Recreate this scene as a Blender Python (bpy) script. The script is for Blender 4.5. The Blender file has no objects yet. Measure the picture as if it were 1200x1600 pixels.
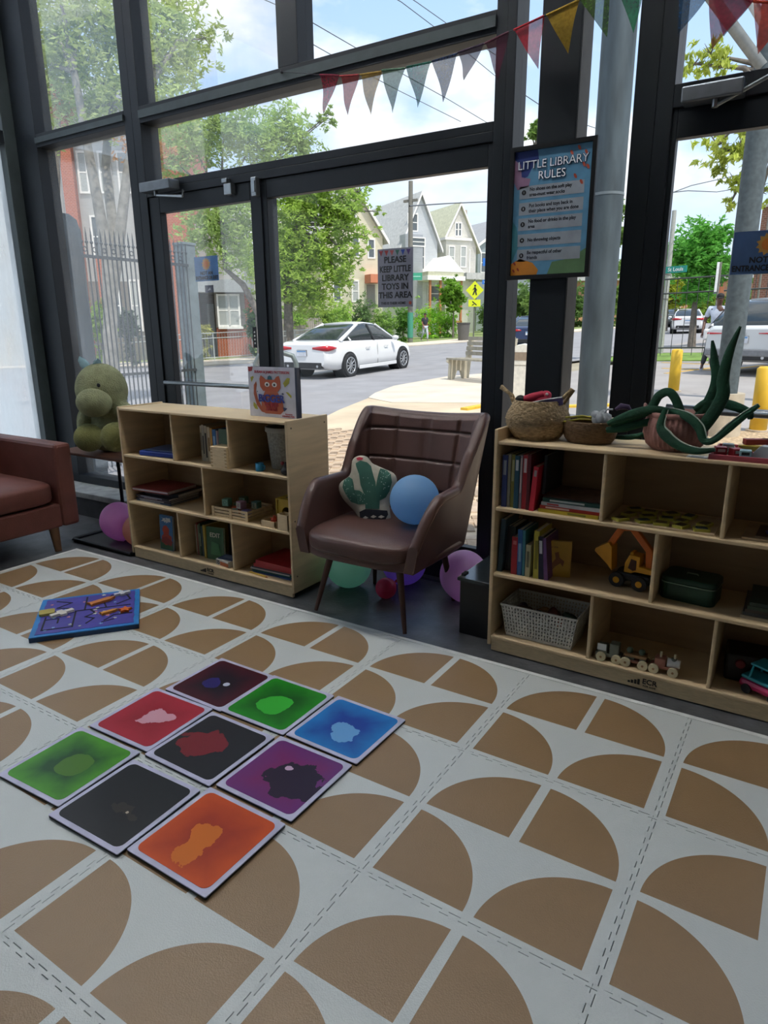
import bpy, bmesh, math, random
from mathutils import Matrix, Vector
random.seed(7)
SC = bpy.context.scene
COL = SC.collection
PI = math.pi
def hexc(h):
    h = h.lstrip('#'); o = []
    for i in (0, 2, 4):
        c = int(h[i:i+2], 16)/255
        o.append(c/12.92 if c <= .04045 else ((c+.055)/1.055)**2.4)
    return (*o, 1)
# ---------------------------------------------------------------- camera
CAM = Vector((.8466, -1.7868, 1.3763)); FOC = 1051.5
RX = Vector((.84292, .53799, -.00688)); RD = Vector((.13627, -.22585, -.96458)); RF = Vector((-.52049, .81213, -.26369))
cd = bpy.data.cameras.new('camera'); cam = bpy.data.objects.new('camera', cd); COL.objects.link(cam)
cd.sensor_fit = 'VERTICAL'; cd.sensor_height = 36; cd.lens = 36*FOC/1600; cd.clip_end = 500; cd.clip_start = .05
R3 = Matrix((RX, -RD, -RF)).transposed()
cam.matrix_world = Matrix.Translation(CAM) @ R3.to_4x4()
SC.camera = cam
# ---------------------------------------------------------------- view and light
SC.view_settings.view_transform = 'Standard'; SC.view_settings.look = 'None'
SC.view_settings.gamma = 1; SC.view_settings.use_curve_mapping = False; SC.view_settings.exposure = 0.75
SKY_STRENGTH = .9; SUN_STRENGTH = 2.5; FILL_LAMP_W = 3.5
w = bpy.data.worlds.new('sky'); SC.world = w; w.use_nodes = True
nt = w.node_tree; nt.nodes.clear(); N = nt.nodes.new; L = nt.links.new
out = N('ShaderNodeOutputWorld'); bg = N('ShaderNodeBackground'); L(bg.outputs[0], out.inputs[0]); bg.inputs[1].default_value = SKY_STRENGTH
tc = N('ShaderNodeTexCoord'); sep = N('ShaderNodeSeparateXYZ'); L(tc.outputs['Generated'], sep.inputs[0])
gr = N('ShaderNodeValToRGB'); L(sep.outputs[2], gr.inputs[0])
gr.color_ramp.elements[0].position = 0; gr.color_ramp.elements[0].color = hexc('d4e0ee')
gr.color_ramp.elements[1].position = .6; gr.color_ramp.elements[1].color = hexc('7fa9dc')
e = gr.color_ramp.elements.new(.22); e.color = hexc('b4cfee')
mp = N('ShaderNodeMapping'); L(tc.outputs['Generated'], mp.inputs[0]); mp.inputs['Scale'].default_value = (1, 1, 2.2); mp.inputs['Location'].default_value = (.35, .1, .15)
n1 = N('ShaderNodeTexNoise'); L(mp.outputs[0], n1.inputs[0]); n1.inputs['Scale'].default_value = 2.6; n1.inputs['Detail'].default_value = 7; n1.inputs['Roughness'].default_value = .55
cr = N('ShaderNodeValToRGB'); L(n1.outputs[0], cr.inputs[0]); cr.color_ramp.elements[0].position = .44; cr.color_ramp.elements[1].position = .56
n2 = N('ShaderNodeTexNoise'); L(mp.outputs[0], n2.inputs[0]); n2.inputs['Scale'].default_value = 5; n2.inputs['Detail'].default_value = 4
cc = N('ShaderNodeValToRGB'); L(n2.outputs[0], cc.inputs[0]); cc.color_ramp.elements[0].position = .35; cc.color_ramp.elements[0].color = hexc('c9d3de'); cc.color_ramp.elements[1].position = .6; cc.color_ramp.elements[1].color = hexc('f6f9fc')
mx = N('ShaderNodeMixRGB'); L(cr.outputs[0], mx.inputs[0]); L(gr.outputs[0], mx.inputs[1]); L(cc.outputs[0], mx.inputs[2]); L(mx.outputs[0], bg.inputs[0])
sl = bpy.data.lights.new('sun', 'SUN'); sun = bpy.data.objects.new('sun', sl); COL.objects.link(sun)
sl.energy = SUN_STRENGTH; sl.angle = .01; sl.color = (1, .95, .86)
sun.rotation_euler = Vector((.50, -.25, 1.0)).to_track_quat('Z', 'Y').to_euler()   # high, behind the building
def area(loc, size, power, rot=(0, 0, 0), col=(1, 1, 1), sy=None):
    l = bpy.data.lights.new('added_fill_light', 'AREA'); o = bpy.data.objects.new('added_fill_light', l); COL.objects.link(o)
    l.energy = power; l.size = size; l.color = col; o.location = loc; o.rotation_euler = rot
    if sy: l.shape = 'RECTANGLE'; l.size_y = sy
    return o
FILL_LAMPS = [(-3.3, .35), (-1.6, .35), (.1, .35)]  # unseen fill lamps, added to brighten the room
for x_, y_ in FILL_LAMPS: area((x_, y_, 4.12), 1.2, FILL_LAMP_W, col=(1, .98, .95), sy=.3)

# ---------------------------------------------------------------- helpers
MATS = {}
def mat(name, col, rough=.6, metal=0, noise=None, bump=None, spec=.5, emit=None, trans=0, coat=0, var=None):
    if name in MATS: return MATS[name]
    m = bpy.data.materials.new(name); m.use_nodes = True; t = m.node_tree; b = t.nodes['Principled BSDF']
    c = hexc(col); b.inputs['Base Color'].default_value = c; b.inputs['Roughness'].default_value = rough; b.inputs['Metallic'].default_value = metal
    b.inputs['Specular IOR Level'].default_value = spec; b.inputs['Coat Weight'].default_value = coat
    tc = t.nodes.new('ShaderNodeTexCoord')
    noise = noise or (18, .12, None)
    n = t.nodes.new('ShaderNodeTexNoise'); n.inputs['Scale'].default_value = noise[0]; n.inputs['Detail'].default_value = 5
    if len(noise) > 2 and noise[2]:
        mpn = t.nodes.new('ShaderNodeMapping'); mpn.inputs['Scale'].default_value = noise[2]; t.links.new(tc.outputs['Object'], mpn.inputs[0]); t.links.new(mpn.outputs[0], n.inputs[0])
    else: t.links.new(tc.outputs['Object'], n.inputs[0])
    r = t.nodes.new('ShaderNodeValToRGB'); t.links.new(n.outputs[0], r.inputs[0])
    k = noise[1]; r.color_ramp.elements[0].position = .3; r.color_ramp.elements[1].position = .7
    c2 = hexc(noise[3]) if len(noise) > 3 else None
    r.color_ramp.elements[0].color = tuple(x*(1-k) for x in c[:3])+(1,)
    r.color_ramp.elements[1].color = c2 if c2 else tuple(min(1, x*(1+k)) for x in c[:3])+(1,)
    t.links.new(r.outputs[0], b.inputs['Base Color'])
    if bump:
        bn = t.nodes.new('ShaderNodeTexNoise'); bn.inputs['Scale'].default_value = bump[0]; bn.inputs['Detail'].default_value = 3; t.links.new(tc.outputs['Object'], bn.inputs[0])
        bb = t.nodes.new('ShaderNodeBump'); bb.inputs['Strength'].default_value = bump[1]; bb.inputs['Distance'].default_value = .01; t.links.new(bn.outputs[0], bb.inputs['Height']); t.links.new(bb.outputs[0], b.inputs['Normal'])
    if trans:
        tr = t.nodes.new('ShaderNodeBsdfTranslucent'); t.links.new(r.outputs[0], tr.inputs[0]); ms = t.nodes.new('ShaderNodeMixShader'); ms.inputs[0].default_value = trans
        t.links.new(b.outputs[0], ms.inputs[1]); t.links.new(tr.outputs[0], ms.inputs[2]); t.links.new(ms.outputs[0], t.nodes['Material Output'].inputs[0])
    if emit: b.inputs['Emission Color'].default_value = hexc(emit[0]); b.inputs['Emission Strength'].default_value = emit[1]
    MATS[name] = m; return m
def glass(name, dirt=0.0, tint='ffffff'):
    if name in MATS: return MATS[name]
    m = bpy.data.materials.new(name); m.use_nodes = True; t = m.node_tree; t.nodes.clear(); N = t.nodes.new; L = t.links.new
    o = N('ShaderNodeOutputMaterial'); tr = N('ShaderNodeBsdfTransparent'); tr.inputs[0].default_value = hexc(tint); gl = N('ShaderNodeBsdfGlossy'); gl.inputs['Roughness'].default_value = .02
    fr = N('ShaderNodeFresnel'); fr.inputs[0].default_value = 1.45; mul = N('ShaderNodeMath'); mul.operation = 'MULTIPLY'; mul.inputs[1].default_value = .2; L(fr.outputs[0], mul.inputs[0])
    m1 = N('ShaderNodeMixShader'); L(mul.outputs[0], m1.inputs[0]); L(tr.outputs[0], m1.inputs[1]); L(gl.outputs[0], m1.inputs[2])
    if dirt:
        tc = N('ShaderNodeTexCoord'); mp = N('ShaderNodeMapping'); mp.inputs['Scale'].default_value = (3, 3, .8); L(tc.outputs['Object'], mp.inputs[0])
        n = N('ShaderNodeTexNoise'); n.inputs['Scale'].default_value = 2.0; n.inputs['Detail'].default_value = 8; L(mp.outputs[0], n.inputs[0])
        r = N('ShaderNodeMapRange'); r.inputs['From Min'].default_value = .3; r.inputs['From Max'].default_value = .75; r.inputs['To Min'].default_value = dirt*.35; r.inputs['To Max'].default_value = dirt*1.5; L(n.outputs[0], r.inputs[0])
        df = N('ShaderNodeBsdfTranslucent'); df.inputs[0].default_value = (.85, .88, .88, 1); m2 = N('ShaderNodeMixShader'); L(r.outputs[0], m2.inputs[0]); L(m1.outputs[0], m2.inputs[1]); L(df.outputs[0], m2.inputs[2]); L(m2.outputs[0], o.inputs[0])
    else: L(m1.outputs[0], o.inputs[0])
    MATS[name] = m; return m

def sheer(name, col, see=.2):
    m = mat(name, col, .9, 0, (90, .2), None, .1, trans=.45); t = m.node_tree; o = t.nodes['Material Output']; src = o.inputs[0].links[0].from_socket
    tr = t.nodes.new('ShaderNodeBsdfTransparent'); ms = t.nodes.new('ShaderNodeMixShader'); ms.inputs[0].default_value = see; t.links.new(src, ms.inputs[1]); t.links.new(tr.outputs[0], ms.inputs[2]); t.links.new(ms.outputs[0], o.inputs[0]); return m
class MB:
    def __init__(s, M=None): s.v = []; s.f = []; s.sm = []; s.M = M
    def add(s, vs, fs, smooth=False):
        k = len(s.v)
        s.v += [tuple(s.M @ Vector(p)) if s.M else tuple(p) for p in vs]
        s.f += [tuple(i+k for i in f) for f in fs]; s.sm += [smooth]*len(fs); return s
    def bx(s, x0, x1, y0, y1, z0, z1):
        return s.add([(x0,y0,z0),(x1,y0,z0),(x1,y1,z0),(x0,y1,z0),(x0,y0,z1),(x1,y0,z1),(x1,y1,z1),(x0,y1,z1)],
                     [(0,3,2,1),(4,5,6,7),(0,1,5,4),(1,2,6,5),(2,3,7,6),(3,0,4,7)])
    def box(s, c, sz, rot=None):
        r = Matrix.Rotation(rot, 3, 'Z') if isinstance(rot, (int, float)) else (rot or Matrix.Identity(3))
        a, b, d = [q/2 for q in sz]; vs = []
        for p in ((-a,-b,-d),(a,-b,-d),(a,b,-d),(-a,b,-d),(-a,-b,d),(a,-b,d),(a,b,d),(-a,b,d)): vs.append(Vector(c)+r @ Vector(p))
        return s.add(vs, [(0,3,2,1),(4,5,6,7),(0,1,5,4),(1,2,6,5),(2,3,7,6),(3,0,4,7)])
    def cyl(s, p0, p1, r0, r1=None, n=16, smooth=True): return s.tube([p0, p1], [r0, r0 if r1 is None else r1], n)
    def tube(s, pts, r, n=10, cap=True, flat=1.0):
        pts = [Vector(p) for p in pts]; m = len(pts)
        if not isinstance(r, (list, tuple)): r = [r]*m
        vs = []; ref = None
        for i, p in enumerate(pts):
            d = (pts[min(i+1, m-1)]-pts[max(i-1, 0)]).normalized()
            if ref is None: ref = Vector((0,0,1)) if abs(d.z) < .9 else Vector((1,0,0))
            a = (ref-d*ref.dot(d)).normalized(); b = d.cross(a); ref = a
            for k in range(n):
                t = 2*PI*k/n; vs.append(p+a*math.cos(t)*r[i]*flat+b*math.sin(t)*r[i])
        fs = [(i*n+k, i*n+(k+1) % n, (i+1)*n+(k+1) % n, (i+1)*n+k) for i in range(m-1) for k in range(n)]
        s.add(vs, fs, True)
        if cap: s.add(vs[:n], [tuple(reversed(range(n)))]); s.add(vs[-n:], [tuple(range(n))])
        return s
    def lathe(s, prof, c=(0,0,0), n=32, sx=1, sy=1, wob=None):
        vs = []; m = len(prof)
        for i, (r, z) in enumerate(prof):
            for k in range(n):
                t = 2*PI*k/n; q = r*(wob(k, n, i) if wob else 1)
                vs.append((c[0]+q*math.cos(t)*sx, c[1]+q*math.sin(t)*sy, c[2]+z))
        return s.add(vs, [(i*n+k, i*n+(k+1) % n, (i+1)*n+(k+1) % n, (i+1)*n+k) for i in range(m-1) for k in range(n)], True)
    def ell(s, c, r, n=20, m=12, rot=None):
        if isinstance(r, (int, float)): r = (r, r, r)
        rot = rot or Matrix.Identity(3); vs = []; c = Vector(c)
        for i in range(m+1):
            ph = PI*i/m
            for k in range(n):
                t = 2*PI*k/n; vs.append(c+rot @ Vector((r[0]*math.sin(ph)*math.cos(t), r[1]*math.sin(ph)*math.sin(t), r[2]*math.cos(ph))))
        return s.add(vs, [(i*n+k, (i+1)*n+k, (i+1)*n+(k+1) % n, i*n+(k+1) % n) for i in range(m) for k in range(n)], True)
    def prism(s, poly, z0, z1, M=None):
        n = len(poly); vs = [Vector((x, y, z0)) for x, y in poly]+[Vector((x, y, z1)) for x, y in poly]
        if M: vs = [M @ v for v in vs]
        ar = sum(poly[i][0]*poly[(i+1) % n][1]-poly[(i+1) % n][0]*poly[i][1] for i in range(n))
        fs = [tuple(reversed(range(n))), tuple(range(n, 2*n))]+[(i, (i+1) % n, n+(i+1) % n, n+i) for i in range(n)]
        if ar < 0: fs = [tuple(reversed(f)) for f in fs]
        return s.add(vs, fs)
    def loft(s, rings, smooth=True, cap=True):
        n = len(rings[0]); vs = [p for r in rings for p in r]; m = len(rings)
        s.add(vs, [(i*n+k, i*n+(k+1) % n, (i+1)*n+(k+1) % n, (i+1)*n+k) for i in range(m-1) for k in range(n)], smooth)
        if cap: s.add(rings[0], [tuple(reversed(range(n)))]); s.add(rings[-1], [tuple(range(n))])
        return s
    def quad(s, a, b, c, d): return s.add([a, b, c, d], [(0, 1, 2, 3)])
    def build(s, name, m, parent=None, world=False, bevel=0, sub=0, remesh=0, label=None, fix=False, mods=None):
        me = bpy.data.meshes.new(name); me.from_pydata(s.v, [], s.f)
        if me.polygons: me.polygons.foreach_set('use_smooth', s.sm)
        if fix:
            bm = bmesh.new(); bm.from_mesh(me); bmesh.ops.remove_doubles(bm, verts=bm.verts, dist=1e-5); bmesh.ops.recalc_face_normals(bm, faces=bm.faces); bm.to_mesh(me); bm.free()
        me.update(); o = bpy.data.objects.new(name, me); COL.objects.link(o)
        me.materials.append(m)
        if parent:
            o.parent = parent
            if world: o.matrix_parent_inverse = wm(parent).inverted()
        if bevel: b = o.modifiers.new('b', 'BEVEL'); b.width = bevel; b.segments = 2; b.limit_method = 'ANGLE'; b.angle_limit = .7
        if remesh:
            b = o.modifiers.new('r', 'REMESH'); b.mode = 'VOXEL'; b.voxel_size = remesh; b.use_smooth_shade = True
            b = o.modifiers.new('s', 'SMOOTH'); b.iterations = 6
        if sub: b = o.modifiers.new('u', 'SUBSURF'); b.levels = sub; b.render_levels = sub
        if label: o['label'] = label
        return o
def wm(o):
    m = Matrix.Translation(o.location) @ o.rotation_euler.to_matrix().to_4x4() @ Matrix.Diagonal((*o.scale, 1))
    return (wm(o.parent) @ o.matrix_parent_inverse @ m) if o.parent else m
def tag(o, label, cat, group=None, kind=None):
    o['label'] = label; o['category'] = cat
    if group: o['group'] = group
    if kind: o['kind'] = kind
    return o
def thing(name, label, cat, loc=(0,0,0), rz=0, group=None):
    o = bpy.data.objects.new(name, None); COL.objects.link(o); o.empty_display_size = .05
    o.location = loc; o.rotation_euler = (0, 0, rz); return tag(o, label, cat, group)
def struct(name, loc=(0,0,0)):
    o = bpy.data.objects.new(name, None); COL.objects.link(o); o.location = loc; o['kind'] = 'structure'; return o
def sbuild(mb, name, m, **k):
    o = mb.build(name, m, **k); o['kind'] = 'structure'; return o
def children(o): return [c for c in bpy.data.objects if c.parent == o]
def dup(o, parent=None, kids=None):
    kids = kids if kids is not None else KID(o)
    c = o.copy(); COL.objects.link(c)
    if parent: c.parent = parent
    for ch, kk in kids: dup(ch, c, kk)
    return c
def KID(o): return [(c, KID(c)) for c in children(o)]
FONT = None
def text(s, size, loc, m, parent, name='lettering', world=False, rot=(PI/2, 0, 0), bold=0, align='CENTER', depth=.0008, sx=1.0, shear=0, sp=1.0):
    c = bpy.data.curves.new('t', 'FONT'); c.body = s; c.size = size; c.align_x = align; c.align_y = 'CENTER'; c.extrude = depth; c.offset = bold; c.resolution_u = 3; c.shear = shear; c.space_character = sp
    o = bpy.data.objects.new('t', c); me = bpy.data.meshes.new_from_object(o); bpy.data.objects.remove(o); bpy.data.curves.remove(c)
    me.materials.clear(); me.materials.append(m); ob = bpy.data.objects.new(name, me); COL.objects.link(ob); ob.location = loc; ob.rotation_euler = rot; ob.scale = (sx, 1, 1)
    if parent:
        ob.parent = parent
        if world: ob.matrix_parent_inverse = wm(parent).inverted()
    return ob
# measured points: a viewing ray from the photograph's camera met with a plane or a distance
def ray(x, y): return (RX*((x-600)/FOC)+RD*((y-800)/FOC)+RF)
def atY(x, y, Y): d = ray(x, y); return CAM+d*((Y-CAM.y)/d.y)
def atZ(x, y, z=0): d = ray(x, y); return CAM+d*((z-CAM.z)/d.z)
GA, GB, GC = .021486, .027709, -.12934
def gz(x, y): return GA*x+GB*y+GC
def G(x, y, h=0):
    d = ray(x, y); t = (GA*CAM.x+GB*CAM.y+GC+h-CAM.z)/(d.z-GA*d.x-GB*d.y); return CAM+d*t
def D(x, y, dist): d = ray(x, y); return CAM+d*(dist/math.hypot(d.x, d.y))
def skin_obj(name, pts, edges, m, parent, sub=1, root=0):
    me = bpy.data.meshes.new(name); me.from_pydata([p[0] for p in pts], edges, []); me.update(); o = bpy.data.objects.new(name, me); COL.objects.link(o)
    me.materials.append(m); sk = o.modifiers.new('k', 'SKIN'); sk.use_smooth_shade = True
    for i, p in enumerate(pts):
        sv = me.skin_vertices[0].data[i]; r = p[1]; sv.radius = r if isinstance(r, tuple) else (r, r); sv.use_root = (i == root)
    s = o.modifiers.new('u', 'SUBSURF'); s.levels = sub; s.render_levels = sub
    o.parent = parent; return o

DARK = mat('dark_bronze_aluminium', '121920', .5, .15, (6, .1), spec=.4)
DARK2 = mat('grey_bead_lit_mullion', '3a4446', .5, .2)
RUBBER = mat('black_rubber', '101214', .7)
CLEAR = glass('clear_glass'); HAZY = glass('streaked_glass', .05); HAZY2 = glass('dusty_glass', .55)
STEEL = mat('brushed_steel', '9aa0a4', .3, .9)
WHITE = mat('white_paint', 'e9e9e6', .6)
BLACKP = mat('black_ink', '14151a', .6)
# ================================================================= room shell
F0 = mat('dark_floor_sheet', '56585b', .38, 0, (9, .35), (60, .15))
o = sbuild(MB().bx(-4.5, 3.2, -5.2, 1.5, -.06, 0), 'floor', F0)
CE = mat('ceiling_paint', '8c8c8a', .8); WA = mat('wall_paint', 'a09c95', .8)
sbuild(MB().bx(-4.6, 3.3, -5.3, 1.6, 4.2, 4.35), 'ceiling', CE)
sbuild(MB().bx(-4.6, 3.3, -5.35, -5.2, 0, 4.2), 'wall_back', WA)
sbuild(MB().bx(3.2, 3.35, -5.2, 1.6, 0, 4.2), 'wall_right', WA)
lamp = None
for k, (x_, y_) in enumerate(FILL_LAMPS):  # housings and glowing panels of the added fill lamps, out of view
    t = thing('added_fill_lamp', ('left end of the unseen row of added fill lamps above the glass front', 'added fill lamp out of view above the left glass door', 'added fill lamp out of view above the right birch shelf')[k], 'ceiling light', (x_, y_, 4.13), 0, 'added fill lamps out of view')
    MB().bx(-.62, .62, -.17, .17, .0, .07).build('housing', WHITE, t)
    MB().bx(-.6, .6, -.15, .15, .0, .0).build('glow_panel', mat('fill_lamp_glow', 'ffffff', .5, emit=('ffffff', 3)), t)
YF, YB = 1.38, 1.52
def frame(win, boxes, m=DARK, name='frame', y0=YF, y1=YB):
    for (x0, x1, z0, z1) in boxes: MB().bx(x0, x1, y0, y1, z0, z1).build(name, m, win, bevel=.003)
def pane(win, x0, x1, z0, z1, m=CLEAR, y=1.455): MB().bx(x0, x1, y, y+.006, z0, z1).build('pane', m, win)
# left fixed bay
w1 = struct('window_1')
frame(w1, [(-4.36, -4.115, 0, 4.2)], name='corner_post')
frame(w1, [(-3.137, -3.06, 0, 4.2)], name='mullion')
frame(w1, [(-4.115, -3.137, 2.64, 2.725)], name='transom_bar'); frame(w1, [(-4.115, -3.137, 0.19, .25)], name='sill_bar')
MB().bx(-4.115, -3.137, YF-.012, YF, 2.665, 2.70).build('glazing_bead', DARK2, w1)
pane(w1, -4.115, -3.137, 2.725, 4.2, HAZY); pane(w1, -4.115, -3.137, .25, 2.64, HAZY)
# door bay: lights above
w2 = struct('window_2')
frame(w2, [(-3.06, -2.985, 0, 4.2)], name='mullion')
frame(w2, [(-2.985, -.574, 2.63, 2.725)], name='transom_bar')
frame(w2, [(-2.985, -.574, 2.245, 2.285)], name='transom_bar')
frame(w2, [(-1.84, -1.70, 2.725, 4.2)], name='mullion')
MB().bx(-2.985, -.574, YF-.012, YF, 2.655, 2.70).build('glazing_bead', DARK2, w2)
pane(w2, -2.985, -1.84, 2.725, 4.2, HAZY); pane(w2, -1.70, -.52, 2.725, 4.2); pane(w2, -2.985, -.574, 2.285, 2.63, HAZY)
frame(w2, [(-.574, -.52, 0, 4.2)], name='mullion')
def door(nm, x0, x1, gx0, gx1, ztop, zglass_t, zglass_b, yo=.0):
    d = struct(nm)
    y0, y1 = YF+.01+yo, YF+.06+yo
    for (a, b, c, e, n_) in ((x0, gx0, .01, ztop, 'stile'), (gx1, x1, .01, ztop, 'stile'), (gx0, gx1, zglass_t, ztop, 'top_rail'), (gx0, gx1, .01, zglass_b, 'bottom_rail')):
        MB().bx(a, b, y0, y1, c, e).build(n_, DARK, d, bevel=.003)
    MB().bx(gx0, gx1, y0+.02, y0+.026, zglass_b, zglass_t).build('pane', CLEAR, d)
    return d
frame(w2, [(-2.985, -.574, 2.20, 2.245)], name='door_head')
d1 = door('door_1', -2.983, -2.06, -2.883, -2.10, 2.198, 2.10, .25)
d2 = door('door_2', -2.01, -.576, -1.972, -.60, 2.198, 2.10, .22)
MB().bx(-2.06, -2.01, YF, YB, .0, 2.2).build('door_post', DARK, w2)
MB().tube([(-2.915, 1.33, 1.03), (-2.915, 1.33, 1.03), (-2.13, 1.33, 1.03)], .014, 12).build('push_bar', STEEL, d1)
for x_ in (-2.915, -2.13): MB().cyl((x_, 1.33, 1.03), (x_, 1.40, 1.03), .012, .012, 10).build('bar_bracket', STEEL, d1)
MB().bx(-2.985, -.574, YF-.03, YB, 0, .014).build('threshold', mat('threshold_metal', '6d7274', .4, .7), w2)
# slit behind the column, column, right slit
w3 = struct('window_3')
frame(w3, [(-.52, -.478, 0, 4.2), (.045, .135, 0, 4.2)], name='mullion')
frame(w3, [(-.478, .045, 0, .25)], name='sill_bar')
pane(w3, -.478, .045, .25, 4.2)
column = struct('trim_1')
MB().bx(-.305, -.138, 1.225, 1.375, 0, 4.2).build('steel_column', DARK, column, bevel=.004)
MB().bx(-.1385, -.1365, 1.235, 1.37, 0, 4.2).build('column_side_face', mat('column_side_tone', '51504c', .6, .1), column)  # thin sheet giving the column's right side face its lighter tone
# right door bay
w4 = struct('window_4')
frame(w4, [(.135, .20, 0, 4.2)], name='mullion'); frame(w4, [(.20, 1.70, 2.215, 2.30)], name='transom_bar')
pane(w4, .20, 1.70, 2.30, 4.2)
frame(w4, [(1.70, 1.80, 0, 4.2), ], name='mullion')
sbuild(MB().bx(1.8, 3.3, 1.4, 1.55, 0, 4.2), 'wall_front', WA)  # unseen wall put in place of more glass to darken this side
d3 = door('door_3', .202, 1.698, .222, 1.60, 2.213, 2.105, .25)
MB().tube([(.30, 1.33, 1.035), (.3, 1.33, 1.035), (1.6, 1.33, 1.02)], .018, 12).build('push_bar', STEEL, d3)
for x_ in (.31, 1.58): MB().cyl((x_, 1.33, 1.03), (x_, 1.40, 1.03), .014, .014, 10).build('bar_bracket', STEEL, d3)
# ledge in front of the left bay
led = struct('trim_2')
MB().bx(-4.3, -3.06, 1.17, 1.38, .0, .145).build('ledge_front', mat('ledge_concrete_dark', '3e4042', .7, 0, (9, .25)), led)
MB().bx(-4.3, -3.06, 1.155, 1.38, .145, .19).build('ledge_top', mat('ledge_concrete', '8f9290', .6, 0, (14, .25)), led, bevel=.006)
# left glass wall beside the sofa
w5 = struct('window_5')
for y0, y1 in ((1.29, 1.38), (-.55, -.45), (-2.4, -2.3), (-4.2, -4.1)): MB().bx(-4.5, -4.36, y0, y1, 0, 4.2).build('mullion', DARK2, w5, bevel=.004)  # lighter grey paints in the light on these room-facing sides
MB().bx(-4.5, -4.36, 1.38, 1.52, 0, 4.2).build('corner_post', DARK, w5)
for a, b in ((-.45, 1.29), (-2.3, -.55), (-4.1, -2.4)):
    MB().bx(-4.5, -4.36, a, b, 2.68, 2.765).build('transom_bar', DARK, w5); MB().bx(-4.5, -4.36, a, b, 0, .2).build('sill_bar', DARK, w5)
    MB().bx(-4.436, -4.43, a, b, .2, 2.68).build('pane', HAZY2, w5); MB().bx(-4.436, -4.43, a, b, 2.765, 4.2).build('pane', HAZY, w5)
sbuild(MB().bx(-4.5, -4.36, -5.2, -4.2, 0, 4.2), 'wall_left', WA)
# door closers
def closer(x0, x1, z, lab, y=1.32, arm=None):
    t = thing('door_closer', lab, 'door closer', (x0, y, z))
    MB().bx(0, x1-x0, -.03, .055, -.028, .028).build('body', mat('closer_paint', '6f757b', .4, .6), t, bevel=.006)
    MB().cyl((.12, -.0, -.028), (.12, 0, -.055), .012, .012, 12).build('pinion', STEEL, t)
    MB().tube([(.12, 0, -.05), arm[0]], .008, 8).build('arm', STEEL, t); MB().tube([arm[0], arm[1]], .007, 8).build('arm', STEEL, t)
    return t
closer(-2.945, -2.665, 2.24, 'small grey hydraulic closer over the narrow left glass door', 1.32, ((.38, -.02, -.085), (.30, .06, -.03)))
closer(.245, .46, 2.232, 'dark box closer with steel arm over the right glass door', 1.315, ((.34, -.03, .03), (.36, .06, -.05)))
t = thing('door_latch_block', 'small silver magnetic catch block on the head of the left door', 'door hardware', (-2.24, 1.37, 2.17)); MB().bx(-.03, .03, -.02, .02, -.03, .03).build('block', STEEL, t, bevel=.004); MB().bx(-.045, .0, -.02, .018, .036, .06).build('plate', STEEL, t, bevel=.004)
t = thing('door_latch_block', 'narrow silver catch plate between the two door leaves', 'door hardware', (-2.03, 1.36, 2.16)); MB().bx(-.02, .02, -.015, .018, -.05, .05).build('block', STEEL, t, bevel=.004); MB().bx(-.012, .012, -.02, -.015, -.03, .03).build('plate', STEEL, t)

# ================================================================= foam play mat
T = .61; G_ = .0487; RR_ = (1-3*G_)/2
def foam_mat():
    m = bpy.data.materials.new('foam_print'); m.use_nodes = True; t = m.node_tree; b = t.nodes['Principled BSDF']; N = t.nodes.new; L = t.links.new
    def M(op, a, c=None, d=None):
        n = N('ShaderNodeMath'); n.operation = op
        for i, q in enumerate((a, c, d)):
            if q is None: continue
            if isinstance(q, (int, float)): n.inputs[i].default_value = q
            else: L(q, n.inputs[i])
        return n.outputs[0]
    tc = N('ShaderNodeTexCoord'); sp = N('ShaderNodeSeparateXYZ'); L(tc.outputs['Object'], sp.inputs[0])
    u = M('MULTIPLY', sp.outputs[0], 1/T); v = M('SUBTRACT', 1, M('MULTIPLY', sp.outputs[1], 1/T))
    col = M('GREATER_THAN', u, .5); row = M('GREATER_THAN', v, .5)
    s = M('DIVIDE', M('SUBTRACT', u, M('MULTIPLY_ADD', col, G_+RR_, G_)), RR_)
    q = M('DIVIDE', M('SUBTRACT', v, M('MULTIPLY_ADD', row, G_+RR_, G_)), RR_)
    par = M('ABSOLUTE', M('SUBTRACT', col, row))        # 0 -> centre bottom right, 1 -> bottom left
    s2 = M('ADD', M('MULTIPLY', par, s), M('MULTIPLY', M('SUBTRACT', 1, par), M('SUBTRACT', 1, s)))
    t2 = M('SUBTRACT', 1, q)
    d = M('SQRT', M('ADD', M('MULTIPLY', s2, s2), M('MULTIPLY', t2, t2)))
    ins = M('MULTIPLY', M('LESS_THAN', d, 1), M('MULTIPLY', M('GREATER_THAN', s2, 0), M('GREATER_THAN', t2, 0)))
    mk = M('MULTIPLY', M('MULTIPLY', ins, M('GREATER_THAN', u, 0)), M('LESS_THAN', v, 1))
    n = N('ShaderNodeTexNoise'); L(tc.outputs['Object'], n.inputs[0]); n.inputs['Scale'].default_value = 5; n.inputs['Detail'].default_value = 4
    mx = N('ShaderNodeMixRGB'); L(mk, mx.inputs[0]); mx.inputs[1].default_value = hexc('d6dcda'); mx.inputs[2].default_value = hexc('9c7f5c')
    m2 = N('ShaderNodeMixRGB'); m2.blend_type = 'MULTIPLY'; m2.inputs[0].default_value = .12; L(mx.outputs[0], m2.inputs[1]); L(n.outputs[0], m2.inputs[2]); L(m2.outputs[0], b.inputs['Base Color'])
    b.inputs['Roughness'].default_value = .36
    vo = N('ShaderNodeTexVoronoi'); vo.inputs['Scale'].default_value = 260; L(tc.outputs['Object'], vo.inputs[0])
    bb = N('ShaderNodeBump'); bb.inputs['Strength'].default_value = .25; bb.inputs['Distance'].default_value = .002; L(vo.outputs[0], bb.inputs['Height']); L(bb.outputs[0], b.inputs['Normal'])
    return m
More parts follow.
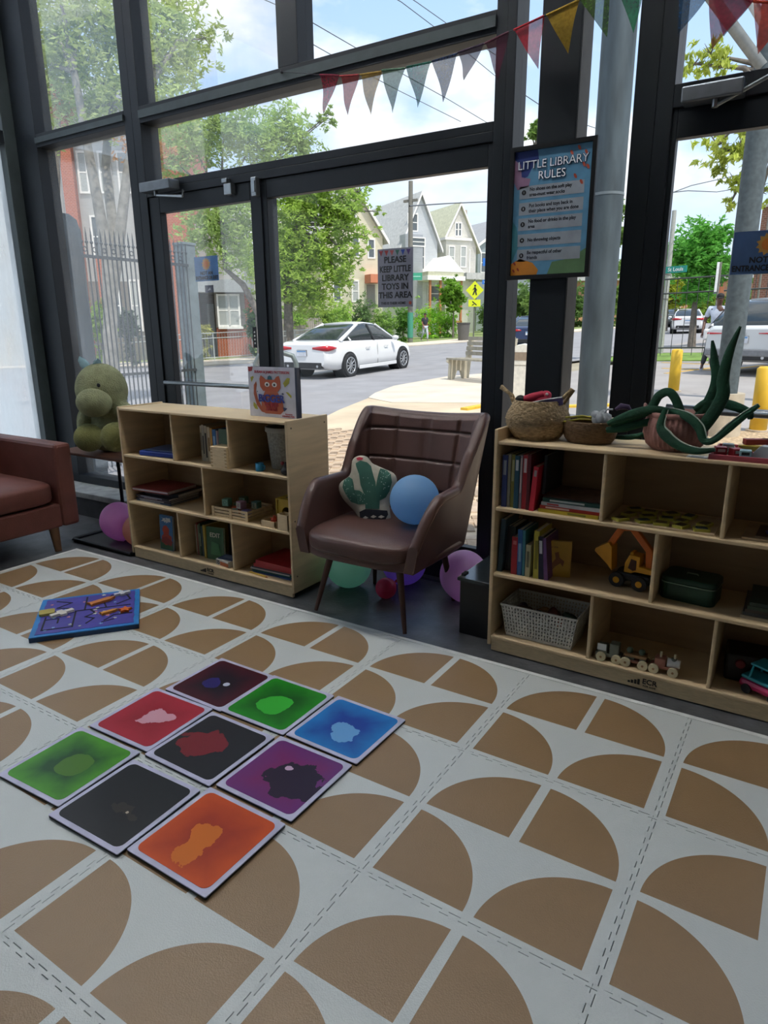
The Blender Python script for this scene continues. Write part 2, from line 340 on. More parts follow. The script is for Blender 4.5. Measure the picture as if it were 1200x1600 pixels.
FM = foam_mat()
def edge_profile(n=12):     # along 0..T: interlocking dovetail teeth, offset to each side
    pts = [(0, 0)]; p = T/n; a = .011; k = .004
    for i in range(n):
        s0 = i*p; sgn = a
        pts += [(s0+p*.25, -sgn*0+0), (s0+p*.25-k, a), (s0+p*.75+k, a), (s0+p*.75, 0)] if i % 1 == 0 else []
    pts.append((T, 0)); return pts
EP = edge_profile(); GAP = .0011
def tile_mesh(left_flat, top_flat, right_flat=False):
    bot = [(s, o_) for s, o_ in EP]; poly = []
    poly += [(s, o_+GAP) for s, o_ in bot]                                      # bottom edge, left to right
    poly += [(T+(0 if right_flat else o_)-GAP, s) for s, o_ in EP[1:]]           # right edge going up
    poly += [(s, T+(0 if top_flat else o_)-GAP) for s, o_ in reversed(EP[:-1])]  # top edge back
    poly += [((0 if left_flat else o_)+GAP, s) for s, o_ in reversed(EP[1:-1])]
    out_ = [poly[0]]
    for q in poly[1:]:
        if math.hypot(q[0]-out_[-1][0], q[1]-out_[-1][1]) > 1e-5: out_.append(q)
    mb = MB().prism(out_, 0, .012); me = bpy.data.meshes.new('foam_tile'); me.from_pydata(mb.v, [], mb.f); me.materials.append(FM); return me
tv = {}
play = thing('foam_play_mat', 'white puzzle foam play mat printed with tan quarter circles, on the dark floor', 'play mat', (-5*T, -3*T, 0))
for i in range(-5, 3):
    for j in range(-1, 3):
        key = (i == -5, j == -1, i == 2)
        if key not in tv: tv[key] = tile_mesh(*key)
        o = bpy.data.objects.new('foam_tile', tv[key]); COL.objects.link(o); o.parent = play
        o.location = ((i+5)*T, (-(j+1)+3)*T, 0)
MB().bx(0, 8*T, 4*T+.001, 4*T+.022, 0, .012).build('edge_strip', mat('foam_edge', 'e4e8e5', .45), play)
MB().bx(-.022, -.001, 0, 4*T+.022, 0, .012).build('edge_strip', mat('foam_edge', 'e4e8e5', .45), play)

# ================================================================= liquid floor tiles
def gel(name, edge, mid, blob, bc=(.0, .0), br=.05, bs=1.0, dark=None, seed=0, stretch=(1, 1), blob2=None):
    m = bpy.data.materials.new(name); m.use_nodes = True; t = m.node_tree; b = t.nodes['Principled BSDF']; N = t.nodes.new; L = t.links.new
    tc = N('ShaderNodeTexCoord')
    def M(op, a, c=None):
        n = N('ShaderNodeMath'); n.operation = op
        for i, q in enumerate((a, c)):
            if q is None: continue
            if isinstance(q, (int, float)): n.inputs[i].default_value = q
            else: L(q, n.inputs[i])
        return n.outputs[0]
    n = N('ShaderNodeTexNoise'); n.noise_dimensions = '4D'; n.inputs['W'].default_value = seed; L(tc.outputs['Object'], n.inputs[0]); n.inputs['Scale'].default_value = 14; n.inputs['Detail'].default_value = 6
    sp = N('ShaderNodeSeparateXYZ'); L(tc.outputs['Object'], sp.inputs[0])
    r4 = M('MAXIMUM', M('ABSOLUTE', sp.outputs[0]), M('ABSOLUTE', sp.outputs[1]))
    g = N('ShaderNodeMapRange'); L(M('ADD', r4, M('MULTIPLY', M('SUBTRACT', n.outputs[0], .5), .09)), g.inputs[0]); g.inputs['From Min'].default_value = .05; g.inputs['From Max'].default_value = .135
    m1 = N('ShaderNodeMixRGB'); L(g.outputs[0], m1.inputs[0]); m1.inputs[1].default_value = hexc(mid); m1.inputs[2].default_value = hexc(edge)
    mp = N('ShaderNodeMapping'); L(tc.outputs['Object'], mp.inputs[0]); mp.vector_type = 'POINT'
    dx = M('MULTIPLY', M('SUBTRACT', sp.outputs[0], bc[0]), stretch[0]); dy = M('MULTIPLY', M('SUBTRACT', sp.outputs[1], bc[1]), stretch[1])
    dd = M('SQRT', M('ADD', M('MULTIPLY', dx, dx), M('MULTIPLY', dy, dy)))
    k = M('LESS_THAN', M('ADD', dd, M('MULTIPLY', M('SUBTRACT', n.outputs[0], .5), .16*bs)), br)
    m2 = N('ShaderNodeMixRGB'); L(k, m2.inputs[0]); L(m1.outputs[0], m2.inputs[1]); m2.inputs[2].default_value = hexc(blob)
    last = m2
    if blob2:
        c2, p2, r2 = blob2; ex = M('SUBTRACT', sp.outputs[0], p2[0]); ey = M('SUBTRACT', sp.outputs[1], p2[1]); d2_ = M('SQRT', M('ADD', M('MULTIPLY', ex, ex), M('MULTIPLY', ey, ey)))
        k2 = M('LESS_THAN', M('ADD', d2_, M('MULTIPLY', M('SUBTRACT', n.outputs[0], .5), .08)), r2); m3 = N('ShaderNodeMixRGB'); L(k2, m3.inputs[0]); L(m2.outputs[0], m3.inputs[1]); m3.inputs[2].default_value = hexc(c2); last = m3
    L(last.outputs[0], b.inputs['Base Color']); b.inputs['Roughness'].default_value = .32; b.inputs['Specular IOR Level'].default_value = .3
    return m
def rrect(a, b, r, n=5):
    p = []
    for cx, cy, t0 in ((a-r, b-r, 0), (-a+r, b-r, PI/2), (-a+r, -b+r, PI), (a-r, -b+r, 1.5*PI)):
        for k in range(n+1): t = t0+PI/2*k/n; p.append((cx+r*math.cos(t), cy+r*math.sin(t)))
    return p
VINYL = mat('lavender_white_vinyl', 'c3c3dc', .35)
liq = [('deep red and indigo liquid floor tile at the back corner of the nine', (-1.0, -.115), .0, gel('gel_red_indigo', '4a1020', '1c1422', 'c9cfe0', (.03, .0), .014, .05, seed=1, blob2=('2a2468', (-.03, -.02), .035))),
 ('bright green liquid floor tile between the dark red and blue ones', (-.708, -.108), .01, gel('gel_green', '1f8a1e', '0f5a18', '39b53a', (.0, -.02), .064, .35, seed=3)),
 ('bright blue liquid floor tile at the right corner of the nine', (-.395, -.103), -.015, gel('gel_blue', '1d7cc4', '103f9c', '6aa6dc', (.01, -.03), .058, .8, seed=5)),
 ('crimson liquid floor tile with a pale pink patch', (-1.03, -.425), .03, gel('gel_crimson', 'b02a3c', '9c1c30', 'd7a0ae', (.02, .01), .05, 1.1, seed=8)),
 ('black liquid floor tile with a dull red patch, middle of the nine', (-.72, -.435), .0, gel('gel_black_red', '1d1c22', '1c1a20', '7a1c26', (-.035, -.01), .075, 1.2, seed=12, stretch=(.8, 1.2))),
 ('magenta and purple liquid floor tile right of the middle', (-.405, -.42), .0, gel('gel_magenta', '6a2a72', '7a1f62', '22102c', (.045, -.01), .085, 1.0, seed=15, stretch=(.8, 1.1), blob2=('d9b8d0', (-.01, .03), .006))),
 ('lime edged green liquid floor tile at the left corner of the nine', (-1.035, -.745), .05, gel('gel_lime', '4d9a24', '1a5020', '4a7a20', (.02, .0), .056, .25, seed=21)),
 ('almost black liquid floor tile with faint brown streaks', (-.722, -.77), .03, gel('gel_black', '14161b', '121318', '2e2622', (.02, -.02), .02, 1.6, seed=33, blob2=('b5a590', (.04, -.03), .0015))),
 ('bright orange liquid floor tile nearest the camera', (-.41, -.74), .0, gel('gel_orange', 'cf4f16', 'a83214', 'd8701c', (-.01, -.03), .055, 1.0, seed=41, stretch=(1.3, .75)))]
for k, (lab, (x, y), a, gm) in enumerate(liq):
    t = thing('liquid_floor_tile', lab, 'floor tile', (x, y, .012+.0004*k), a, 'liquid sensory floor tiles')
    MB().prism(rrect(.151, .151, .004, 2), 0, .006).build('backing', RUBBER, t)
    MB().prism(rrect(.151, .151, .004, 2), .006, .009).build('vinyl_border', VINYL, t)
    MB().prism(rrect(.136, .136, .022), .009, .0098).build('gel_panel', gm, t)
# ================================================================= magnetic maze board
MBL = mat('board_blue', '1f7fc4', .45); MNV = mat('board_purple', '4b459f', .4, 0, (16, .2))
a_ = math.atan2(-.021+.312, -2.379+2.0); cx_, cy_ = -2.043, .016
maze = thing('maze_board', 'square blue wooden maze board with black tracks and painted sliders, on the mat', 'toy', (cx_, cy_, .012), math.atan2(.361, .29))
MB().bx(-.235, .235, -.235, .235, 0, .022).build('backing', mat('board_dark_blue', '14385f', .5), maze, bevel=.002)
MB().bx(-.235, .235, -.235, .235, .022, .026).build('rim', MBL, maze)
MB().prism([( .212*math.cos(t)*f, .212*math.sin(t)*f) for t, f in [(2*PI*k/48, min(1/abs(math.cos(2*PI*k/48)) if abs(math.cos(2*PI*k/48)) > .001 else 9, 1/abs(math.sin(2*PI*k/48)) if abs(math.sin(2*PI*k/48)) > .001 else 9)*(1+.012*math.sin(k*2.6))) for k in range(48)]], .026, .0275).build('playing_field', MNV, maze)
def strip(mb, pts, w_, z0, z1):
    for (x0, y0), (x1, y1) in zip(pts, pts[1:]):
        L_ = math.hypot(x1-x0, y1-y0); mb.box(((x0+x1)/2, (y0+y1)/2, (z0+z1)/2), (L_+w_, w_, z1-z0), math.atan2(y1-y0, x1-x0))
for tr in ([(-.19, -.02), (-.19, -.17), (-.06, -.17), (-.06, .02), (-.02, .02), (.19, .02)], [(-.02, .02), (-.02, .19)], [(-.16, .18), (-.09, .14), (-.15, .09), (-.08, .06)], [(-.19, -.05), (-.13, -.05), (-.13, -.1)],
           [(.01, .01), (.03, -.03), (-.01, -.07), (.03, -.1), (.0, -.15)], [(.08, .02), (.06, .12), (.1, .18), (.17, .17), (.19, .1), (.13, .05)], [(.08, -.14), (.12, -.09), (.2, -.09)], [(.1, -.04), (.2, -.04)], [(.07, -.16), (.12, -.14)]):
    mb = MB(); strip(mb, tr, .008, .0275, .0288); mb.build('track', BLACKP, maze)
def star(r, n=5, r2=.5): return [((r if k % 2 == 0 else r*r2)*math.cos(PI*k/n+.3), (r if k % 2 == 0 else r*r2)*math.sin(PI*k/n+.3)) for k in range(2*n)]
def at2(poly, x, y, a=0, s=1): return [(x+s*(px*math.cos(a)-py*math.sin(a)), y+s*(px*math.sin(a)+py*math.cos(a))) for px, py in poly]
rocket = [(-.045, -.012), (.025, -.014), (.05, 0), (.025, .014), (-.045, .012), (-.055, .02), (-.05, 0), (-.055, -.02)]
sat = [(-.05, -.012), (-.015, -.012), (-.015, -.028), (.012, -.028), (.012, -.012), (.05, -.012), (.05, .012), (.012, .012), (.012, .028), (-.015, .028), (-.015, .012), (-.05, .012)]
for nm, poly, x, y, an, s_, c_ in (('slider', rocket, .06, .1, .5, 1.3, 'c47a3a'), ('slider', sat, .15, .17, .3, .8, 'cfd2d4'), ('slider', sat, -.12, .0, .5, 1.1, 'd6d0c4'), ('slider', rrect(.035, .03, .01), -.19, .03, .1, 1, 'b0a24a'), ('slider', rocket, .1, -.06, .4, .8, 'd08f34'), ('slider', star(.03), .17, -.06, 0, 1.1, 'dd6a1c')):
    MB().prism(at2(poly, x, y, an, s_), .029, .041).build(nm, mat('slider_'+c_, c_, .5), maze)
for k in range(26):
    x, y = random.uniform(-.2, .2), random.uniform(-.2, .2); MB().prism(at2(star(random.uniform(.008, .014)), x, y, k), .0275, .0282).build('painted_star', mat('star_'+str(k % 3), ('cfd6c0', 'd98f8f', '8cbcd8')[k % 3], .5), maze)

# ================================================================= shelves
WOOD = mat('birch_plywood', 'd3bb94', .5, 0, (3, .13, (1, 1, 9)), (40, .04)); WOODB = mat('birch_back', 'a98f6c', .6, 0, (3, .12, (1, 1, 8)))
EDGE = mat('birch_edge', 'dcc49b', .45, 0, (30, .1, (1, 1, 6)))
def shelf(name, lab, x0, x1, yf, yb, tops, mids, bots, lip):
    t = thing(name, lab, 'shelf', ((x0+x1)/2, (yf+yb)/2, 0)); th = .016
    def P(n, m, *b): return MB().bx(*b).build(n, m, t, world=True, bevel=.004)
    for xa in (x0, x1-th): P('side_panel', WOOD, xa, xa+th, yf, yb, .03, .935+lip)
    P('back_panel', WOODB, x0+th, x1-th, yb-.012, yb-.002, .06, .925)
    for z in (.350, .640): P('shelf_board', WOOD, x0+th, x1-th, yf+.002, yb-.012, z, z+th)
    P('top_board', WOOD, x0+th, x1-th, yf+.002, yb, .918, .932); P('bottom_board', WOOD, x0+th, x1-th, yf+.002, yb-.012, .060, .076)
    P('kick_board', EDGE, x0+th, x1-th, yf+.006, yf+.024, .004, .060)
    P('base_runner', WOODB, x0+th+.01, x1-th-.01, yb-.06, yb-.03, .0, .060)
    for xs, za, zb in ((tops, .656, .918), (mids, .366, .640), (bots, .076, .350)):
        for x in xs: P('divider', WOOD, x-.007, x+.007, yf+.006, yb-.012, za, zb)
    return t
YS0, YS1 = .734, 1.064
sh1 = shelf('storage_shelf', 'light birch cubby shelf left of the brown armchair, picture book on top', -2.645, -1.332, YS0, YS1, (-2.188, -1.75), (-1.967,), (-2.203, -1.77), .004)
sh2 = shelf('storage_shelf', 'light birch cubby shelf on the right, baskets on top', -.236, 1.062, YS0, YS1, (.21, .629), (.417,), (.202, .649), .045)
LOGO = mat('logo_ink', '3a332c', .7)
for sh, xm in ((sh1, -1.985), (sh2, .42)):
    for k in range(4): MB().bx(xm-.055+k*.012, xm-.046+k*.012, YS0+.0045, YS0+.0062, .022, .03+k*.005).build('logo_mark', LOGO, sh, world=True)
    text('ECR', .030, (xm+.026, YS0+.005, .040), LOGO, sh, world=True, bold=.0006); text('FOR KIDS', .011, (xm+.026, YS0+.005, .021), LOGO, sh, world=True)
for z in (.9, .12, .42):
    for y in (YS0+.03, YS1-.03): MB().cyl((-1.3325, y, z), (-1.3305, y, z), .005, .005, 8).build('screw_cap', mat('cap', '6a5c48', .6), sh1, world=True)
# ================================================================= things on the shelves
def book(lab, x, y, z, th, h, d, col, spine=None, lean=0, rz=0, mode='stand', group=None, block='d8d2c4', cover_extra=None, name='book'):
    """stand: spine towards the room (-y), th along x. flat: lying, spine towards the room. face: cover towards the room."""
    t = thing(name, lab, 'book', (x, y, z), rz, group); M = Matrix.Rotation(lean, 4, 'Y')
    cm = mat('cover_'+col, col, .4); pm = mat('pages_'+block, block, .8, 0, (200, .1, (1, 1, .01)))
    if mode == 'stand':
        mb = MB(M); c = .0015
        mb.bx(0, c, 0, d, 0, h).bx(th-c, th, 0, d, 0, h).bx(c, th-c, 0, c, 0, h); mb.build('cover', cm, t); MB(M).bx(c, th-c, c, d-.004, .003, h-.003).build('pages', pm, t)
        if spine: MB(M).bx(th*.22, th*.78, -.0004, 0, h*spine[1], h*spine[2]).build('spine_label', mat('ink_'+spine[0], spine[0], .6), t)
    elif mode == 'flat':
        mb = MB(); c = .0015; mb.bx(0, h, 0, d, 0, c).bx(0, h, 0, d, th-c, th).bx(0, h, 0, c, c, th-c); mb.build('cover', cm, t); MB().bx(.003, h-.003, c, d-.004, c, th-c).build('pages', pm, t)
        if spine: MB().bx(h*spine[1], h*spine[2], -.0004, 0, th*.25, th*.75).build('spine_label', mat('ink_'+spine[0], spine[0], .6), t)
    elif mode == 'face':
        c = .002; M = Matrix.Rotation(lean, 4, 'X'); mb = MB(M); mb.bx(0, h, 0, c, 0, d).bx(0, h, th-c, th, 0, d).bx(0, c, c, th-c, 0, d); mb.build('cover', cm, t); MB(M).bx(c, h-.003, c, th-c, .003, d-.003).build('pages', pm, t)
    return t
ZT, ZM, ZB, ZTOP = .656, .366, .076, .932
YB_ = YS0+.02
# left shelf, top row
t = thing('plastic_case', 'flat blue plastic case lying in the top left cubby of the left shelf', 'case', (-2.37, .88, ZT), .12)
MB().bx(-.15, .15, -.11, .11, 0, .032).build('base', mat('case_blue', '1f3f9e', .35), t, bevel=.008); MB().bx(-.12, .14, -.095, .095, .032, .038).build('lid', mat('case_blue_grey', '55688f', .4), t, bevel=.003)
for k, (w_, h, c, sp) in enumerate([(.012, .20, 'b5aa8c', ('5b5344', .3, .8)), (.016, .205, 'a8a190', ('3f3b34', .2, .7)), (.022, .20, 'b3a78c', ('2d2a26', .1, .8)), (.02, .195, 'c8ba98', ('8c6a3a', .3, .7)), (.016, .19, 'cf9a48', None), (.026, .185, '2f6fa8', ('9fc3dc', .4, .8)), (.012, .18, 'b9a59c', None), (.016, .18, '8f4a58', ('d8c0c0', .3, .6)), (.012, .185, 'c2b27a', None)]):
    book(('tan thin', 'grey beige', 'beige thick dark lettered', 'cream', 'orange', 'bright blue', 'pale pink grey', 'maroon', 'straw yellow')[k]+' book standing in the top middle cubby of the left shelf', -2.06+sum([.012, .016, .022, .02, .016, .026, .012, .016, .012][:k])*1.12, YB_+.08, ZT, w_, h, .17, c, sp, group='books standing in the top middle cubby')
book('dark green picture book leaning behind the small wooden box', -1.892, YB_+.05, ZT, .014, .13, .195, '4b6a4c', None, -.05, 0, 'face')
t = thing('wooden_box', 'small finger jointed pale wooden box in front of the green book', 'box', (-1.812, .775, ZT)); MB().bx(-.06, .06, -.05, .05, 0, .115).build('body', EDGE, t, bevel=.002)
for s_ in (-1, 1):
    for k in range(6): MB().bx(s_*.052-.008, s_*.052+.008, -.0506, -.0498, .006+k*.018, .014+k*.018).build('finger_joint', mat('joint', 'b79a70', .6), t)
t = thing('planter', 'pale speckled tapered pot in the top right cubby of the left shelf', 'pot', (atY(447, 712, .93).x, .93, ZT))
POT = mat('speckled_pot', '9c9a90', .8, 0, (90, .3)); MB().lathe([(0, 0), (.075, 0), (.078, .006), (.097, .2), (.102, .205), (.102, .22), (.096, .22), (.09, .19), (.07, .01), (0, .01)]).build('pot', POT, t)
MB().lathe([(.1035, .198), (.1045, .2), (.1045, .221), (.1, .223)]).build('rim', mat('pot_rim', 'b4b0a4', .7), t)
t = thing('toy_cup', 'small bright blue toy cup beside the speckled pot', 'toy', (-1.575, .785, ZT)); MB().lathe([(0, 0), (.02, 0), (.022, .003), (.022, .042), (.019, .042), (.019, .006), (0, .006)]).build('cup', mat('toy_blue', '1f86b4', .4), t); MB().tube([(.02, 0, .034), (.036, 0, .03), (.036, 0, .014), (.02, 0, .01)], .003, 8).build('handle', MATS['toy_blue'], t)
t = thing('toy_figure', 'small black and red toy figure at the right end of the top shelf', 'toy', (-1.385, .775, ZT)); MB().ell((0, 0, .022), (.026, .03, .022)).ell((0, 0, .05), (.017, .017, .02)).build('body', mat('figure_black', '1b1c22', .5), t, remesh=.004)
MB().ell((-.012, -.012, .062), .010).build('cap', mat('figure_red', '8e1f2a', .5), t)
# middle row
for k, (c, th, h, d, x, y, a, sp) in enumerate([('35506c', .008, .30, .23, -2.60, .775, .02, ('c8c8cc', .1, .7)), ('2a2c3a', .010, .30, .23, -2.60, .77, .05, ('b9b9c0', .1, .8)), ('5a5468', .008, .29, .23, -2.59, .775, .03, ('d0c0c8', .2, .6)), ('23262e', .012, .30, .24, -2.60, .77, .0, ('9aa0b0', .15, .8)), ('2f2f34', .02, .27, .22, -2.55, .80, .10, None), ('8f3838', .020, .30, .24, -2.62, .765, .07, ('c8c4c8', .01, .99))]):
    z = ZM+[0, .009, .02, .029, .042, .063][k]
    book(('steel blue magazine at the bottom of the stack', 'dark navy magazine second from the bottom', 'mauve edged magazine in the stack', 'black magazine in the middle of the stack', 'dark thick book under the top one', 'white spined red patterned book on top of the stack')[k]+' in the left shelf', x, y, z, th, h, d, c, sp, 0, a, 'flat', 'stacked magazines in the left shelf', 'c4c0bc')
t = thing('slatted_crate', 'small pale slatted wooden crate holding toy blocks', 'crate', (-1.80, .865, ZM), .0)
MB().bx(-.135, .135, -.10, .10, .0, .006).build('base', EDGE, t)
for y in (-.1, .096):
    for z in (.008, .026, .044): MB().bx(-.135, .135, y, y+.005, z, z+.012).build('slat', EDGE, t)
for x in (-.135, .130):
    for z in (.008, .026, .044): MB().bx(x, x+.005, -.095, .096, z, z+.012).build('slat', EDGE, t)
for x in (-.135, 0, .12): MB().bx(x, x+.018, -.103, -.1, .0, .058).build('upright', EDGE, t)
for k, (c, x, y, z, a, l) in enumerate([('6fa58c', -.075, -.04, .052, .2, 'D'), ('b08a9c', .04, -.045, .052, -.15, 'B'), ('c4552a', -.01, -.035, .012, .4, 'A'), ('5f8f86', .08, .03, .04, .1, 'E'), ('56704e', -.03, .045, .05, .3, 'C'), ('7a6aa0', .09, -.06, .012, 0, 'F'), ('8a7a5c', -.08, .05, .012, .2, 'H')]):
    b = thing('alphabet_block', ('mint green', 'dusty pink', 'orange', 'teal', 'olive green', 'violet', 'brown')[k]+' letter block in the slatted crate', 'toy block', (-1.80+x, .865+y, ZM+z), a, 'letter blocks in the crate')
    cm = mat('block_'+c, c, .5); MB().box((0, 0, .021), (.042, .042, .042)).build('cube', cm, b, bevel=.003); MB().bx(-.016, .016, -.0222, -.0212, .005, .037).build('face_panel', mat('block_face_'+c, 'c8cdb8' if k % 2 else '97c4ae', .5), b)
    text(l, .03, (0, -.0225, .021), cm, b, bold=.0005)
t = thing('shape_box', 'yellow box with a round hole at the right of the middle shelf', 'box', (-1.425, .86, ZM)); YE = mat('toy_yellow', 'b99a28', .5)
mb = MB()
prof = [(.055*math.cos(q), .055*math.sin(q)) for q in [2*PI*k/24 for k in range(24)]]
mb.bx(-.07, .07, -.055, .07, 0, .012).bx(-.07, -.06, -.055, .07, .012, .14).bx(.06, .07, -.055, .07, .012, .14).bx(-.06, .06, .06, .07, .012, .14).bx(-.07, .07, -.055, .07, .14, .148)
fr = [(-.06, .012), (.06, .012), (.06, .14), (-.06, .14)]
n = 24; ring = [(.032*math.cos(2*PI*k/n), .075+.032*math.sin(2*PI*k/n)) for k in range(n)]
oute = []
for k in range(n):
    c_, s_ = math.cos(2*PI*k/n), math.sin(2*PI*k/n); q = min(.06/abs(c_) if abs(c_) > 1e-6 else 9, .065/abs(s_) if abs(s_) > 1e-6 else 9); oute.append((q*c_, .076+q*s_))
vs = [(x, -.05, z) for x, z in ring]+[(x, -.05, z) for x, z in oute]; mb.add(vs, [(k, (k+1) % n, n+(k+1) % n, n+k) for k in range(n)])
mb.build('body', YE, t); MB().bx(-.03, .03, -.02, .03, .148, .15).build('top_slot', BLACKP, t)
for (x, y, sx, sy, h, lab) in ((-1.505, .785, .10, .075, .035, 'shallow pale wooden tray left of the wooden bin'), (-1.397, .77, .075, .06, .085, 'pale open wooden bin at the right end of the middle shelf')):
    t = thing('wooden_tray', lab, 'tray', (x, y, ZM)); a, b = sx/2, sy/2
    MB().bx(-a, a, -b, b, 0, .005).build('base', EDGE, t)
    for q in ((-a, a, -b, -b+.005), (-a, a, b-.005, b), (-a, -a+.005, -b, b), (a-.005, a, -b, b)): MB().bx(*q, .005, h).build('side', EDGE, t)
t = thing('spiky_ball', 'small orange spiky ball lying in the shallow wooden tray', 'toy', (-1.49, .785, ZM+.034)); OR = mat('toy_orange', 'c4401c', .5); mb = MB().ell((0, 0, 0), .018, 12, 8)
for k in range(24):
    v = Vector((random.gauss(0, 1), random.gauss(0, 1), random.gauss(0, 1))).normalized(); mb.cyl(v*.014, v*.028, .004, .001, 6)
mb.build('ball', OR, t)
# bottom row
t = book('picture book with a red bear on a blue cover, facing out at the bottom left', -2.44, .79, ZB, .014, .115, .215, '3f6f9c', None, -.06, 0, 'face')
M_ = Matrix.Rotation(-.06, 4, 'X')
for n_, p, c in (('printed_ground', [(0.003, .003), (.112, .003), (.112, .06), (.08, .075), (.03, .055), (.003, .065)], '2f5a3c'), ('printed_bear', [(.02, .045), (.05, .03), (.1, .04), (.105, .09), (.08, .1), (.085, .135), (.06, .155), (.035, .15), (.022, .125), (.035, .1), (.015, .08)], 'a23a26'), ('printed_blanket', [(.01, .045), (.1, .03), (.112, .06), (.06, .085), (.02, .075)], '7c2424')):
    MB().add([M_ @ Vector((x, -.0006-(.0003 if 'bear' in n_ else 0 if 'ground' in n_ else .0005), z)) for x, z in p], [tuple(range(len(p)))]).build(n_, mat('print_'+c, c, .5), t)
for k in range(7): MB().add([M_ @ Vector((random.uniform(.01, .1)+dx, -.0005, random.uniform(.165, .205)+dz)) for dx, dz in ((0, 0), (.004, 0), (.004, .004))], [(0, 1, 2)]).build('printed_star', WHITE, t)
for k, (w_, h, c, sp) in enumerate([(.010, .19, 'a8a294', None), (.008, .2, '8a3a34', None), (.010, .19, '6d7a66', None), (.012, .20, '2f4a36', ('9aa890', .3, .7)), (.014, .185, '33505a', None), (.008, .2, '4a4f48', None)]):
    book(('pale grey', 'thin red', 'sage green', 'dark green', 'petrol blue', 'charcoal')[k]+' spine in the bottom middle cubby of the left shelf', -2.158+[0, .012, .022, .034, .05, .068][k], YB_+.07, ZB, w_, h, .18, c, sp, group='books in the bottom middle cubby')
book('olive yellow spined book beside the green cover', -2.075, YB_+.055, ZB, .018, .2, .17, 'a8923c', None, 0, -.1, group='books in the bottom middle cubby')
t = book('green picture book lettered EDIT, turned outwards in the bottom middle cubby', -2.052, YB_+.055, ZB, .016, .125, .195, '2c5a38', None, -.04, .12, 'face')
text('EDIT', .036, (.068, -.001, .15), mat('ink_cream', 'cfd0b8', .6), t, rot=(PI/2-.04, 0, 0), bold=.0006)
MB().add([(.03, -.0008, .03), (.1, -.0008, .03), (.09, -.0008, .1), (.04, -.0008, .11)], [(0, 1, 2, 3)]).build('printed_panel', mat('print_g', '3f7a4c', .5), t)
book('dark book leaning behind the green cover', -1.95, YB_+.13, ZB, .014, .10, .20, '3a3430', None, -.1, 0, 'face')
t = thing('number_box', 'small white and orange card box marked 15 in the bottom middle cubby', 'box', (-1.87, .79, ZB), -.15); MB().bx(-.06, .055, -.035, .04, 0, .036).build('box', mat('box_white', 'c9c4bc', .6), t, bevel=.002); MB().bx(-.02, .056, -.0358, -.035, .004, .026).build('orange_band', mat('box_orange', 'a8562c', .5), t); text('15', .03, (-.038, -.036, .018), BLACKP, t, bold=.0008)
t = thing('building_card', 'grey blue card lying on the small white and orange box', 'card', (-1.87, .80, ZB+.0362), .1); MB().bx(-.05, .05, -.03, .04, 0, .006).build('card', mat('card_blue', '4a5876', .5), t); MB().bx(-.03, .03, -.01, .02, .006, .0066).build('printed_panel', mat('card_print', '6f7a94', .5), t)
for k, (c, th, z, x, a, lab) in enumerate([('2c4a80', .006, 0, -1.70, .0, 'dark blue folder at the bottom of the red stack'), ('27605c', .010, .0065, -1.705, .06, 'teal flat book under the red folders'), ('c9c5c4', .008, .017, -1.715, .04, 'white edged flat book under the red folders'), ('3a3a4c', .008, .0255, -1.705, .02, 'dark thin book under the red folders'), ('a11c26', .018, .034, -1.69, .03, 'red flat book near the top of the stack'), ('a6202a', .022, .0525, -1.675, -.03, 'red flat folder on top of the stack in the bottom right cubby')]):
    book(lab, x+.03, YB_+.03, ZB+z, th, .27, .24, c, None, 0, a, 'flat', 'flat books in the bottom right cubby of the left shelf')
t = thing('pencil', 'yellow pencil lying before the red folders', 'pencil', (-1.60, .756, ZB), -.1); MB().cyl((-.07, 0, .005), (.06, 0, .005), .0045, .0045, 6).build('barrel', mat('pencil_yellow', 'c9a22c', .5), t); MB().cyl((.06, 0, .005), (.075, 0, .005), .0045, .0008, 6).build('tip', mat('pencil_tip', 'a05a2c', .6), t)
# picture book on top of the left shelf
bk = thing('picture_book', 'white picture book with an orange cat, standing open on the left shelf', 'book', (-1.525, .852, ZTOP+.001), 0)
W_, H_ = .315, .255; CW = mat('cover_white', 'c9c9d4', .35)
MB().bx(-W_/2, W_/2, 0, .004, 0, H_).build('front_cover', CW, bk); MB().bx(-W_/2+.004, W_/2, .004, .024, .003, H_-.003).build('pages', mat('pages_w', 'dcd8cc', .8), bk)
MB().bx(-W_/2, W_/2+.012, .024, .029, 0, H_).build('back_cover', mat('cover_navy', '1a2340', .4), bk); MB().bx(W_/2, W_/2+.012, .0, .029, 0, H_).build('spine', MATS['cover_navy'], bk)
def printp(par, nm, poly, c, lay=1, y0=0, name_m=None): MB().add([(x, y0-.0004*lay, z) for x, z in poly], [tuple(range(len(poly)))]).build(nm, mat('print_'+c, c, .5), par)
def circ(x, z, r, rz=None, n=20): return [(x+r*math.cos(2*PI*k/n), z+(rz or r)*math.sin(2*PI*k/n)) for k in range(n)]
B_ = lambda x, y: ((x-.5)*W_, (1-y)*H_)   # page fractions
def bp(pts): return [B_((x-100)/880, (y-215)/995) for x, y in pts]
CATC = 'b4522a'
printp(bk, 'printed_corner', bp([(102, 217), (200, 217), (180, 300), (110, 315)]), 'a52c2c')
printp(bk, 'printed_tail', bp([(250, 500), (200, 580), (190, 760), (240, 980), (330, 1110), (400, 1130), (330, 1000), (270, 860), (240, 700), (262, 560)]), 'a8502c', 1)
printp(bk, 'printed_body', bp([(420, 680), (640, 680), (740, 880), (760, 1060), (690, 1140), (400, 1140), (330, 1040), (340, 850)]), 'b35a34', 2)
printp(bk, 'printed_head', bp([(345, 380), (390, 410), (440, 460), (600, 460), (640, 400), (690, 378), (715, 480), (712, 620), (660, 690), (380, 690), (325, 600), (318, 450)]), CATC, 3)
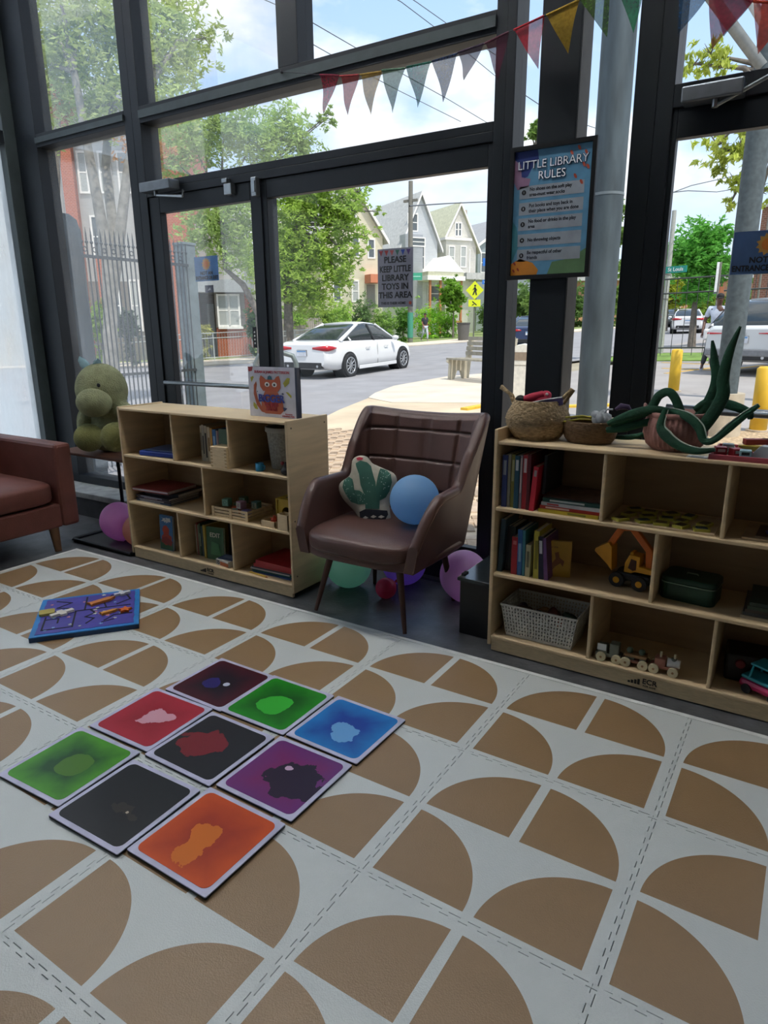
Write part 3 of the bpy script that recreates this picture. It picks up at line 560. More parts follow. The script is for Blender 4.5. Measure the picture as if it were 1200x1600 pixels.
printp(bk, 'printed_hat', bp([(470, 460), (480, 400), (515, 378), (550, 400), (565, 460)]), '2c6474', 4)
for x in (462, 600): printp(bk, 'printed_eye', bp([(x+48*math.cos(q), 556+48*math.sin(q)) for q in [2*PI*k/16 for k in range(16)]]), 'e2dfd8', 4); printp(bk, 'printed_pupil', bp([(x+20*math.cos(q), 560+26*math.sin(q)) for q in [2*PI*k/12 for k in range(12)]]), '1c1c22', 5)
for p in ([(790, 600), (760, 520), (840, 410), (890, 420), (870, 520)], [(800, 690), (850, 690), (910, 760), (900, 810)], [(180, 920), (240, 980), (260, 1070), (200, 1060), (170, 1000)], [(140, 430), (190, 400), (210, 420), (160, 530)]): printp(bk, 'printed_petal', bp(p), 'a8a22c', 1)
for p in ([(720, 730), (750, 710), (775, 735), (745, 745)], [(740, 990), (820, 1010), (800, 1040), (760, 1080)], [(250, 700), (280, 695), (265, 720)]): printp(bk, 'printed_fleck', bp(p), '26305a', 3)
bt = lambda s, size, x, y, m, **k: text(s, size, (B_((x-100)/880, 0)[0], -.0034, B_(0, (y-215)/995)[1]), m, bk, **k)
bt('SUSAN & JAMES PATTERSON', .0185, 560, 315, mat('ink_crimson', 'a8283a', .5), bold=.0004)
bt('BiGGER', .052, 530, 840, mat('ink_navy', '2a3a90', .5), bold=.0018); bt('WORDS', .026, 530, 955, mat('ink_crimson', 'a8283a', .5), bold=.0006); bt('FOR LITTLE', .014, 530, 1010, mat('ink_crimson', 'a8283a', .5)); bt('GENIUSES', .018, 530, 1060, mat('ink_crimson', 'a8283a', .5))
bt('illustrated by', .009, 850, 1125, mat('ink_crimson', 'a8283a', .5)); bt('HSINPING PAN', .012, 840, 1170, mat('ink_crimson', 'a8283a', .5))
# ---- right shelf top row: spines
spc = [('2f3f78', .022, .218, ('9aa4b4', .62, .9)), ('8c8a76', .012, .222, None), ('7d7a30', .016, .222, ('aaa878', .5, .9)), ('1f5064', .02, .22, ('d0d4d4', .72, .92)), ('8a8288', .010, .222, ('c9b8b8', .3, .95)), ('a8232c', .02, .224, ('d8cccc', .68, .94)), ('5a1a22', .014, .23, None)]
x = -.206
for k, (c, w_, h, sp) in enumerate(spc):
    book(('blue violet', 'grey beige', 'olive green', 'dark teal', 'grey pink', 'bright red', 'dark wine red')[k]+' tall spine in the top left cubby of the right shelf', x, YB_+.005+.003*(k % 3), ZT, w_, h, .2, c, sp, 0, 0, group='tall books in the top left cubby of the right shelf'); x += w_+.0012
book('pinkish red book leaning beside the tall spines, top left cubby', x+.0, YB_, ZT, .02, .185, .19, 'c22438', ('a89a98', .78, .92), .07)
book('dark atlas with an olive top edge leaning at the back of the top cubby', x+.035, YB_+.05, ZT+.063, .012, .16, .21, '2c3236', None, .02)
for k, (c, th, sp, blk, lab) in enumerate([('b09a2a', .014, ('6a6a20', .5, .8), 'c8b84a', 'yellow flat book at the bottom of the pile'), ('a1241e', .013, ('d8b8a8', .1, .5), 'c4b8b0', 'red flat book second from the bottom of the pile'), ('b8bcc0', .013, ('b04040', .1, .3), 'd0d0d0', 'white flat book third in the pile'), ('1c4a44', .015, ('c8ccc4', .12, .7), 'b8b4ac', 'dark green flat book on top of the pile')]):
    book(lab+' in the right shelf', -.045+k*.004, YB_+.006+.004*k, ZT+[0, .0145, .028, .0415][k], th, .24, .25, c, sp, 0, [.0, .012, -.01, .015][k], 'flat', 'flat books in the top left cubby of the right shelf', blk)
t = thing('printed_cover', 'dark brown magazine lying on the green flat book', 'magazine', (-.035, YB_+.03, ZT+.057), .02); MB().bx(0, .23, 0, .22, 0, .004).build('cover', mat('mag_brown', '4a342e', .35, 0, (20, .5)), t); MB().bx(.002, .228, .002, .218, .004, .0042).build('printed_panel', mat('mag_print', '6a5248', .3, 0, (30, .6)), t)
# cubby 2 puzzle
t = thing('wooden_puzzle', 'wooden puzzle board with raised yellow pieces in the top middle cubby', 'puzzle', (.42, .875, ZT), 0); MB().bx(-.17, .185, -.12, .12, 0, .008).build('board', mat('puzzle_board', 'b09a7c', .6), t, bevel=.002)
for k in range(14):
    x, y = -.14+(k % 5)*.068+random.uniform(-.01, .01), -.09+(k//5)*.08+random.uniform(-.01, .01)
    p = thing('puzzle_piece', 'flat puzzle piece on the wooden puzzle board, '+('back row', 'middle row', 'front row')[2-k//5]+', '+('leftmost', 'second from left', 'central', 'second from right', 'rightmost')[k % 5], 'puzzle piece', (.42+x, .875+y, ZT+.008), random.uniform(0, 1.5), 'pieces on the wooden puzzle board')
    MB().prism([(px*1.0, py*1.0) for px, py in rrect(.028, .022, .006, 2)], 0, .010).build('body', mat('piece_yellow', 'a8a23c', .5), p); MB().prism(rrect(.02, .015, .004, 2), .010, .0115).build('top_face', mat('piece_top_'+str(k % 3), ('5a4a34', '3f4a50', '6a5a3a')[k % 3], .5), p)
t = thing('wooden_board', 'flat wooden board in the top right cubby', 'board', (.85, .88, ZT), -.03); MB().bx(-.16, .18, -.11, .11, 0, .01).build('board', mat('puzzle_board', 'b09a7c', .6), t, bevel=.002); MB().bx(-.12, .14, -.08, .08, .010, .012).build('inset', mat('inset', '6a5644', .6), t)
t = thing('toy_dish', 'small violet toy dish on the board in the top right cubby', 'toy', (.80, .82, ZT+.012)); MB().lathe([(0, 0), (.03, 0), (.045, .016), (.042, .018), (.028, .004), (0, .004)]).build('dish', mat('toy_violet', '3a3472', .4), t); MB().lathe([(.0, .004), (.02, .005), (.02, .006), (0, .006)]).build('dish_centre', mat('toy_violet2', '5a3a6a', .4), t)
# ---- right shelf middle row
x = -.215
for k, (w_, h, c, sp, ln) in enumerate([(.02, .235, '2c4450', None, .05), (.014, .2, '20262a', None, .03), (.022, .2, '24302c', None, .02), (.026, .165, 'a3202a', ('c46a6a', .8, .9), .0), (.02, .20, '2a5f96', ('7a9cb8', .3, .7), -.02), (.011, .2, '3f7f8a', None, -.02), (.02, .14, 'b4b08c', ('6a6a50', .3, .8), .0), (.012, .18, '3a4440', None, -.02), (.022, .205, 'b3a63a', ('7a7420', .2, .8), -.02), (.022, .185, '1a2036', ('c4c4c8', .6, .9), -.06), (.016, .18, '6a4478', None, -.10)]):
    book(('slate blue tall', 'black thin', 'dark moss green', 'short crimson', 'mid blue', 'thin teal', 'small cream spined', 'thin dark grey', 'mustard yellow', 'navy white lettered', 'purple leaning')[k]+' book in the middle left cubby, right shelf', x, YB_+.012+(.03 if k in (1, 2, 7) else 0), ZM, w_, h, .15, c, sp, ln, 0, group='books in the middle left cubby of the right shelf'); x += w_+.002
t = book('small golden board book with a drawn animal beside the purple book', -.030, YB_+.06, ZM, .018, .112, .155, 'b8902a', None, -.02, .32, 'face', None, 'd8d0b8')
for p in ([(.03, .05), (.05, .08), (.045, .105), (.06, .11), (.065, .085), (.085, .07), (.08, .045), (.07, .06), (.05, .045), (.04, .03)],): printp(t, 'printed_animal', p, '7a4a20', 2)
text('for the', .012, (.04, -.0012, .13), mat('ink_brown', '6a3a18', .6), t); MB().bx(-.001, 0, .001, .017, .02, .12).build('spine_label', WHITE, t)
# excavator
ex = thing('toy_excavator', 'yellow toy excavator with raised orange boom in the middle row of the right shelf', 'toy', (.318, .89, ZM), -.12)
EY = mat('excavator_yellow', 'd99a1c', .4); EO = mat('excavator_orange', 'cc6a14', .4); EB = mat('excavator_black', '17181c', .5)
MB().bx(-.06, .075, -.038, .038, .03, .062).build('chassis', EB, ex, bevel=.008)
for x in (-.05, .04):
    for y in (-.05, .034):
        wh = MB().cyl((x, y, .030), (x, y+.018, .030), .030, .030, 24).build('wheel', EB, ex, bevel=.003); MB().cyl((x, y-.002 if y < 0 else y+.02, .030), (x, y+.004, .030), .013, .013, 16).build('hub', EY, wh)
cab = [(-.03, .062), (.0, .062), (.015, .07), (.085, .07), (.085, .09), (.03, .095), (.03, .135), (-.012, .138), (-.028, .1)]
hole = [(-.014, .082), (.006, .074), (.018, .08), (.018, .118), (-.004, .122)]
MB().prism([(x, z) for x, z in cab], -.03, .03, Matrix.Rotation(PI/2, 4, 'X')).build('cab', EY, ex, bevel=.003); MB().prism(hole, .0302, .031, Matrix.Rotation(PI/2, 4, 'X')).build('cab_window', mat('cab_dark', '4a2410', .5), ex)
MB().bx(-.012, .0, -.02, .02, .138, .146).build('roof_light', EY, ex)
def beam(pts, w_): 
    mb = MB()
    for (x0, z0), (x1, z1) in zip(pts, pts[1:]):
        L_ = math.hypot(x1-x0, z1-z0); mb.box(((x0+x1)/2, 0, (z0+z1)/2), (L_+.012, w_, .026), Matrix.Rotation(-math.atan2(z1-z0, x1-x0), 3, 'Y'))
    return mb
beam([(.06, .09), (.055, .16), (-.012, .235)], .022).build('boom', EO, ex, bevel=.003); beam([(-.02, .242), (-.06, .235), (-.10, .16)], .02).build('dipper_arm', EO, ex, bevel=.003)
MB().prism([(-.15, .14), (-.10, .17), (-.085, .155), (-.078, .055), (-.10, .08), (-.155, .125)], -.03, .03, Matrix.Rotation(PI/2, 4, 'X')).build('bucket', EY, ex, bevel=.002)
# lunch tin
t = thing('lunch_tin', 'dark green rounded lunch tin with a pale rim in the middle right cubby', 'tin', (.535, .885, ZM), -.1); GT = mat('tin_green', '173c2c', .35, .2)
MB().prism(rrect(.098, .072, .03, 6), 0, .066).build('body', GT, t, bevel=.004); MB().prism(rrect(.1, .074, .03, 6), .066, .070).build('rim', mat('tin_rim', '7f9484', .3, .6), t); MB().prism(rrect(.099, .073, .03, 6), .070, .092).build('lid', GT, t, bevel=.006)
MB().tube([(-.02, 0, .091), (-.018, 0, .097), (.018, 0, .097), (.02, 0, .091)], .003, 8).build('handle', mat('tin_rim', '7f9484'), t)
for k in range(5):
    book(('pale edged board book at the bottom', 'dark grey flat book', 'brown flat book', 'mottled green flat book', 'dark green flat book on top')[k]+' of the pile at the right end, middle row', .718+.006*k, YB_+.02, ZM+[0, .014, .026, .038, .052][k], .012+.001*(k > 2), .22, .2, ('a89a84', '3a3c3c', '4c4238', '3c4a38', '2c3c30')[k], None, 0, (-.03, .02, .05, -.02, .03)[k], 'flat', 'flat books at the right end of the middle row', '9a9484')
# ---- right shelf bottom row: perforated basket
bkt = thing('plastic_basket', 'white perforated plastic basket full of toys in the bottom left cubby', 'basket', (-.022, .862, ZB), 0)
WP = mat('basket_white', 'c4c4bc', .5)
def holed_wall(w0, w1, h, nx, nz, place):
    mb = MB()
    for i in range(nx):
        for j in range(nz):
            a0, a1, b0, b1 = i/nx, (i+1)/nx, j/nz, (j+1)/nz; f = lambda a, b: place(a, b)
            ca, cb = (a0+a1)/2, (b0+b1)/2; ha, hb = (a1-a0)*.27, (b1-b0)*.30
            O = [f(a0, b0), f(a1, b0), f(a1, b1), f(a0, b1)]
            if (i+j) % 2: I = [f(ca-ha, cb-hb), f(ca+ha, cb-hb), f(ca+ha*.2, cb+hb), f(ca-ha*.2, cb+hb)]
            else: I = [f(ca-ha*.2, cb-hb), f(ca+ha*.2, cb-hb), f(ca+ha, cb+hb), f(ca-ha, cb+hb)]
            mb.add(O+I, [(0, 1, 5, 4), (1, 2, 6, 5), (2, 3, 7, 6), (3, 0, 4, 7)])
    return mb
hw, hd, Hb = .165, .1, .15
c_ = lambda b: .88+.12*b
for nm, pl, nx in (('front_wall', lambda a, b: ((-hw+2*hw*a)*c_(b), -hd*c_(b), .012+b*(Hb-.02)), 24), ('back_wall', lambda a, b: ((hw-2*hw*a)*c_(b), hd*c_(b), .012+b*(Hb-.02)), 24), ('left_wall', lambda a, b: (-hw*c_(b), (hd-2*hd*a)*c_(b), .012+b*(Hb-.02)), 14), ('right_wall', lambda a, b: (hw*c_(b), (-hd+2*hd*a)*c_(b), .012+b*(Hb-.02)), 14)):
    o = holed_wall(0, 0, 0, nx, 8, pl).build(nm, WP, bkt); s_ = o.modifiers.new('s', 'SOLIDIFY'); s_.thickness = .002
MB().bx(-hw*.88, hw*.88, -hd*.88, hd*.88, 0, .013).build('base', WP, bkt, bevel=.003)
mb = MB()
for q in ((-hw-.004, hw+.004, -hd-.004, -hd+.003), (-hw-.004, hw+.004, hd-.003, hd+.004), (-hw-.004, -hw+.003, -hd, hd), (hw-.003, hw+.004, -hd, hd)): mb.bx(*q, Hb-.01, Hb)
mb.build('rim', WP, bkt, bevel=.002)
for k, (c, x, y, s_) in enumerate([('5a4038', -.10, .0, .04), ('46566a', -.045, -.02, .035), ('c4502c', .075, -.045, .026), ('6a3a34', .03, .03, .04), ('3a4a3c', .10, .03, .035), ('2c3a5a', .055, -.05, .022), ('8a7050', -.02, .04, .035), ('5c4a6a', -.12, .05, .03)]):
    t = thing('toy_piece', ('dusty brown', 'slate blue', 'orange', 'maroon', 'dark green', 'navy', 'tan', 'plum')[k]+' rounded toy inside the perforated basket', 'toy', (-.022+x, .862+y, ZB+.09), k*.7, 'toys in the perforated basket')
    MB().ell((0, 0, 0), (s_, s_*.7, s_*.6), 14, 8).ell((s_*.7, 0, s_*.2), s_*.45, 10, 6).build('body', mat('toy_'+c, c, .5), t, remesh=.006); MB().ell((s_*.9, -.004, s_*.35), s_*.14, 8, 6).build('knob', mat('toy_knob', '2a2a2c', .5), t)
# wooden train
tr = thing('wooden_train', 'pale wooden toy train of three cars in the bottom middle cubby', 'toy', (.405, .785, ZB), .03)
TG = mat('train_grey', '6f7468', .6); TP = mat('train_pink', 'a8705c', .6); TW = mat('train_wheel', 'd8cdaa', .6); TM = mat('train_wood', '9c7850', .6)
def wheels(par, x0, x1, r):
    for x in (x0, x1):
        for y in (-.032, .022): 
            wh = MB().cyl((x, y, r), (x, y+.010, r), r, r, 24).build('wheel', TW, par, bevel=.002); MB().cyl((x, y-.0015, r), (x, y+.0115, r), r*.25, r*.25, 10).build('wheel_pin', TM, wh)
wheels(tr, -.155, -.095, .019); wheels(tr, -.06, .005, .019); wheels(tr, .045, .115, .019)
MB().bx(-.18, -.08, -.02, .02, .018, .034).build('wagon_base', TG, tr, bevel=.002); MB().bx(-.17, -.135, -.02, .02, .034, .062).build('wagon_block', TG, tr); MB().bx(-.172, -.138, -.0235, -.0205, .045, .072).build('white_panel', WHITE, tr); MB().bx(-.125, -.09, -.02, .02, .034, .078).build('wagon_block', mat('train_sage', '76796a', .6), tr, bevel=.002)
MB().bx(-.075, .02, -.02, .02, .018, .028).build('wagon_base', TP, tr, bevel=.002); MB().bx(-.065, .015, -.022, .022, .042, .052).build('wagon_deck', TM, tr); MB().bx(-.06, -.03, -.015, .015, .028, .042).bx(-.01, .012, -.015, .015, .028, .042).build('wagon_legs', TG, tr)
for x in (-.05, -.005): MB().ell((x, 0, .062), (.013, .013, .013), 12, 8).build('ball', mat('train_green', '5a6a58', .6), tr)
MB().bx(.03, .13, -.02, .02, .020, .032).build('engine_base', TP, tr, bevel=.002); MB().bx(.045, .085, -.02, .02, .032, .062).build('engine_cab', TP, tr, bevel=.002); MB().cyl((.09, 0, .046), (.135, 0, .046), .018, .016, 16).build('boiler', WHITE, tr)
for x, h in ((.065, .085), (.115, .085)): MB().cyl((x, 0, .055), (x, 0, h), .004, .004, 10).build('peg', TW, tr)
MB().cyl((.112, 0, .058), (.112, 0, .066), .012, .010, 14).build('collar', TG, tr)
t = thing('dark_toy_box', 'black box with a red round button in the bottom right cubby', 'toy', (.77, .93, ZB), .1); MB().bx(-.09, .09, -.07, .07, 0, .11).build('body', mat('toy_black', '141416', .5), t, bevel=.01); MB().cyl((-.04, -.07, .075), (-.04, -.078, .075), .018, .016, 16).build('button', mat('button_red', '7a1a1c', .5), t)
tc_ = thing('toy_car', 'pink and turquoise toy car at the right end of the bottom row', 'toy', (.835, .80, ZB), -.5); PK = mat('toy_pink', 'b8205a', .4); TQ = mat('toy_turquoise', '2596a4', .4)
MB().bx(-.085, .085, -.045, .045, .016, .05).build('body', PK, tc_, bevel=.014); MB().bx(-.08, .08, -.042, .042, .05, .064).build('upper_body', TQ, tc_, bevel=.008)
for x, y in ((-.05, -.036), (-.05, .036), (.035, -.036), (.035, .036)): MB().cyl((x, y, .06), (x*.8, y*.9, .115), .004, .004, 8).build('roof_pillar', TQ, tc_)
MB().bx(-.05, .04, -.04, .04, .112, .12).build('roof', TQ, tc_, bevel=.003)
for x in (-.05, .05):
    for y in (-.05, .04): MB().cyl((x, y, .018), (x, y+.012, .018), .018, .018, 16).build('wheel', EB, tc_)

# ================================================================= on top of the right shelf
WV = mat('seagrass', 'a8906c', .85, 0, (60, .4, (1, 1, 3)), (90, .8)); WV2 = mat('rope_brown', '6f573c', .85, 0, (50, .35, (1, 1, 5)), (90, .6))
def woven(name, prof, m, par, c=(0,0,0), rows=26, n=72, sx=1, sy=1, amp=.012, phase=True):
    # resample profile into rows with a raised weave
    P = []; tot = [0]
    for a, b in zip(prof, prof[1:]): tot.append(tot[-1]+math.hypot(b[0]-a[0], b[1]-a[1]))
    for i in range(rows*2+1):
        s_ = tot[-1]*i/(rows*2); k = max(j for j in range(len(prof)-1) if tot[j] <= s_+1e-9); f = (s_-tot[k])/max(1e-9, tot[k+1]-tot[k])
        P.append((prof[k][0]+(prof[k+1][0]-prof[k][0])*f, prof[k][1]+(prof[k+1][1]-prof[k][1])*f))
    def wob(k, n_, i): return 1+(amp*math.cos(PI*i)*(1 if not phase else 1)+ (amp*.7*math.cos(2*PI*k/4+PI*(i//2)) if phase else 0))
    return MB().lathe(P, c, n, sx, sy, wob).build(name, m, par)
t = thing('belly_basket', 'round bellied seagrass basket with loop handles at the left end of the right shelf', 'basket', (-.118, .90, ZTOP)); 
woven('basket_body', [(.09, .0), (.112, .025), (.128, .06), (.131, .085), (.122, .11), (.105, .14), (.098, .155), (.094, .158), (.094, .152)], WV, t, rows=20)
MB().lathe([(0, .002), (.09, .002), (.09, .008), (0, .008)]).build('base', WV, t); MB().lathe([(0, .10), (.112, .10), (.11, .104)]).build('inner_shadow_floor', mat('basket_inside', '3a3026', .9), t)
MB().tube([(-.10, -.012, .13), (-.12, -.012, .175), (-.165, .0, .205), (-.17, .004, .20), (-.12, .012, .168), (-.10, .012, .13)], .0075, 8).build('handle', WV, t); MB().tube([(.092, -.012, .13), (.10, -.012, .165), (.135, .0, .205), (.14, .004, .2), (.112, .012, .16), (.09, .012, .13)], .0075, 8).build('handle', WV, t)
t = thing('toy_microphone', 'black ended crimson toy lying in the seagrass basket', 'toy', (-.185, .87, ZTOP+.155), .2); MB().ell((0, 0, 0), (.022, .022, .02)).build('black_end', RUBBER, t); MB().tube([(.015, 0, 0), (.05, 0, .012), (.09, .01, .026)], [.016, .018, .014], 10).build('handle', mat('plush_crimson', 'b01c3c', .7), t)
t = thing('cloth_toy', 'crimson soft toy heaped in the seagrass basket', 'toy', (-.115, .91, ZTOP+.15)); MB().ell((0, 0, 0), (.045, .04, .03)).ell((.02, .01, .024), (.025, .02, .02)).ell((-.03, -.01, .012), (.03, .025, .02)).build('body', mat('plush_crimson', 'b01c3c'), t, remesh=.006); MB().ell((.03, -.01, .03), .006).build('button', WHITE, t)
t = thing('wand_toy', 'dark violet fan shaped toy with a white edge in the seagrass basket', 'toy', (-.095, .86, ZTOP+.145), .1); MB().prism([(-.05, 0), (.085, .03), (.09, .0), (.03, -.02)], -.004, .004, Matrix.Rotation(PI/2-.3, 4, 'X')).build('fan', mat('fan_violet', '2e2250', .6), t); MB().tube([(-.05, 0, 0), (.02, -.003, .018), (.085, -.004, .03)], .0022, 6).build('white_edge', WHITE, t)
t = thing('rope_bowl', 'low oval brown rope bowl between the seagrass and pink baskets', 'basket', (.10, .90, ZTOP)); woven('bowl_body', [(.085, 0), (.1, .02), (.108, .06), (.104, .085), (.100, .087), (.1, .08)], WV2, t, rows=14, amp=.008, phase=False, sy=.85); MB().lathe([(0, .002), (.085, .002), (.085, .01), (0, .01)], sy=.85).build('base', WV2, t)
for k, (a, b, dz) in enumerate((((-.09, -.06), (.01, .03), 0), ((-.07, .05), (.07, .06), .006), ((-.02, .06), (.05, -.01), .012), ((-.085, -.055), (.03, -.02), .016))):
    t = thing('pipe_stick', ('yellow stick across the front of the rope bowl', 'pale yellow stick along the back rim of the rope bowl', 'lime green bent stick in the rope bowl', 'golden stick lying over the plastic bag')[k], 'craft stick', (.10, .90, ZTOP+.082+dz), 0, 'craft sticks in the rope bowl'); MB().tube([(a[0], a[1], 0), ((a[0]+b[0])/2, (a[1]+b[1])/2, .008), (b[0], b[1], .002)], .0035, 8).build('stick', mat('stick_'+str(k % 3), ('b4a838', 'a8b030', 'c4bc60')[k % 3], .5), t); MB().ell((b[0], b[1], .002), .005).build('end', mat('stick_end', 'd8d4b8', .5), t)
t = thing('plastic_bag', 'crumpled clear plastic bag in the rope bowl', 'bag', (.145, .88, ZTOP+.085)); mb = MB(); 
for k in range(9): mb.ell((random.uniform(-.03, .03), random.uniform(-.02, .02), random.uniform(0, .03)), (random.uniform(.015, .03), random.uniform(.01, .02), random.uniform(.01, .03)), 7, 5, Matrix.Rotation(k, 3, 'Y'))
mb.build('bag', mat('crumpled_plastic', 'c4c8cc', .2, 0, (40, .15), (30, .8), trans=.4), t); MB().tube([(.01, 0, .03), (.02, 0, .05), (.04, .01, .05)], .004, 6).build('knot', MATS['crumpled_plastic'], t)
# pink ribbed basket
t = thing('ribbed_basket', 'dusty pink vertically ribbed basket with the green plush vines', 'basket', (.415, .90, ZTOP)); PB = mat('dusty_pink_knit', '9a6f66', .9, 0, (40, .2), (60, .5))
MB().lathe([(.075, 0), (.098, .02), (.110, .06), (.108, .1), (.099, .13), (.094, .132), (.094, .12)], n=144, wob=lambda k, n, i: 1+.022*math.cos(2*PI*k/4) if i < 5 else 1).build('body', PB, t)
MB().lathe([(.098, .120), (.106, .124), (.106, .138), (.098, .140), (.094, .132)], n=96, wob=lambda k, n, i: 1+.012*math.cos(2*PI*k/6)).build('rim', PB, t); MB().lathe([(0, .002), (.075, .002), (.075, .008), (0, .008)]).build('base', PB, t)
for s_ in (-1, 1): MB().tube([(s_*.095, -.02, .12), (s_*.112, -.018, .15), (s_*.115, .0, .16), (s_*.112, .018, .15), (s_*.095, .02, .12)], .006, 8).build('handle', PB, t)
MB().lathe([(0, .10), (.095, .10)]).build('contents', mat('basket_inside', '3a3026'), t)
# green plush vines
VG = mat('green_velvet', '174630', .9, 0, (12, .35), (120, .3)); VE = mat('vine_white_edge', 'b4bcae', .8)
def vine(lab, pts, wd, edge=True, th=.010):
    t = thing('plush_vine', lab, 'plush vine', tuple(pts[0]), 0, 'green plush vines on the right shelf'); o0 = Vector(pts[0]); P = [Vector(p) for p in pts]
    # smooth resample (catmull-rom)
    Q = []; R = []
    for i in range(len(P)-1):
        p0, p1, p2, p3 = P[max(i-1, 0)], P[i], P[i+1], P[min(i+2, len(P)-1)]; w0, w1 = wd[i], wd[i+1]
        for k in range(7):
            s = k/7; Q.append(.5*((2*p1)+(p2-p0)*s+(2*p0-5*p1+4*p2-p3)*s*s+(3*p1-p0-3*p2+p3)*s**3)-o0); R.append((w0+(w1-w0)*s)*.8)
    Q.append(P[-1]-o0); R.append(wd[-1]*.8)
    view = (CAM-P[0]).normalized()
    def strip_mesh(scale, off, thick):
        vs = []; n = 10
        for i, q in enumerate(Q):
            d = (Q[min(i+1, len(Q)-1)]-Q[max(i-1, 0)]).normalized(); side = d.cross(Vector((.2, -.9, .35))).normalized(); up = side.cross(d)
            for k in range(n):
                a = 2*PI*k/n; vs.append(q+side*(R[i]*scale*math.cos(a)+off*R[i])+up*(thick*math.sin(a)))
        m = len(Q); mb = MB(); mb.add(vs, [(i*n+k, i*n+(k+1) % n, (i+1)*n+(k+1) % n, (i+1)*n+k) for i in range(m-1) for k in range(n)], True); mb.add(vs[:n], [tuple(range(n))]); mb.add(vs[-n:], [tuple(range(n))]); return mb
    strip_mesh(1, 0, th).build('velvet_band', VG, t)
    if edge: strip_mesh(.22, -.92, th*.9).build('white_edge', VE, t)
    return t
def A(*p): return [atY(x, y, Y) for x, y, Y in p]
vine('tall green plush vine pointing up to the right in front of the car outside', A((1070, 690, .86), (1100, 665, .84), (1128, 622, .84), (1130, 590, .84), (1140, 550, .84), (1157, 510, .84)), [.022, .028, .028, .025, .018, .005], False)
vine('short upright green plush vine beside the tall one', A((1075, 670, .9), (1100, 640, .9), (1118, 600, .9), (1116, 560, .9), (1113, 532, .9)), [.02, .024, .022, .017, .005], False)
vine('green plush vine arching over the left of the pink basket', A((1070, 685, .84), (1062, 640, .84), (1048, 614, .84), (1030, 618, .84), (1015, 640, .84), (985, 655, .84), (955, 665, .83)), [.015, .02, .02, .02, .02, .017, .01], False)
vine('green plush vine hanging down the front of the pink basket', A((1040, 640, .81), (1032, 665, .79), (1040, 680, .775), (1062, 697, .76), (1090, 705, .75), (1117, 703, .745)), [.012, .018, .024, .02, .015, .008])
vine('green plush vine drooping over the right side of the pink basket', A((1050, 642, .82), (1075, 652, .80), (1092, 668, .79), (1100, 688, .78), (1115, 688, .77), (1140, 668, .77), (1165, 648, .77), (1186, 633, .77)), [.012, .02, .02, .017, .014, .017, .014, .008])
vine('dark green plush vine reaching right behind the drooping one', A((1085, 640, .9), (1110, 627, .9), (1145, 634, .9), (1170, 645, .9), (1172, 655, .9)), [.012, .02, .022, .018, .01], False)
vine('long green plush vine lying across the rope bowl', A((1055, 645, .85), (1020, 640, .83), (985, 648, .82), (950, 662, .82)), [.014, .02, .022, .012], False)
vine('lower green plush vine bundled left of the pink basket', A((1045, 655, .87), (1010, 660, .84), (975, 668, .83), (948, 672, .83)), [.014, .018, .022, .014], False)
vine('small green plush vine lying on the shelf behind the rope bowl', A((1010, 678, .93), (985, 683, .92), (960, 683, .91)), [.012, .014, .01], False)
t = thing('violet_ribbon', 'dark violet ribbon end behind the green vine bundle', 'ribbon', tuple(atY(962, 640, .88)), 0); MB().tube([(0, 0, 0), (.02, 0, .014), (.045, 0, .012), (.06, .0, -.004)], [.006, .012, .01, .004], 8).build('ribbon', mat('ribbon_violet', '3c2c4c', .7), t); MB().ell((.02, 0, .012), .012, 8, 6).build('knot', MATS['ribbon_violet'], t)
# tray of blocks
tx0, tx1 = .555, .95
t = thing('red_tray', 'shallow red tray with painted building blocks at the right end of the shelf top', 'tray', ((tx0+tx1)/2, .875, ZTOP), 0); RT = mat('tray_red', 'b4505a', .45); a, b = (tx1-tx0)/2, .13
MB().bx(-a, a, -b, b, 0, .004).build('base', RT, t)
for q in ((-a, a, -b, -b+.006), (-a, a, b-.006, b), (-a, -a+.006, -b, b), (a-.006, a, -b, b)): MB().bx(*q, .004, .018).build('side', RT, t, bevel=.002)
t = thing('white_card', 'small white card on the shelf top left of the red tray', 'card', (.518, .765, ZTOP), 0); MB().bx(-.033, .033, -.02, .03, 0, .0015).build('card', WHITE, t); MB().bx(-.02, .02, -.01, .02, .0015, .0018).build('printed_panel', mat('card_grey', 'b8b8b8', .6), t)
bl = [('8f2430', .585, .80, 0, 'cube', .3), ('5c7a6a', .62, .86, 0, 'roof', .1), ('a3222c', .635, .79, 0, 'cube', .6), ('9cc4cc', .665, .77, 0, 'cube', .1), ('a8aeb0', .71, .79, 0, 'wedge', -.2), ('9c2a34', .775, .79, 0, 'cube', .2), ('b09a3c', .68, .84, .02, 'plank', .15), ('a33a34', .69, .87, .04, 'plank', .5), ('7a2030', .745, .88, .04, 'plank', -.1), ('4f7c84', .77, .84, .02, 'plank', .4), ('8a9aa0', .60, .88, 0, 'cube', .2), ('5a6a44', .65, .91, .0, 'roof', .7), ('a8242e', .82, .85, 0, 'cube', .0), ('c8c4b4', .86, .80, 0, 'cube', .3), ('44708a', .88, .88, 0, 'roof', .5), ('b0a040', .83, .92, 0, 'cube', .2)]
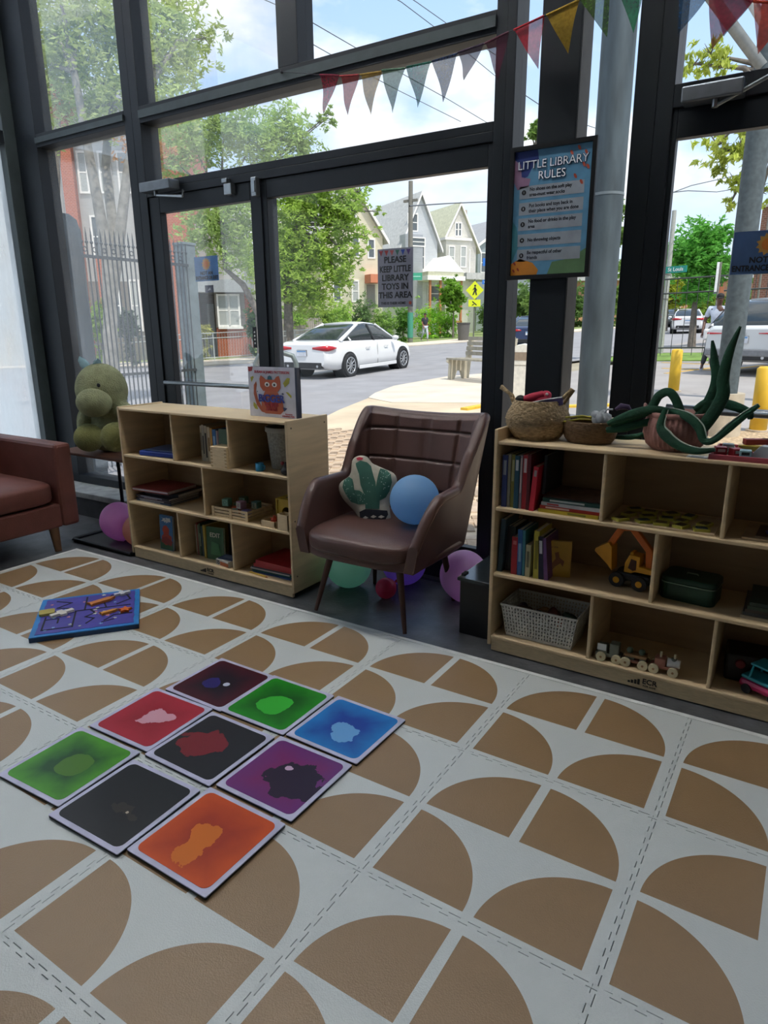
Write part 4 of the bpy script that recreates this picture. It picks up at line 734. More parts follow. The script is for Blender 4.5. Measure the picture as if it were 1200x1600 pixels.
for k, (c, x, y, z, kind, a) in enumerate(bl):
    t = thing('building_block', ('wine red small cube', 'sage green roof shaped', 'bright red cube', 'pale blue cube', 'pale grey wedge', 'red cube right of the grey wedge', 'mustard plank', 'rust red plank', 'dark wine plank', 'teal plank', 'blue grey cube', 'moss green roof shaped', 'scarlet cube', 'cream cube', 'blue roof shaped', 'yellow cube')[k]+' block in the red tray', 'toy block', (x, y, ZTOP+.004+z), a, 'painted blocks in the red tray'); cm = mat('paint_'+c, c, .45)
    if kind == 'cube': MB().bx(-.018, .018, -.018, .018, 0, .034).build('block', cm, t, bevel=.002); MB().bx(-.012, .012, -.0185, -.018, .018, .028).build('painted_band', mat('paint_band_'+str(k % 2), ('c8c4bc', '2c3434')[k % 2], .5), t)
    elif kind == 'plank': MB().bx(-.045, .045, -.014, .014, 0, .02).build('block', cm, t, bevel=.002)
    elif kind == 'roof': MB().prism([(-.028, 0), (.028, 0), (0, .03)], -.015, .015, Matrix.Rotation(PI/2, 4, 'X')).build('block', cm, t, bevel=.0015)
    else: MB().prism([(-.04, 0), (.04, 0), (.04, .05), (.0, .05)], -.02, .02, Matrix.Rotation(PI/2, 4, 'X')).build('block', cm, t, bevel=.002)

# ================================================================= armchair
LE = mat('brown_leather', '5a3f38', .38, 0, (8, .12), (220, .12), spec=.5); LEG = mat('dark_walnut', '4a2c22', .45, 0, (20, .25, (1, 1, .2))); SEAM = mat('seam_thread', '7a5c50', .6)
ch = thing('armchair', 'brown leather wingback armchair with quilted back and tapered wooden legs', 'armchair', (-.85, .90, 0), .0)
def sm(f): f = max(0, min(1, f)); return f*f*(3-2*f)
def plan(s):   # s 0..1: middle of the back .. front of an arm
    if s > .50:
        f = (s-.50)/.50; x, y = .315, .16-.46*f
    else:
        a = s/.50*PI/2; x, y = .315*math.sin(a)**.62, .16+.135*math.cos(a)**.62
    tz = .955+.018*sm(s/.33)-.31*sm((s-.40)/.20)
    if s > .80: tz -= .20*((s-.80)/.20)**1.7
    tz -= .03*math.exp(-((s-.385)/.022)**2)*0
    ox = .055*sm(s/.3)+.03*sm((s-.55)/.3); oy = .135*(1-sm((s-.36)/.22))
    return x, y, ox, oy, tz
def shellpoint(u, v, off=0.0):
    s = abs(u); sg = 1 if u >= 0 else -1; bx_, by_, ox, oy, tz = plan(s); z0 = .335; z = z0+(tz-z0)*v; k = max(0, (z-z0)/.62)
    x = bx_+ox*k**.8*1.1; y = by_+oy*k**1.25
    n = Vector((1, 0, 0)) if s > .52 else Vector((sm((s-.18)/.28), 1-.95*sm((s-.25)/.27), 0)).normalized()
    x -= n.x*off; y -= n.y*off
    return Vector((max(x, 0)*sg, y, z))
TH = .052
def inner_off(u, v):
    s = abs(u); sgn = 1 if u >= 0 else -1; p = shellpoint(u, v); d = TH; k = (p.z-.335)/.62
    if s < .48 and p.z > .45:
        g = 0
        for sx_ in (-.145, .025, .185): g = max(g, math.exp(-((p.x-sx_*(1+.12*k))/.007)**2))
        for sz_ in (.865, .715, .565): g = max(g, math.exp(-((p.z-sz_)/.006)**2))
        d += .012*sm((.48-s)/.05)*sm((p.z-.45)/.05)*sm((.975-p.z)/.04)-.014*g*sm((.48-s)/.05)
    return d
mb = MB(); NU, NV, NA = 300, 120, 8; vs = []
for i in range(NU+1):
    u = -1+2*i/NU; ring = []; tz = plan(abs(u))[4]; vt = 1-(TH/2)/(tz-.335)
    for j in range(NV+1): ring.append(shellpoint(u, vt*j/NV))
    for j in range(1, NA): q = PI*j/NA; ring.append(shellpoint(u, vt+(1-vt)*math.sin(q), TH/2*(1-math.cos(q))))
    for j in range(NV, -1, -1): ring.append(shellpoint(u, vt*j/NV, inner_off(u, vt*j/NV) if j < NV else TH))
    vs += ring
W2 = len(ring)
fs = [(i*W2+k, (i+1)*W2+k, (i+1)*W2+(k+1) % W2, i*W2+(k+1) % W2) for i in range(NU) for k in range(W2)]
mb.add(vs, fs, True); mb.add(vs[:W2], [tuple(range(W2))]); mb.add(vs[-W2:], [tuple(reversed(range(W2)))])
mb.build('backrest_shell', LE, ch, fix=True)
def superbox(c, r, e, n=40, m=24):
    mb = MB(); vs = []; f = lambda w, q: math.copysign(abs(w)**q, w)
    for i in range(m+1):
        ph = -PI/2+PI*i/m
        for k in range(n):
            t = 2*PI*k/n; vs.append((c[0]+r[0]*f(math.cos(ph), e[1])*f(math.cos(t), e[0]), c[1]+r[1]*f(math.cos(ph), e[1])*f(math.sin(t), e[0]), c[2]+r[2]*f(math.sin(ph), e[1])))
    return mb.add(vs, [(i*n+k, i*n+(k+1) % n, (i+1)*n+(k+1) % n, (i+1)*n+k) for i in range(m) for k in range(n)], True)
superbox((0, -.045, .412), (.300, .315, .064), (.5, .55)).build('seat_cushion', LE, ch)
superbox((0, -.01, .358), (.325, .315, .045), (.42, .5)).build('seat_base', LE, ch)
mb = MB(); mb.tube([(x, -.045-.302*(1-abs(x/.33)**3.2)**.5 if abs(x) < .33 else -.045, .372) for x in [-.31+.62*k/30 for k in range(31)]], .0022, 6).build('seam_piping', SEAM, ch)
mb = MB().tube([shellpoint(-1+2*k/160, 1-.035/(plan(abs(-1+2*k/160))[4]-.335), -.0005) for k in range(161)], .0016, 6, False).build('seam_piping', SEAM, ch)
for s_ in (-1, 1): MB().tube([shellpoint(s_, k/20*.9, .002)+Vector((0, -.001, 0)) for k in range(21)], .002, 6).build('seam_piping', SEAM, ch)
for (tx, ty, bx_, by_) in ((-.215, -.17, -.285, -.235), (.17, -.18, .235, -.235), (.2, .18, .235, .262), (-.2, .18, -.25, .25)): MB().cyl((tx, ty, .34), (bx_, by_, .012 if by_ < 0 else .0), .019, .010, 20).build('leg', LEG, ch)
# cactus pillow: outline traced in plan, inflated
OUT = [(220, 170), (250, 138), (300, 120), (355, 125), (395, 150), (415, 200), (470, 215), (520, 240), (580, 262), (640, 285), (668, 330), (665, 400), (640, 470), (605, 530), (590, 600), (615, 690), (620, 780), (590, 835), (530, 868), (440, 872), (370, 845), (335, 790), (310, 720), (275, 650), (200, 590), (130, 520), (92, 440), (100, 380), (150, 345), (215, 318), (225, 240)]
pc = (400, 480); PS = .405/750
def norm_(p): return ((p[0]-pc[0])*PS, (pc[1]-p[1])*PS)
O_ = [norm_(p) for p in OUT]
# smooth outline
OO = []
for i in range(len(O_)):
    a, b = O_[i], O_[(i+1) % len(O_)]
    for f in (0, .5): OO.append((a[0]+(b[0]-a[0])*f, a[1]+(b[1]-a[1])*f))
for _ in range(2): OO = [((OO[i-1][0]+2*OO[i][0]+OO[(i+1) % len(OO)][0])/4, (OO[i-1][1]+2*OO[i][1]+OO[(i+1) % len(OO)][1])/4) for i in range(len(OO))]
def rad(x, z):
    a = math.atan2(z, x); best = None
    for i in range(len(OO)):
        p, q = OO[i], OO[(i+1) % len(OO)]; cr_ = (q[0]-p[0])*math.sin(a)-(q[1]-p[1])*math.cos(a)
        if abs(cr_) < 1e-9: continue
        s = (p[1]*math.cos(a)-p[0]*math.sin(a))/cr_
        if 0 <= s <= 1:
            r = (p[0]+(q[0]-p[0])*s)*math.cos(a)+(p[1]+(q[1]-p[1])*s)*math.sin(a)
            if r > 0: best = r if best is None else min(best, r)
    return best or .1
def hgt(x, z): r = math.hypot(x, z)/rad(x, z); return .052*max(0, 1-r**2.4)**.55
pil = thing('cactus_cushion', 'cream cushion printed with a green cactus in a black pot, on the brown armchair', 'cushion', tuple(atY(577, 772, .91)), 0)
pil.rotation_euler = (-.25, -.06, .25)
mb = MB(); n = len(OO); K = 12; vs = []
for side in (-1, 1):
    for j in range(K+1):
        f = math.sin(j/K*PI/2)
        for (x, z) in OO: vs.append((x*f, side*.052*max(0, 1-f**2.4)**.55, z*f))
for sd in (0, 1):
    o_ = sd*(K+1)*n
    mb.add([vs[o_+q] for q in range((K+1)*n)], [tuple(q if sd == 0 else q for q in ((j*n+k, j*n+(k+1) % n, (j+1)*n+(k+1) % n, (j+1)*n+k) if sd else (j*n+k, (j+1)*n+k, (j+1)*n+(k+1) % n, j*n+(k+1) % n))) for j in range(K) for k in range(n)], True)
mb.build('cushion_body', mat('cream_canvas', 'b0aa9a', .9, 0, (30, .1), (50, .3)), pil, fix=True)
def decal(nm, poly, c, lift=.003, step=.006):
    P = [norm_(p) for p in poly]; mb = MB(); xs = [p[0] for p in P]; zs = [p[1] for p in P]
    bm = bmesh.new(); f = bm.faces.new([bm.verts.new((x, 0, z)) for x, z in P]); bmesh.ops.triangulate(bm, faces=[f])
    for _ in range(3): bmesh.ops.subdivide_edges(bm, edges=[e for e in bm.edges if e.calc_length() > step], cuts=1, use_grid_fill=False); bmesh.ops.triangulate(bm, faces=bm.faces[:])
    for v in bm.verts: v.co.y = -hgt(v.co.x, v.co.z)-lift
    me = bpy.data.meshes.new(nm); bm.to_mesh(me); bm.free(); me.polygons.foreach_set('use_smooth', [True]*len(me.polygons)); me.materials.append(mat('dec_'+c, c, .85)); o = bpy.data.objects.new(nm, me); COL.objects.link(o); o.parent = pil
GC_ = '2c5a4c'
decal('printed_stem', [(285, 200), (330, 175), (390, 190), (430, 225), (460, 300), (490, 370), (500, 430), (530, 500), (530, 615), (400, 615), (395, 500), (350, 400), (330, 300), (295, 230)], GC_)
decal('printed_arm', [(165, 350), (210, 322), (260, 345), (280, 400), (285, 445), (340, 450), (400, 490), (420, 570), (330, 578), (250, 555), (200, 490), (160, 420)], GC_, .0032)
decal('printed_arm', [(515, 245), (570, 260), (620, 300), (635, 370), (615, 450), (580, 510), (530, 540), (490, 530), (495, 440), (520, 380), (512, 300)], GC_, .0032)
decal('printed_pot', [(335, 645), (400, 618), (590, 628), (598, 665), (585, 700), (570, 790), (420, 788), (375, 700), (340, 698)], '1b1e28', .004)
decal('printed_flower', [(280, 150), (310, 140), (352, 150), (345, 168), (300, 172)], 'a8283c', .004)
for (x, y) in ((400, 695), (478, 684), (548, 684), (425, 737), (490, 725), (545, 727)): decal('printed_diamond', [(x-28, y+4), (x, y-14), (x+30, y), (x, y+14)], 'c4c0b4', .0075)
for k in range(62):
    x, y = random.choice([(random.uniform(330, 480), random.uniform(210, 590)), (random.uniform(180, 270), random.uniform(345, 520)), (random.uniform(530, 615), random.uniform(270, 500)), (random.uniform(250, 400), random.uniform(470, 560))]); a = random.uniform(0, 3); c_, s_ = math.cos(a)*9, math.sin(a)*9
    decal('printed_spine', [(x-c_*.3+s_*.3, y-s_*.3-c_*.3), (x+c_, y+s_), (x+c_*.3-s_*.3, y+s_*.3+c_*.3)][:3], 'c4d4c8', .0075)

# ================================================================= balloons
def balloon(lab, c, r, col, tip=(0, 0, -1), sq=1.06):
    t = thing('balloon', lab, 'balloon', tuple(c)); m = mat('latex_'+col, col, .32, 0, (2, .05), None, .5, trans=.6)
    tv_ = Vector(tip).normalized(); q = tv_.to_track_quat('-Z', 'Y').to_matrix(); mb = MB(); prof = []
    for i in range(29):
        a = PI*i/28; rr = r*math.sin(a); z = r*sq*math.cos(a)
        if a > PI*.62: f = (a-PI*.62)/(PI*.38); z -= r*.10*f*f; rr *= 1-.10*f
        prof.append((max(rr, .002), z))
    mb = MB(q.to_4x4()); mb.lathe(list(reversed(prof)), n=40); mb.build('skin', m, t); MB(q.to_4x4()).cyl((0, 0, -r*sq-.10*r+.002), (0, 0, -r*sq-.10*r-.014), .004, .009, 10).build('knot', mat('latex_'+col, col), t)
    return t
balloon('sky blue balloon resting on the brown armchair', (-.69, .88, .595), .118, 'a4d2f8', (.2, .9, -.4), 1.0)
balloon('mint green balloon under the left side of the armchair', (-1.19, 1.03, .128), .125, 'c8fae4', (.5, -.3, .55), 1.0)
balloon('violet balloon under the middle of the armchair', (-.955, 1.225, .124), .122, 'caa6ff', (-.3, .9, .3), 1.0)
balloon('small crimson balloon on the floor before the violet one', (-.93, 1.0, .0575), .0555, 'e8648a', (.3, .8, .3), 1.0)
balloon('pink lilac balloon on the floor right of the armchair', (-.585, 1.215, .128), .126, 'f8caf6', (.1, -.15, -1), 1.06)
balloon('pink lilac balloon behind the left end of the left shelf', (-2.98, .90, .145), .122, 'fabef4', (.3, -.1, -1), 1.04)
balloon('peach balloon half hidden behind the left shelf', (-2.77, .90, .115), .108, 'f4bca8', (1, 0, .2), 1.0)
# dark box beside the right shelf
t = thing('black_box', 'black box with a reflective lid on the floor left of the right shelf', 'box', (-.33, 1.0, 0)); MB().bx(-.09, .07, -.17, .17, 0, .262).build('body', mat('box_black', '101114', .4), t, bevel=.004); MB().bx(-.10, .075, -.18, .18, .262, .278).build('lid', mat('box_lid', '3c4448', .15, .3), t, bevel=.003); MB().bx(-.098, -.08, -.14, -.10, .278, .284).build('latch', RUBBER, t)

# ================================================================= sofa
SL = mat('rust_leather', '6c4037', .5, 0, (7, .15), (150, .15), spec=.4)
so = thing('sofa', 'rust brown leather sofa with square arms against the left glass', 'sofa', (-3.55, -.3, 0))
X0, X1 = -.80, .43   # local x of back and front face
X0 = -.55
MB().bx(X0, X1, .90, 1.015, .157, .69).build('arm', SL, so, bevel=.022); MB().bx(X0, X1, -1.12, -1.0, .157, .69).build('arm', SL, so, bevel=.022)
MB().bx(X0, X1-.01, -1.0, .90, .16, .31).build('base', SL, so, bevel=.012)
for y0, y1 in ((-.05, .895), (-.995, -.055)):
    c = superbox(((X0+.18+X1)/2, (y0+y1)/2, .385), ((X1-X0-.18)/2+.005, (y1-y0)/2, .078), (.25, .35)).build('seat_cushion', SL, so)
    for px_ in (0, 1): MB().ell((.0+.2*px_, (y0+y1)/2, .462), (.012, .012, .004), 10, 6).build('button', SL, c)
    superbox((X0+.10, (y0+y1)/2, .60), (.09, (y1-y0)/2, .19), (.3, .35)).build('back_cushion', SL, so)
MB().bx(X0-.06, X0+.02, -1.0, .9, .16, .74).build('back_frame', SL, so, bevel=.02)
for x, y in ((.37, .86), (.37, -.95), (-.5, .86), (-.5, -.95)): MB().cyl((x, y, .165), (x+.02*(1 if x > 0 else -1), y, 0), .032, .021, 16).build('leg', mat('sofa_leg', '7a5a3e', .5), so)
# ================================================================= side table and plush hippo
st = thing('side_table', 'C shaped side table with black steel frame and brown wooden top', 'side table', (-3.0, .9, 0)); BS = mat('black_steel', '17181b', .45, .5)
def bar(n_, a, b, w_=.025): a, b = Vector(a), Vector(b); MB().tube([a, b], w_/2*1.2, 4).build(n_, BS, st)
for a, b in (((-.26, -.165, .015), (.34, -.165, .015)), ((-.26, .17, .015), (.34, .17, .015)), ((-.26, -.165, .015), (-.26, .17, .015)), ((.34, -.165, .015), (.34, .17, .015))): bar('base_bar', a, b)
MB().bx(-.25, .33, -.155, .16, .006, .012).build('base_plate', mat('base_plate', '3a3b3d', .4, .3), st)
bar('post', (-.262, .245, .015), (-.262, .245, .57)); bar('post', (.30, .245, .015), (.30, .245, .57)); bar('base_bar', (-.262, .17, .015), (-.262, .25, .015)); bar('base_bar', (.30, .17, .015), (.30, .25, .015))
top = MB().prism(rrect(.38, .19, .02), 0, .018).build('table_top', mat('brown_top', '5c3a2a', .5, 0, (6, .25, (1, 6, 1))), st, bevel=.003); top.location = (-.10, .115, .572); top.rotation_euler = (0, 0, -.0)
HG = mat('plush_green', '8b8f6b', .95, 0, (16, .22), (140, .9)); HB = mat('plush_body', '6f7550', .95, 0, (12, .25), (120, .9)); HF = mat('plush_foot', '777846', .95, 0, (16, .2), (140, .9)); HE = mat('plush_ear', '6f8a90', .9)
def AH(x, y, Y=.95): return atY(x, y, Y)
hp = thing('plush_hippo', 'olive green plush hippo with blue grey ears sitting on the side table', 'stuffed toy', (-3.22, .98, .59)); ho = Vector(hp.location)
def E_(mb, x, y, Y, rx, rz, ry=None, rot=0): c = AH(x, y, Y)-ho; mb.ell(c, (rx, ry or rx, rz), 24, 16, Matrix.Rotation(rot, 3, 'Y')); return mb
s_ = (Vector(AH(150, 640, .95))-CAM).length/FOC
mb = MB(); E_(mb, 159, 609, .98, 36*s_, 37*s_, 35*s_); E_(mb, 168, 676, 1.0, 34*s_, 27*s_, 30*s_); E_(mb, 165, 655, 1.02, 28*s_, 30*s_)
E_(mb, 190, 640, 1.02, 30*s_, 13*s_, 14*s_, .35); E_(mb, 133, 662, .93, 11*s_, 24*s_, 12*s_, .12); E_(mb, 136, 650, .97, 12*s_, 22*s_, 12*s_, .35)
mb.build('body', HG, hp, remesh=.010)
mb = MB(); E_(mb, 147, 629, .86, 25*s_, 20*s_, 23*s_); mb.build('muzzle', HG, hp, remesh=.008)
mb = MB(); E_(mb, 139, 684, .82, 20*s_, 19.5*s_, 20*s_); mb.build('foot', HF, hp, remesh=.008)
mb = MB(); E_(mb, 181, 683, .82, 19*s_, 20*s_, 20*s_); mb.build('foot', HF, hp, remesh=.008)
mb = MB(); a_0 = AH(141, 644, .93)-ho; a_1 = AH(133, 660, .885)-ho; a_2 = AH(131, 676, .855)-ho; mb.tube([a_0, a_1, a_2], [12*s_, 11*s_, 9*s_], 14); mb.ell(a_2, 9.5*s_, 14, 10); mb.build('arm', HG, hp, remesh=.007)
c = AH(154, 602, .84)-ho; MB().ell(c, (.013, .009, .013)).build('eye', RUBBER, hp)
c = AH(128, 596, .9)-ho; MB().ell(c, (.009, .006, .009)).build('eye', RUBBER, hp)
for (x0, y0, x1, y1, w_) in ((137, 576, 124, 557, 8), (152, 572, 152, 560, 7)):
    a = AH(x0, y0, .97)-ho; b = AH(x1, y1, .97)-ho; m_ = (a+b)/2; MB().tube([a, a+(b-a)*.3, a+(b-a)*.7, b], [w_*s_*.7, w_*s_, w_*s_*.75, .003], 14, flat=.5).build('ear', HE, hp)

# ================================================================= signs, poster, bunting
SG = mat('sign_grey', '8a8c9c', .6)
po = thing('framed_poster', 'black framed LITTLE LIBRARY RULES poster on the dark column', 'poster', (-.2255, 1.222, 1.58)); PW, PH = .371, .537
mb = MB(); b_ = .018
for q in ((-PW/2, PW/2, 0, b_), (-PW/2, PW/2, PH-b_, PH), (-PW/2, -PW/2+b_, b_, PH-b_), (PW/2-b_, PW/2, b_, PH-b_)): mb.bx(q[0], q[1], -.018, 0, q[2], q[3])
mb.build('frame', mat('frame_black', '0d0f12', .4), po); MB().bx(-PW/2+b_, PW/2-b_, -.006, -.001, b_, PH-b_).build('print_background', mat('poster_blue', '5b8fb0', .35), po)
def pp(nm, pts, c, lay): printp(po, nm, [(-PW/2+b_+(PW-2*b_)*x, b_+(PH-2*b_)*(1-y)) for x, y in pts], c, lay, -.006)
pp('printed_cloud', [(0, .0), (.3, .0), (.32, .08), (.25, .12), (.18, .2), (.08, .22), (.04, .14), (0, .12)], '1f3478', 1); pp('printed_cloud', [(0, .06), (.08, .1), (.1, .2), (.22, .22), (.2, .28), (.05, .3), (0, .24)], '8a6a86', 2)
pp('printed_hill', [(0, .9), (.12, .86), (.3, .9), (.38, .96), (.36, 1), (0, 1)], 'c07a20', 2); pp('printed_hill', [(.5, 1), (.56, .9), (.8, .88), (1, .8), (1, 1)], '5a7c54', 1); pp('printed_hill', [(0, .55), (.06, .6), (.1, .75), (.0, .9)], '3f8290', 1)
for k, (x, y) in enumerate(((.74, .06), (.83, .03), (.92, .07), (.8, .24), (.88, .29), (.95, .18), (.9, .16))): pp('printed_spot', [(x+.022*math.cos(q), y+.02*math.sin(q+.6)) for q in [2*PI*j/9 for j in range(9)]], 'a84a34', 3)
for k, (x, y) in enumerate(((.05, .9), (.1, .95), (.04, .96))): pp('printed_spot', [(x+.018*math.cos(q), y+.015*math.sin(q+.6)) for q in [2*PI*j/9 for j in range(9)]], '8a2a20', 4)
PX = lambda x: -PW/2+b_+(PW-2*b_)*x
PZ = lambda y: b_+(PH-2*b_)*(1-y)
INKW = mat('ink_white', 'e6ecf0', .5); rules = [(.33, ['No shoes on the soft play', 'area-must wear socks']), (.46, ['Put books and toys back in', 'their place when you are done']), (.585, ['No food or drinks in the play', 'area']), (.715, ['No throwing objects']), (.84, ['Be respectful of other', 'friends'])]
text('LITTLE LIBRARY', .046, (PX(.5), -.0085, PZ(.115)), mat('ink_deep', '22305a', .5), po, bold=.0016, sp=1.0, sx=.95); text('LITTLE LIBRARY', .046, (PX(.5), -.0098, PZ(.115)), INKW, po, bold=-.0002, sx=.95)
text('RULES', .046, (PX(.5), -.0085, PZ(.205)), mat('ink_deep', '22305a', .5), po, bold=.0016, sx=.95); text('RULES', .046, (PX(.5), -.0098, PZ(.205)), INKW, po, bold=-.0002, sx=.95)
for y, ls in rules:
    pp('text_panel', [(.08, y-.055), (.92, y-.055), (.92, y+.045), (.08, y+.045)], '8f97a0', 2)
    MB().cyl((PX(.14), -.0072, PZ(y-.005)), (PX(.14), -.0080, PZ(y-.005)), .010, .010, 20).build('bullet', BLACKP, po); text(str(rules.index((y, ls))+1), .012, (PX(.14), -.0084, PZ(y-.005)), INKW, po, depth=.0002)
    for k, l_ in enumerate(ls): text(l_, .0195, (PX(.215), -.0074, PZ(y-.005+(k-(len(ls)-1)/2)*.042)), mat('ink_dark', '1c2430', .6), po, align='LEFT', bold=.0005, depth=.0002, sx=.9)
def printed_sign(name, lab, x0, x1, z0, z1, m, y=1.428):
    t = thing(name, lab, 'sign', ((x0+x1)/2, y, (z0+z1)/2)); MB().bx(-(x1-x0)/2, (x1-x0)/2, 0, .002, -(z1-z0)/2, (z1-z0)/2).build('sheet', m, t); return t
k_ = 1.428
def ex_(px, py): return atY(px, py, k_)
a, b = ex_(590, 389), ex_(645, 480); sg = printed_sign('paper_sign', 'white sign asking to KEEP LITTLE LIBRARY TOYS IN THIS AREA, taped to the wide glass', a.x, b.x, b.z+.003, a.z-.003, SG); w_ = b.x-a.x; h_ = a.z-b.z
for k, c in enumerate(('8a1c24', 'a8322c', 'a84a48', '2c6a5a', '2444a0', '4a2c70')):
    x = -w_/2+w_*(.1+k*.155); printp(sg, 'printed_flag', [(x-.013, h_/2-.012+.0*k), (x+.013, h_/2-.012), (x, h_/2-.04)], c, 1)
for k, (l_, y) in enumerate((('PLEASE', .20), ('KEEP LITTLE', .355), ('LIBRARY', .50), ('TOYS IN', .645), ('THIS AREA', .79))): text(l_, .044, (0, -.0012, h_/2-h_*y), BLACKP, sg, bold=.0011, sx=.82 if l_ == 'KEEP LITTLE' else 1, depth=.0004)
text('THIS IS THEIR HOME', .0185, (-.012, -.0012, h_/2-h_*.925), BLACKP, sg, bold=.0003, depth=.0004, sx=.92); printp(sg, 'printed_face', circ(w_/2-.016, h_/2-h_*.925, .009), 'a8442c', 1)
SB = mat('sign_blue', '4f7cb4', .6)
def notan(name, lab, x0, x1, z0, z1, sb):
    t = printed_sign(name, lab, x0, x1, z0, z1, sb); w_, h_ = x1-x0, z1-z0
    printp(t, 'printed_sun', [(f*math.cos(2*PI*k/24), h_*.18+f*math.sin(2*PI*k/24)) for k in range(24) for f in [h_*(.27 if k % 2 else .20)]], 'b8893c', 1); printp(t, 'printed_sun_centre', circ(0, h_*.18, h_*.14), 'c4701c', 2)
    text('NOT AN', h_*.19, (0, -.0014, -h_*.18), BLACKP, t, bold=.001, depth=.0004); text('ENTRANCE OR EXIT', h_*.19, (0, -.0014, -h_*.37), BLACKP, t, bold=.001, depth=.0004, sx=w_/(h_*.19*9.6)); return t
a, b = ex_(303, 402), ex_(342, 438); notan('paper_sign', 'small blue NOT AN ENTRANCE OR EXIT sign on the left glass door', a.x, b.x, b.z, a.z, SB)
a, b = ex_(1148, 363), ex_(1200, 425); notan('paper_sign', 'blue NOT AN ENTRANCE OR EXIT sign on the right glass door, cut by the frame', a.x, a.x+.25, b.z-.005, a.z, mat('sign_blue_shade', '3f5f8c', .6))
a, b = ex_(320, 447), ex_(332, 457); t = printed_sign('sticker', 'tiny dark sticker below the blue sign on the left door', a.x, b.x+.01, b.z, a.z+.004, mat('sticker_dark', '3a3a50', .5)); printp(t, 'printed_mark', [(-.015, -.01), (.015, -.006), (.01, .01)], 'a8a8b4', 1)
a, b = ex_(387, 511), ex_(396, 543); t = printed_sign('sticker', 'narrow black and white upright sticker by the left door stile', -2.135, -2.104, b.z, a.z, BLACKP, 1.385); 
for k in range(4): printp(t, 'printed_mark', [(-.006, -.04+k*.022), (.006, -.04+k*.022), (.005, -.028+k*.022), (-.004, -.03+k*.022)], 'd4d4d0', 1)
# bunting
BC = ['7a1f35', '8a2c30', '8c7030', '50705c', '2f6458', '3a4866', '4a3c50', '5a3040', 'b02030', 'a8882c', '4a6a20', '1f7a4a', '2a4a66', '66606a', '8c1c34', 'b83a20']
segs = [((500, 117), (530, 118), (507, 178)), ((531, 119), (561, 117), (544, 180)), ((563, 117), (596, 112), (579, 179)), ((597, 110), (633, 107), (612, 175)), ((636, 105), (674, 97), (652, 168)), ((676, 96), (715, 84), (693, 160)), ((716, 82), (757, 68), (726, 126)), ((758, 68), (795, 50), (779, 127)), ((803, 47), (850, 25), (841, 108)), ((854, 24), (905, 0), (887, 83)), ((905, -2), (955, -22), (948, 58)), ((962, -25), (1012, -40), (990, 52)), ((1060, -40), (1112, -12), (1060, 54)), ((1110, -14), (1178, 0), (1131, 58)), ]
segs2 = [((1105, -35), (1175, 3), (1112, 78)), ((1177, 2), (1250, 8), (1184, 84))]
GRP = 'fabric bunting flags strung across the glass front'
names = ['crimson', 'brick red', 'mustard', 'sage green', 'bottle green', 'slate blue', 'plum', 'maroon', 'scarlet', 'gold', 'olive green', 'emerald', 'navy', 'grey', 'cherry red', 'orange red']
wherel = ['leftmost of the row over the doors', 'second from the left of the row', 'third from the left of the row', 'fourth from the left of the row', 'fifth from the left of the row', 'sixth from the left of the row', 'with a folded tip left of the door frame post', 'just left of the door frame post', 'above the rules poster', 'in front of the dark column', 'over the narrow window behind the column', 'right of the narrow window', 'at the top right near the dark frame', 'at the top right with an orange tip', 'behind the crossing flags at the top right', 'at the right edge of the picture']
stringp = []
for k, (a, b, c) in enumerate(segs+segs2):
    Y = 1.31-.022*k if k < 14 else .98-.01*(k-14)
    A_, B2, C_ = atY(*a, Y), atY(*b, Y-.01), atY(*c, Y+.004); m = sheer('bunting_'+BC[k], BC[k])
    if k < 14: stringp += [A_, B2]
    o0 = A_.copy(); t = thing('bunting_flag', names[k]+' cloth triangle, '+wherel[k], 'bunting flag', tuple(o0), 0, GRP)
    vs = []; fs = []; R_ = 8
    for i in range(R_+1):
        f = i/R_
        for j in range(2): p = (A_ if j == 0 else B2).lerp(C_, f); p = p+Vector((0, .012*math.sin(f*5+k)*(.5 if j else 1), 0)); vs.append(p-o0)
    mb = MB(); mb.add(vs, [(i*2, i*2+1, i*2+3, i*2+2) for i in range(R_)], True); mb.build('cloth', m, t)
    MB().tube([Vector((0, -.001, 0)), B2-A_+Vector((0, -.001, 0))], .0045, 6).build('hem', mat('hem_'+BC[k], BC[k], .9, 0, (60, .3)), t)
sp0 = Vector(stringp[0])
t = thing('bunting_string', 'thin dark cord carrying the bunting from the transom bar to the right', 'cord', tuple(sp0)); MB().tube([atY(440, 112, 1.36)-sp0]+[p-sp0 for p in stringp], .0022, 5).build('cord', mat('cord_dark', '2c2c34', .8), t); MB().ell(atY(440, 112, 1.36)-sp0, .009, 8, 6).build('tied_knot', MATS['cord_dark'], t)
# ================================================================= outside: ground
def gpoly(name, pts, m, h, label=None, kind='structure', th=.05):
    """pts: ground xy points; slab following the sloping street"""
    n = len(pts); vs = [(x, y, gz(x, y)+h) for x, y in pts]+[(x, y, gz(x, y)+h-th) for x, y in pts]
    o = MB().add(vs, [tuple(range(n)), tuple(reversed(range(n, 2*n)))]+[(i, n+i, n+(i+1) % n, (i+1) % n) for i in range(n)]).build(name, m, fix=True)
    if kind: o['kind'] = kind
    return o
GR = mat('dry_ground', '9a917c', .95, 0, (.6, .2)); ASP = mat('asphalt', '8f8e90', .9, 0, (1.2, .12), (60, .3)); CON = mat('concrete_walk', 'cabfae', .9, 0, (1.5, .12)); CON2 = mat('concrete_near', 'c4b298', .9, 0, (1.0, .16)); GRASS = mat('lawn', '6d8a3c', .95, 0, (3, .3))
def gp(*pts): return [(G(x, y).x, G(x, y).y) for x, y in pts]
gpoly('ground', [(-75, 1.54), (3, 1.54), (40, 30), (60, 160), (-160, 160), (-120, 10)], GR, -.12)
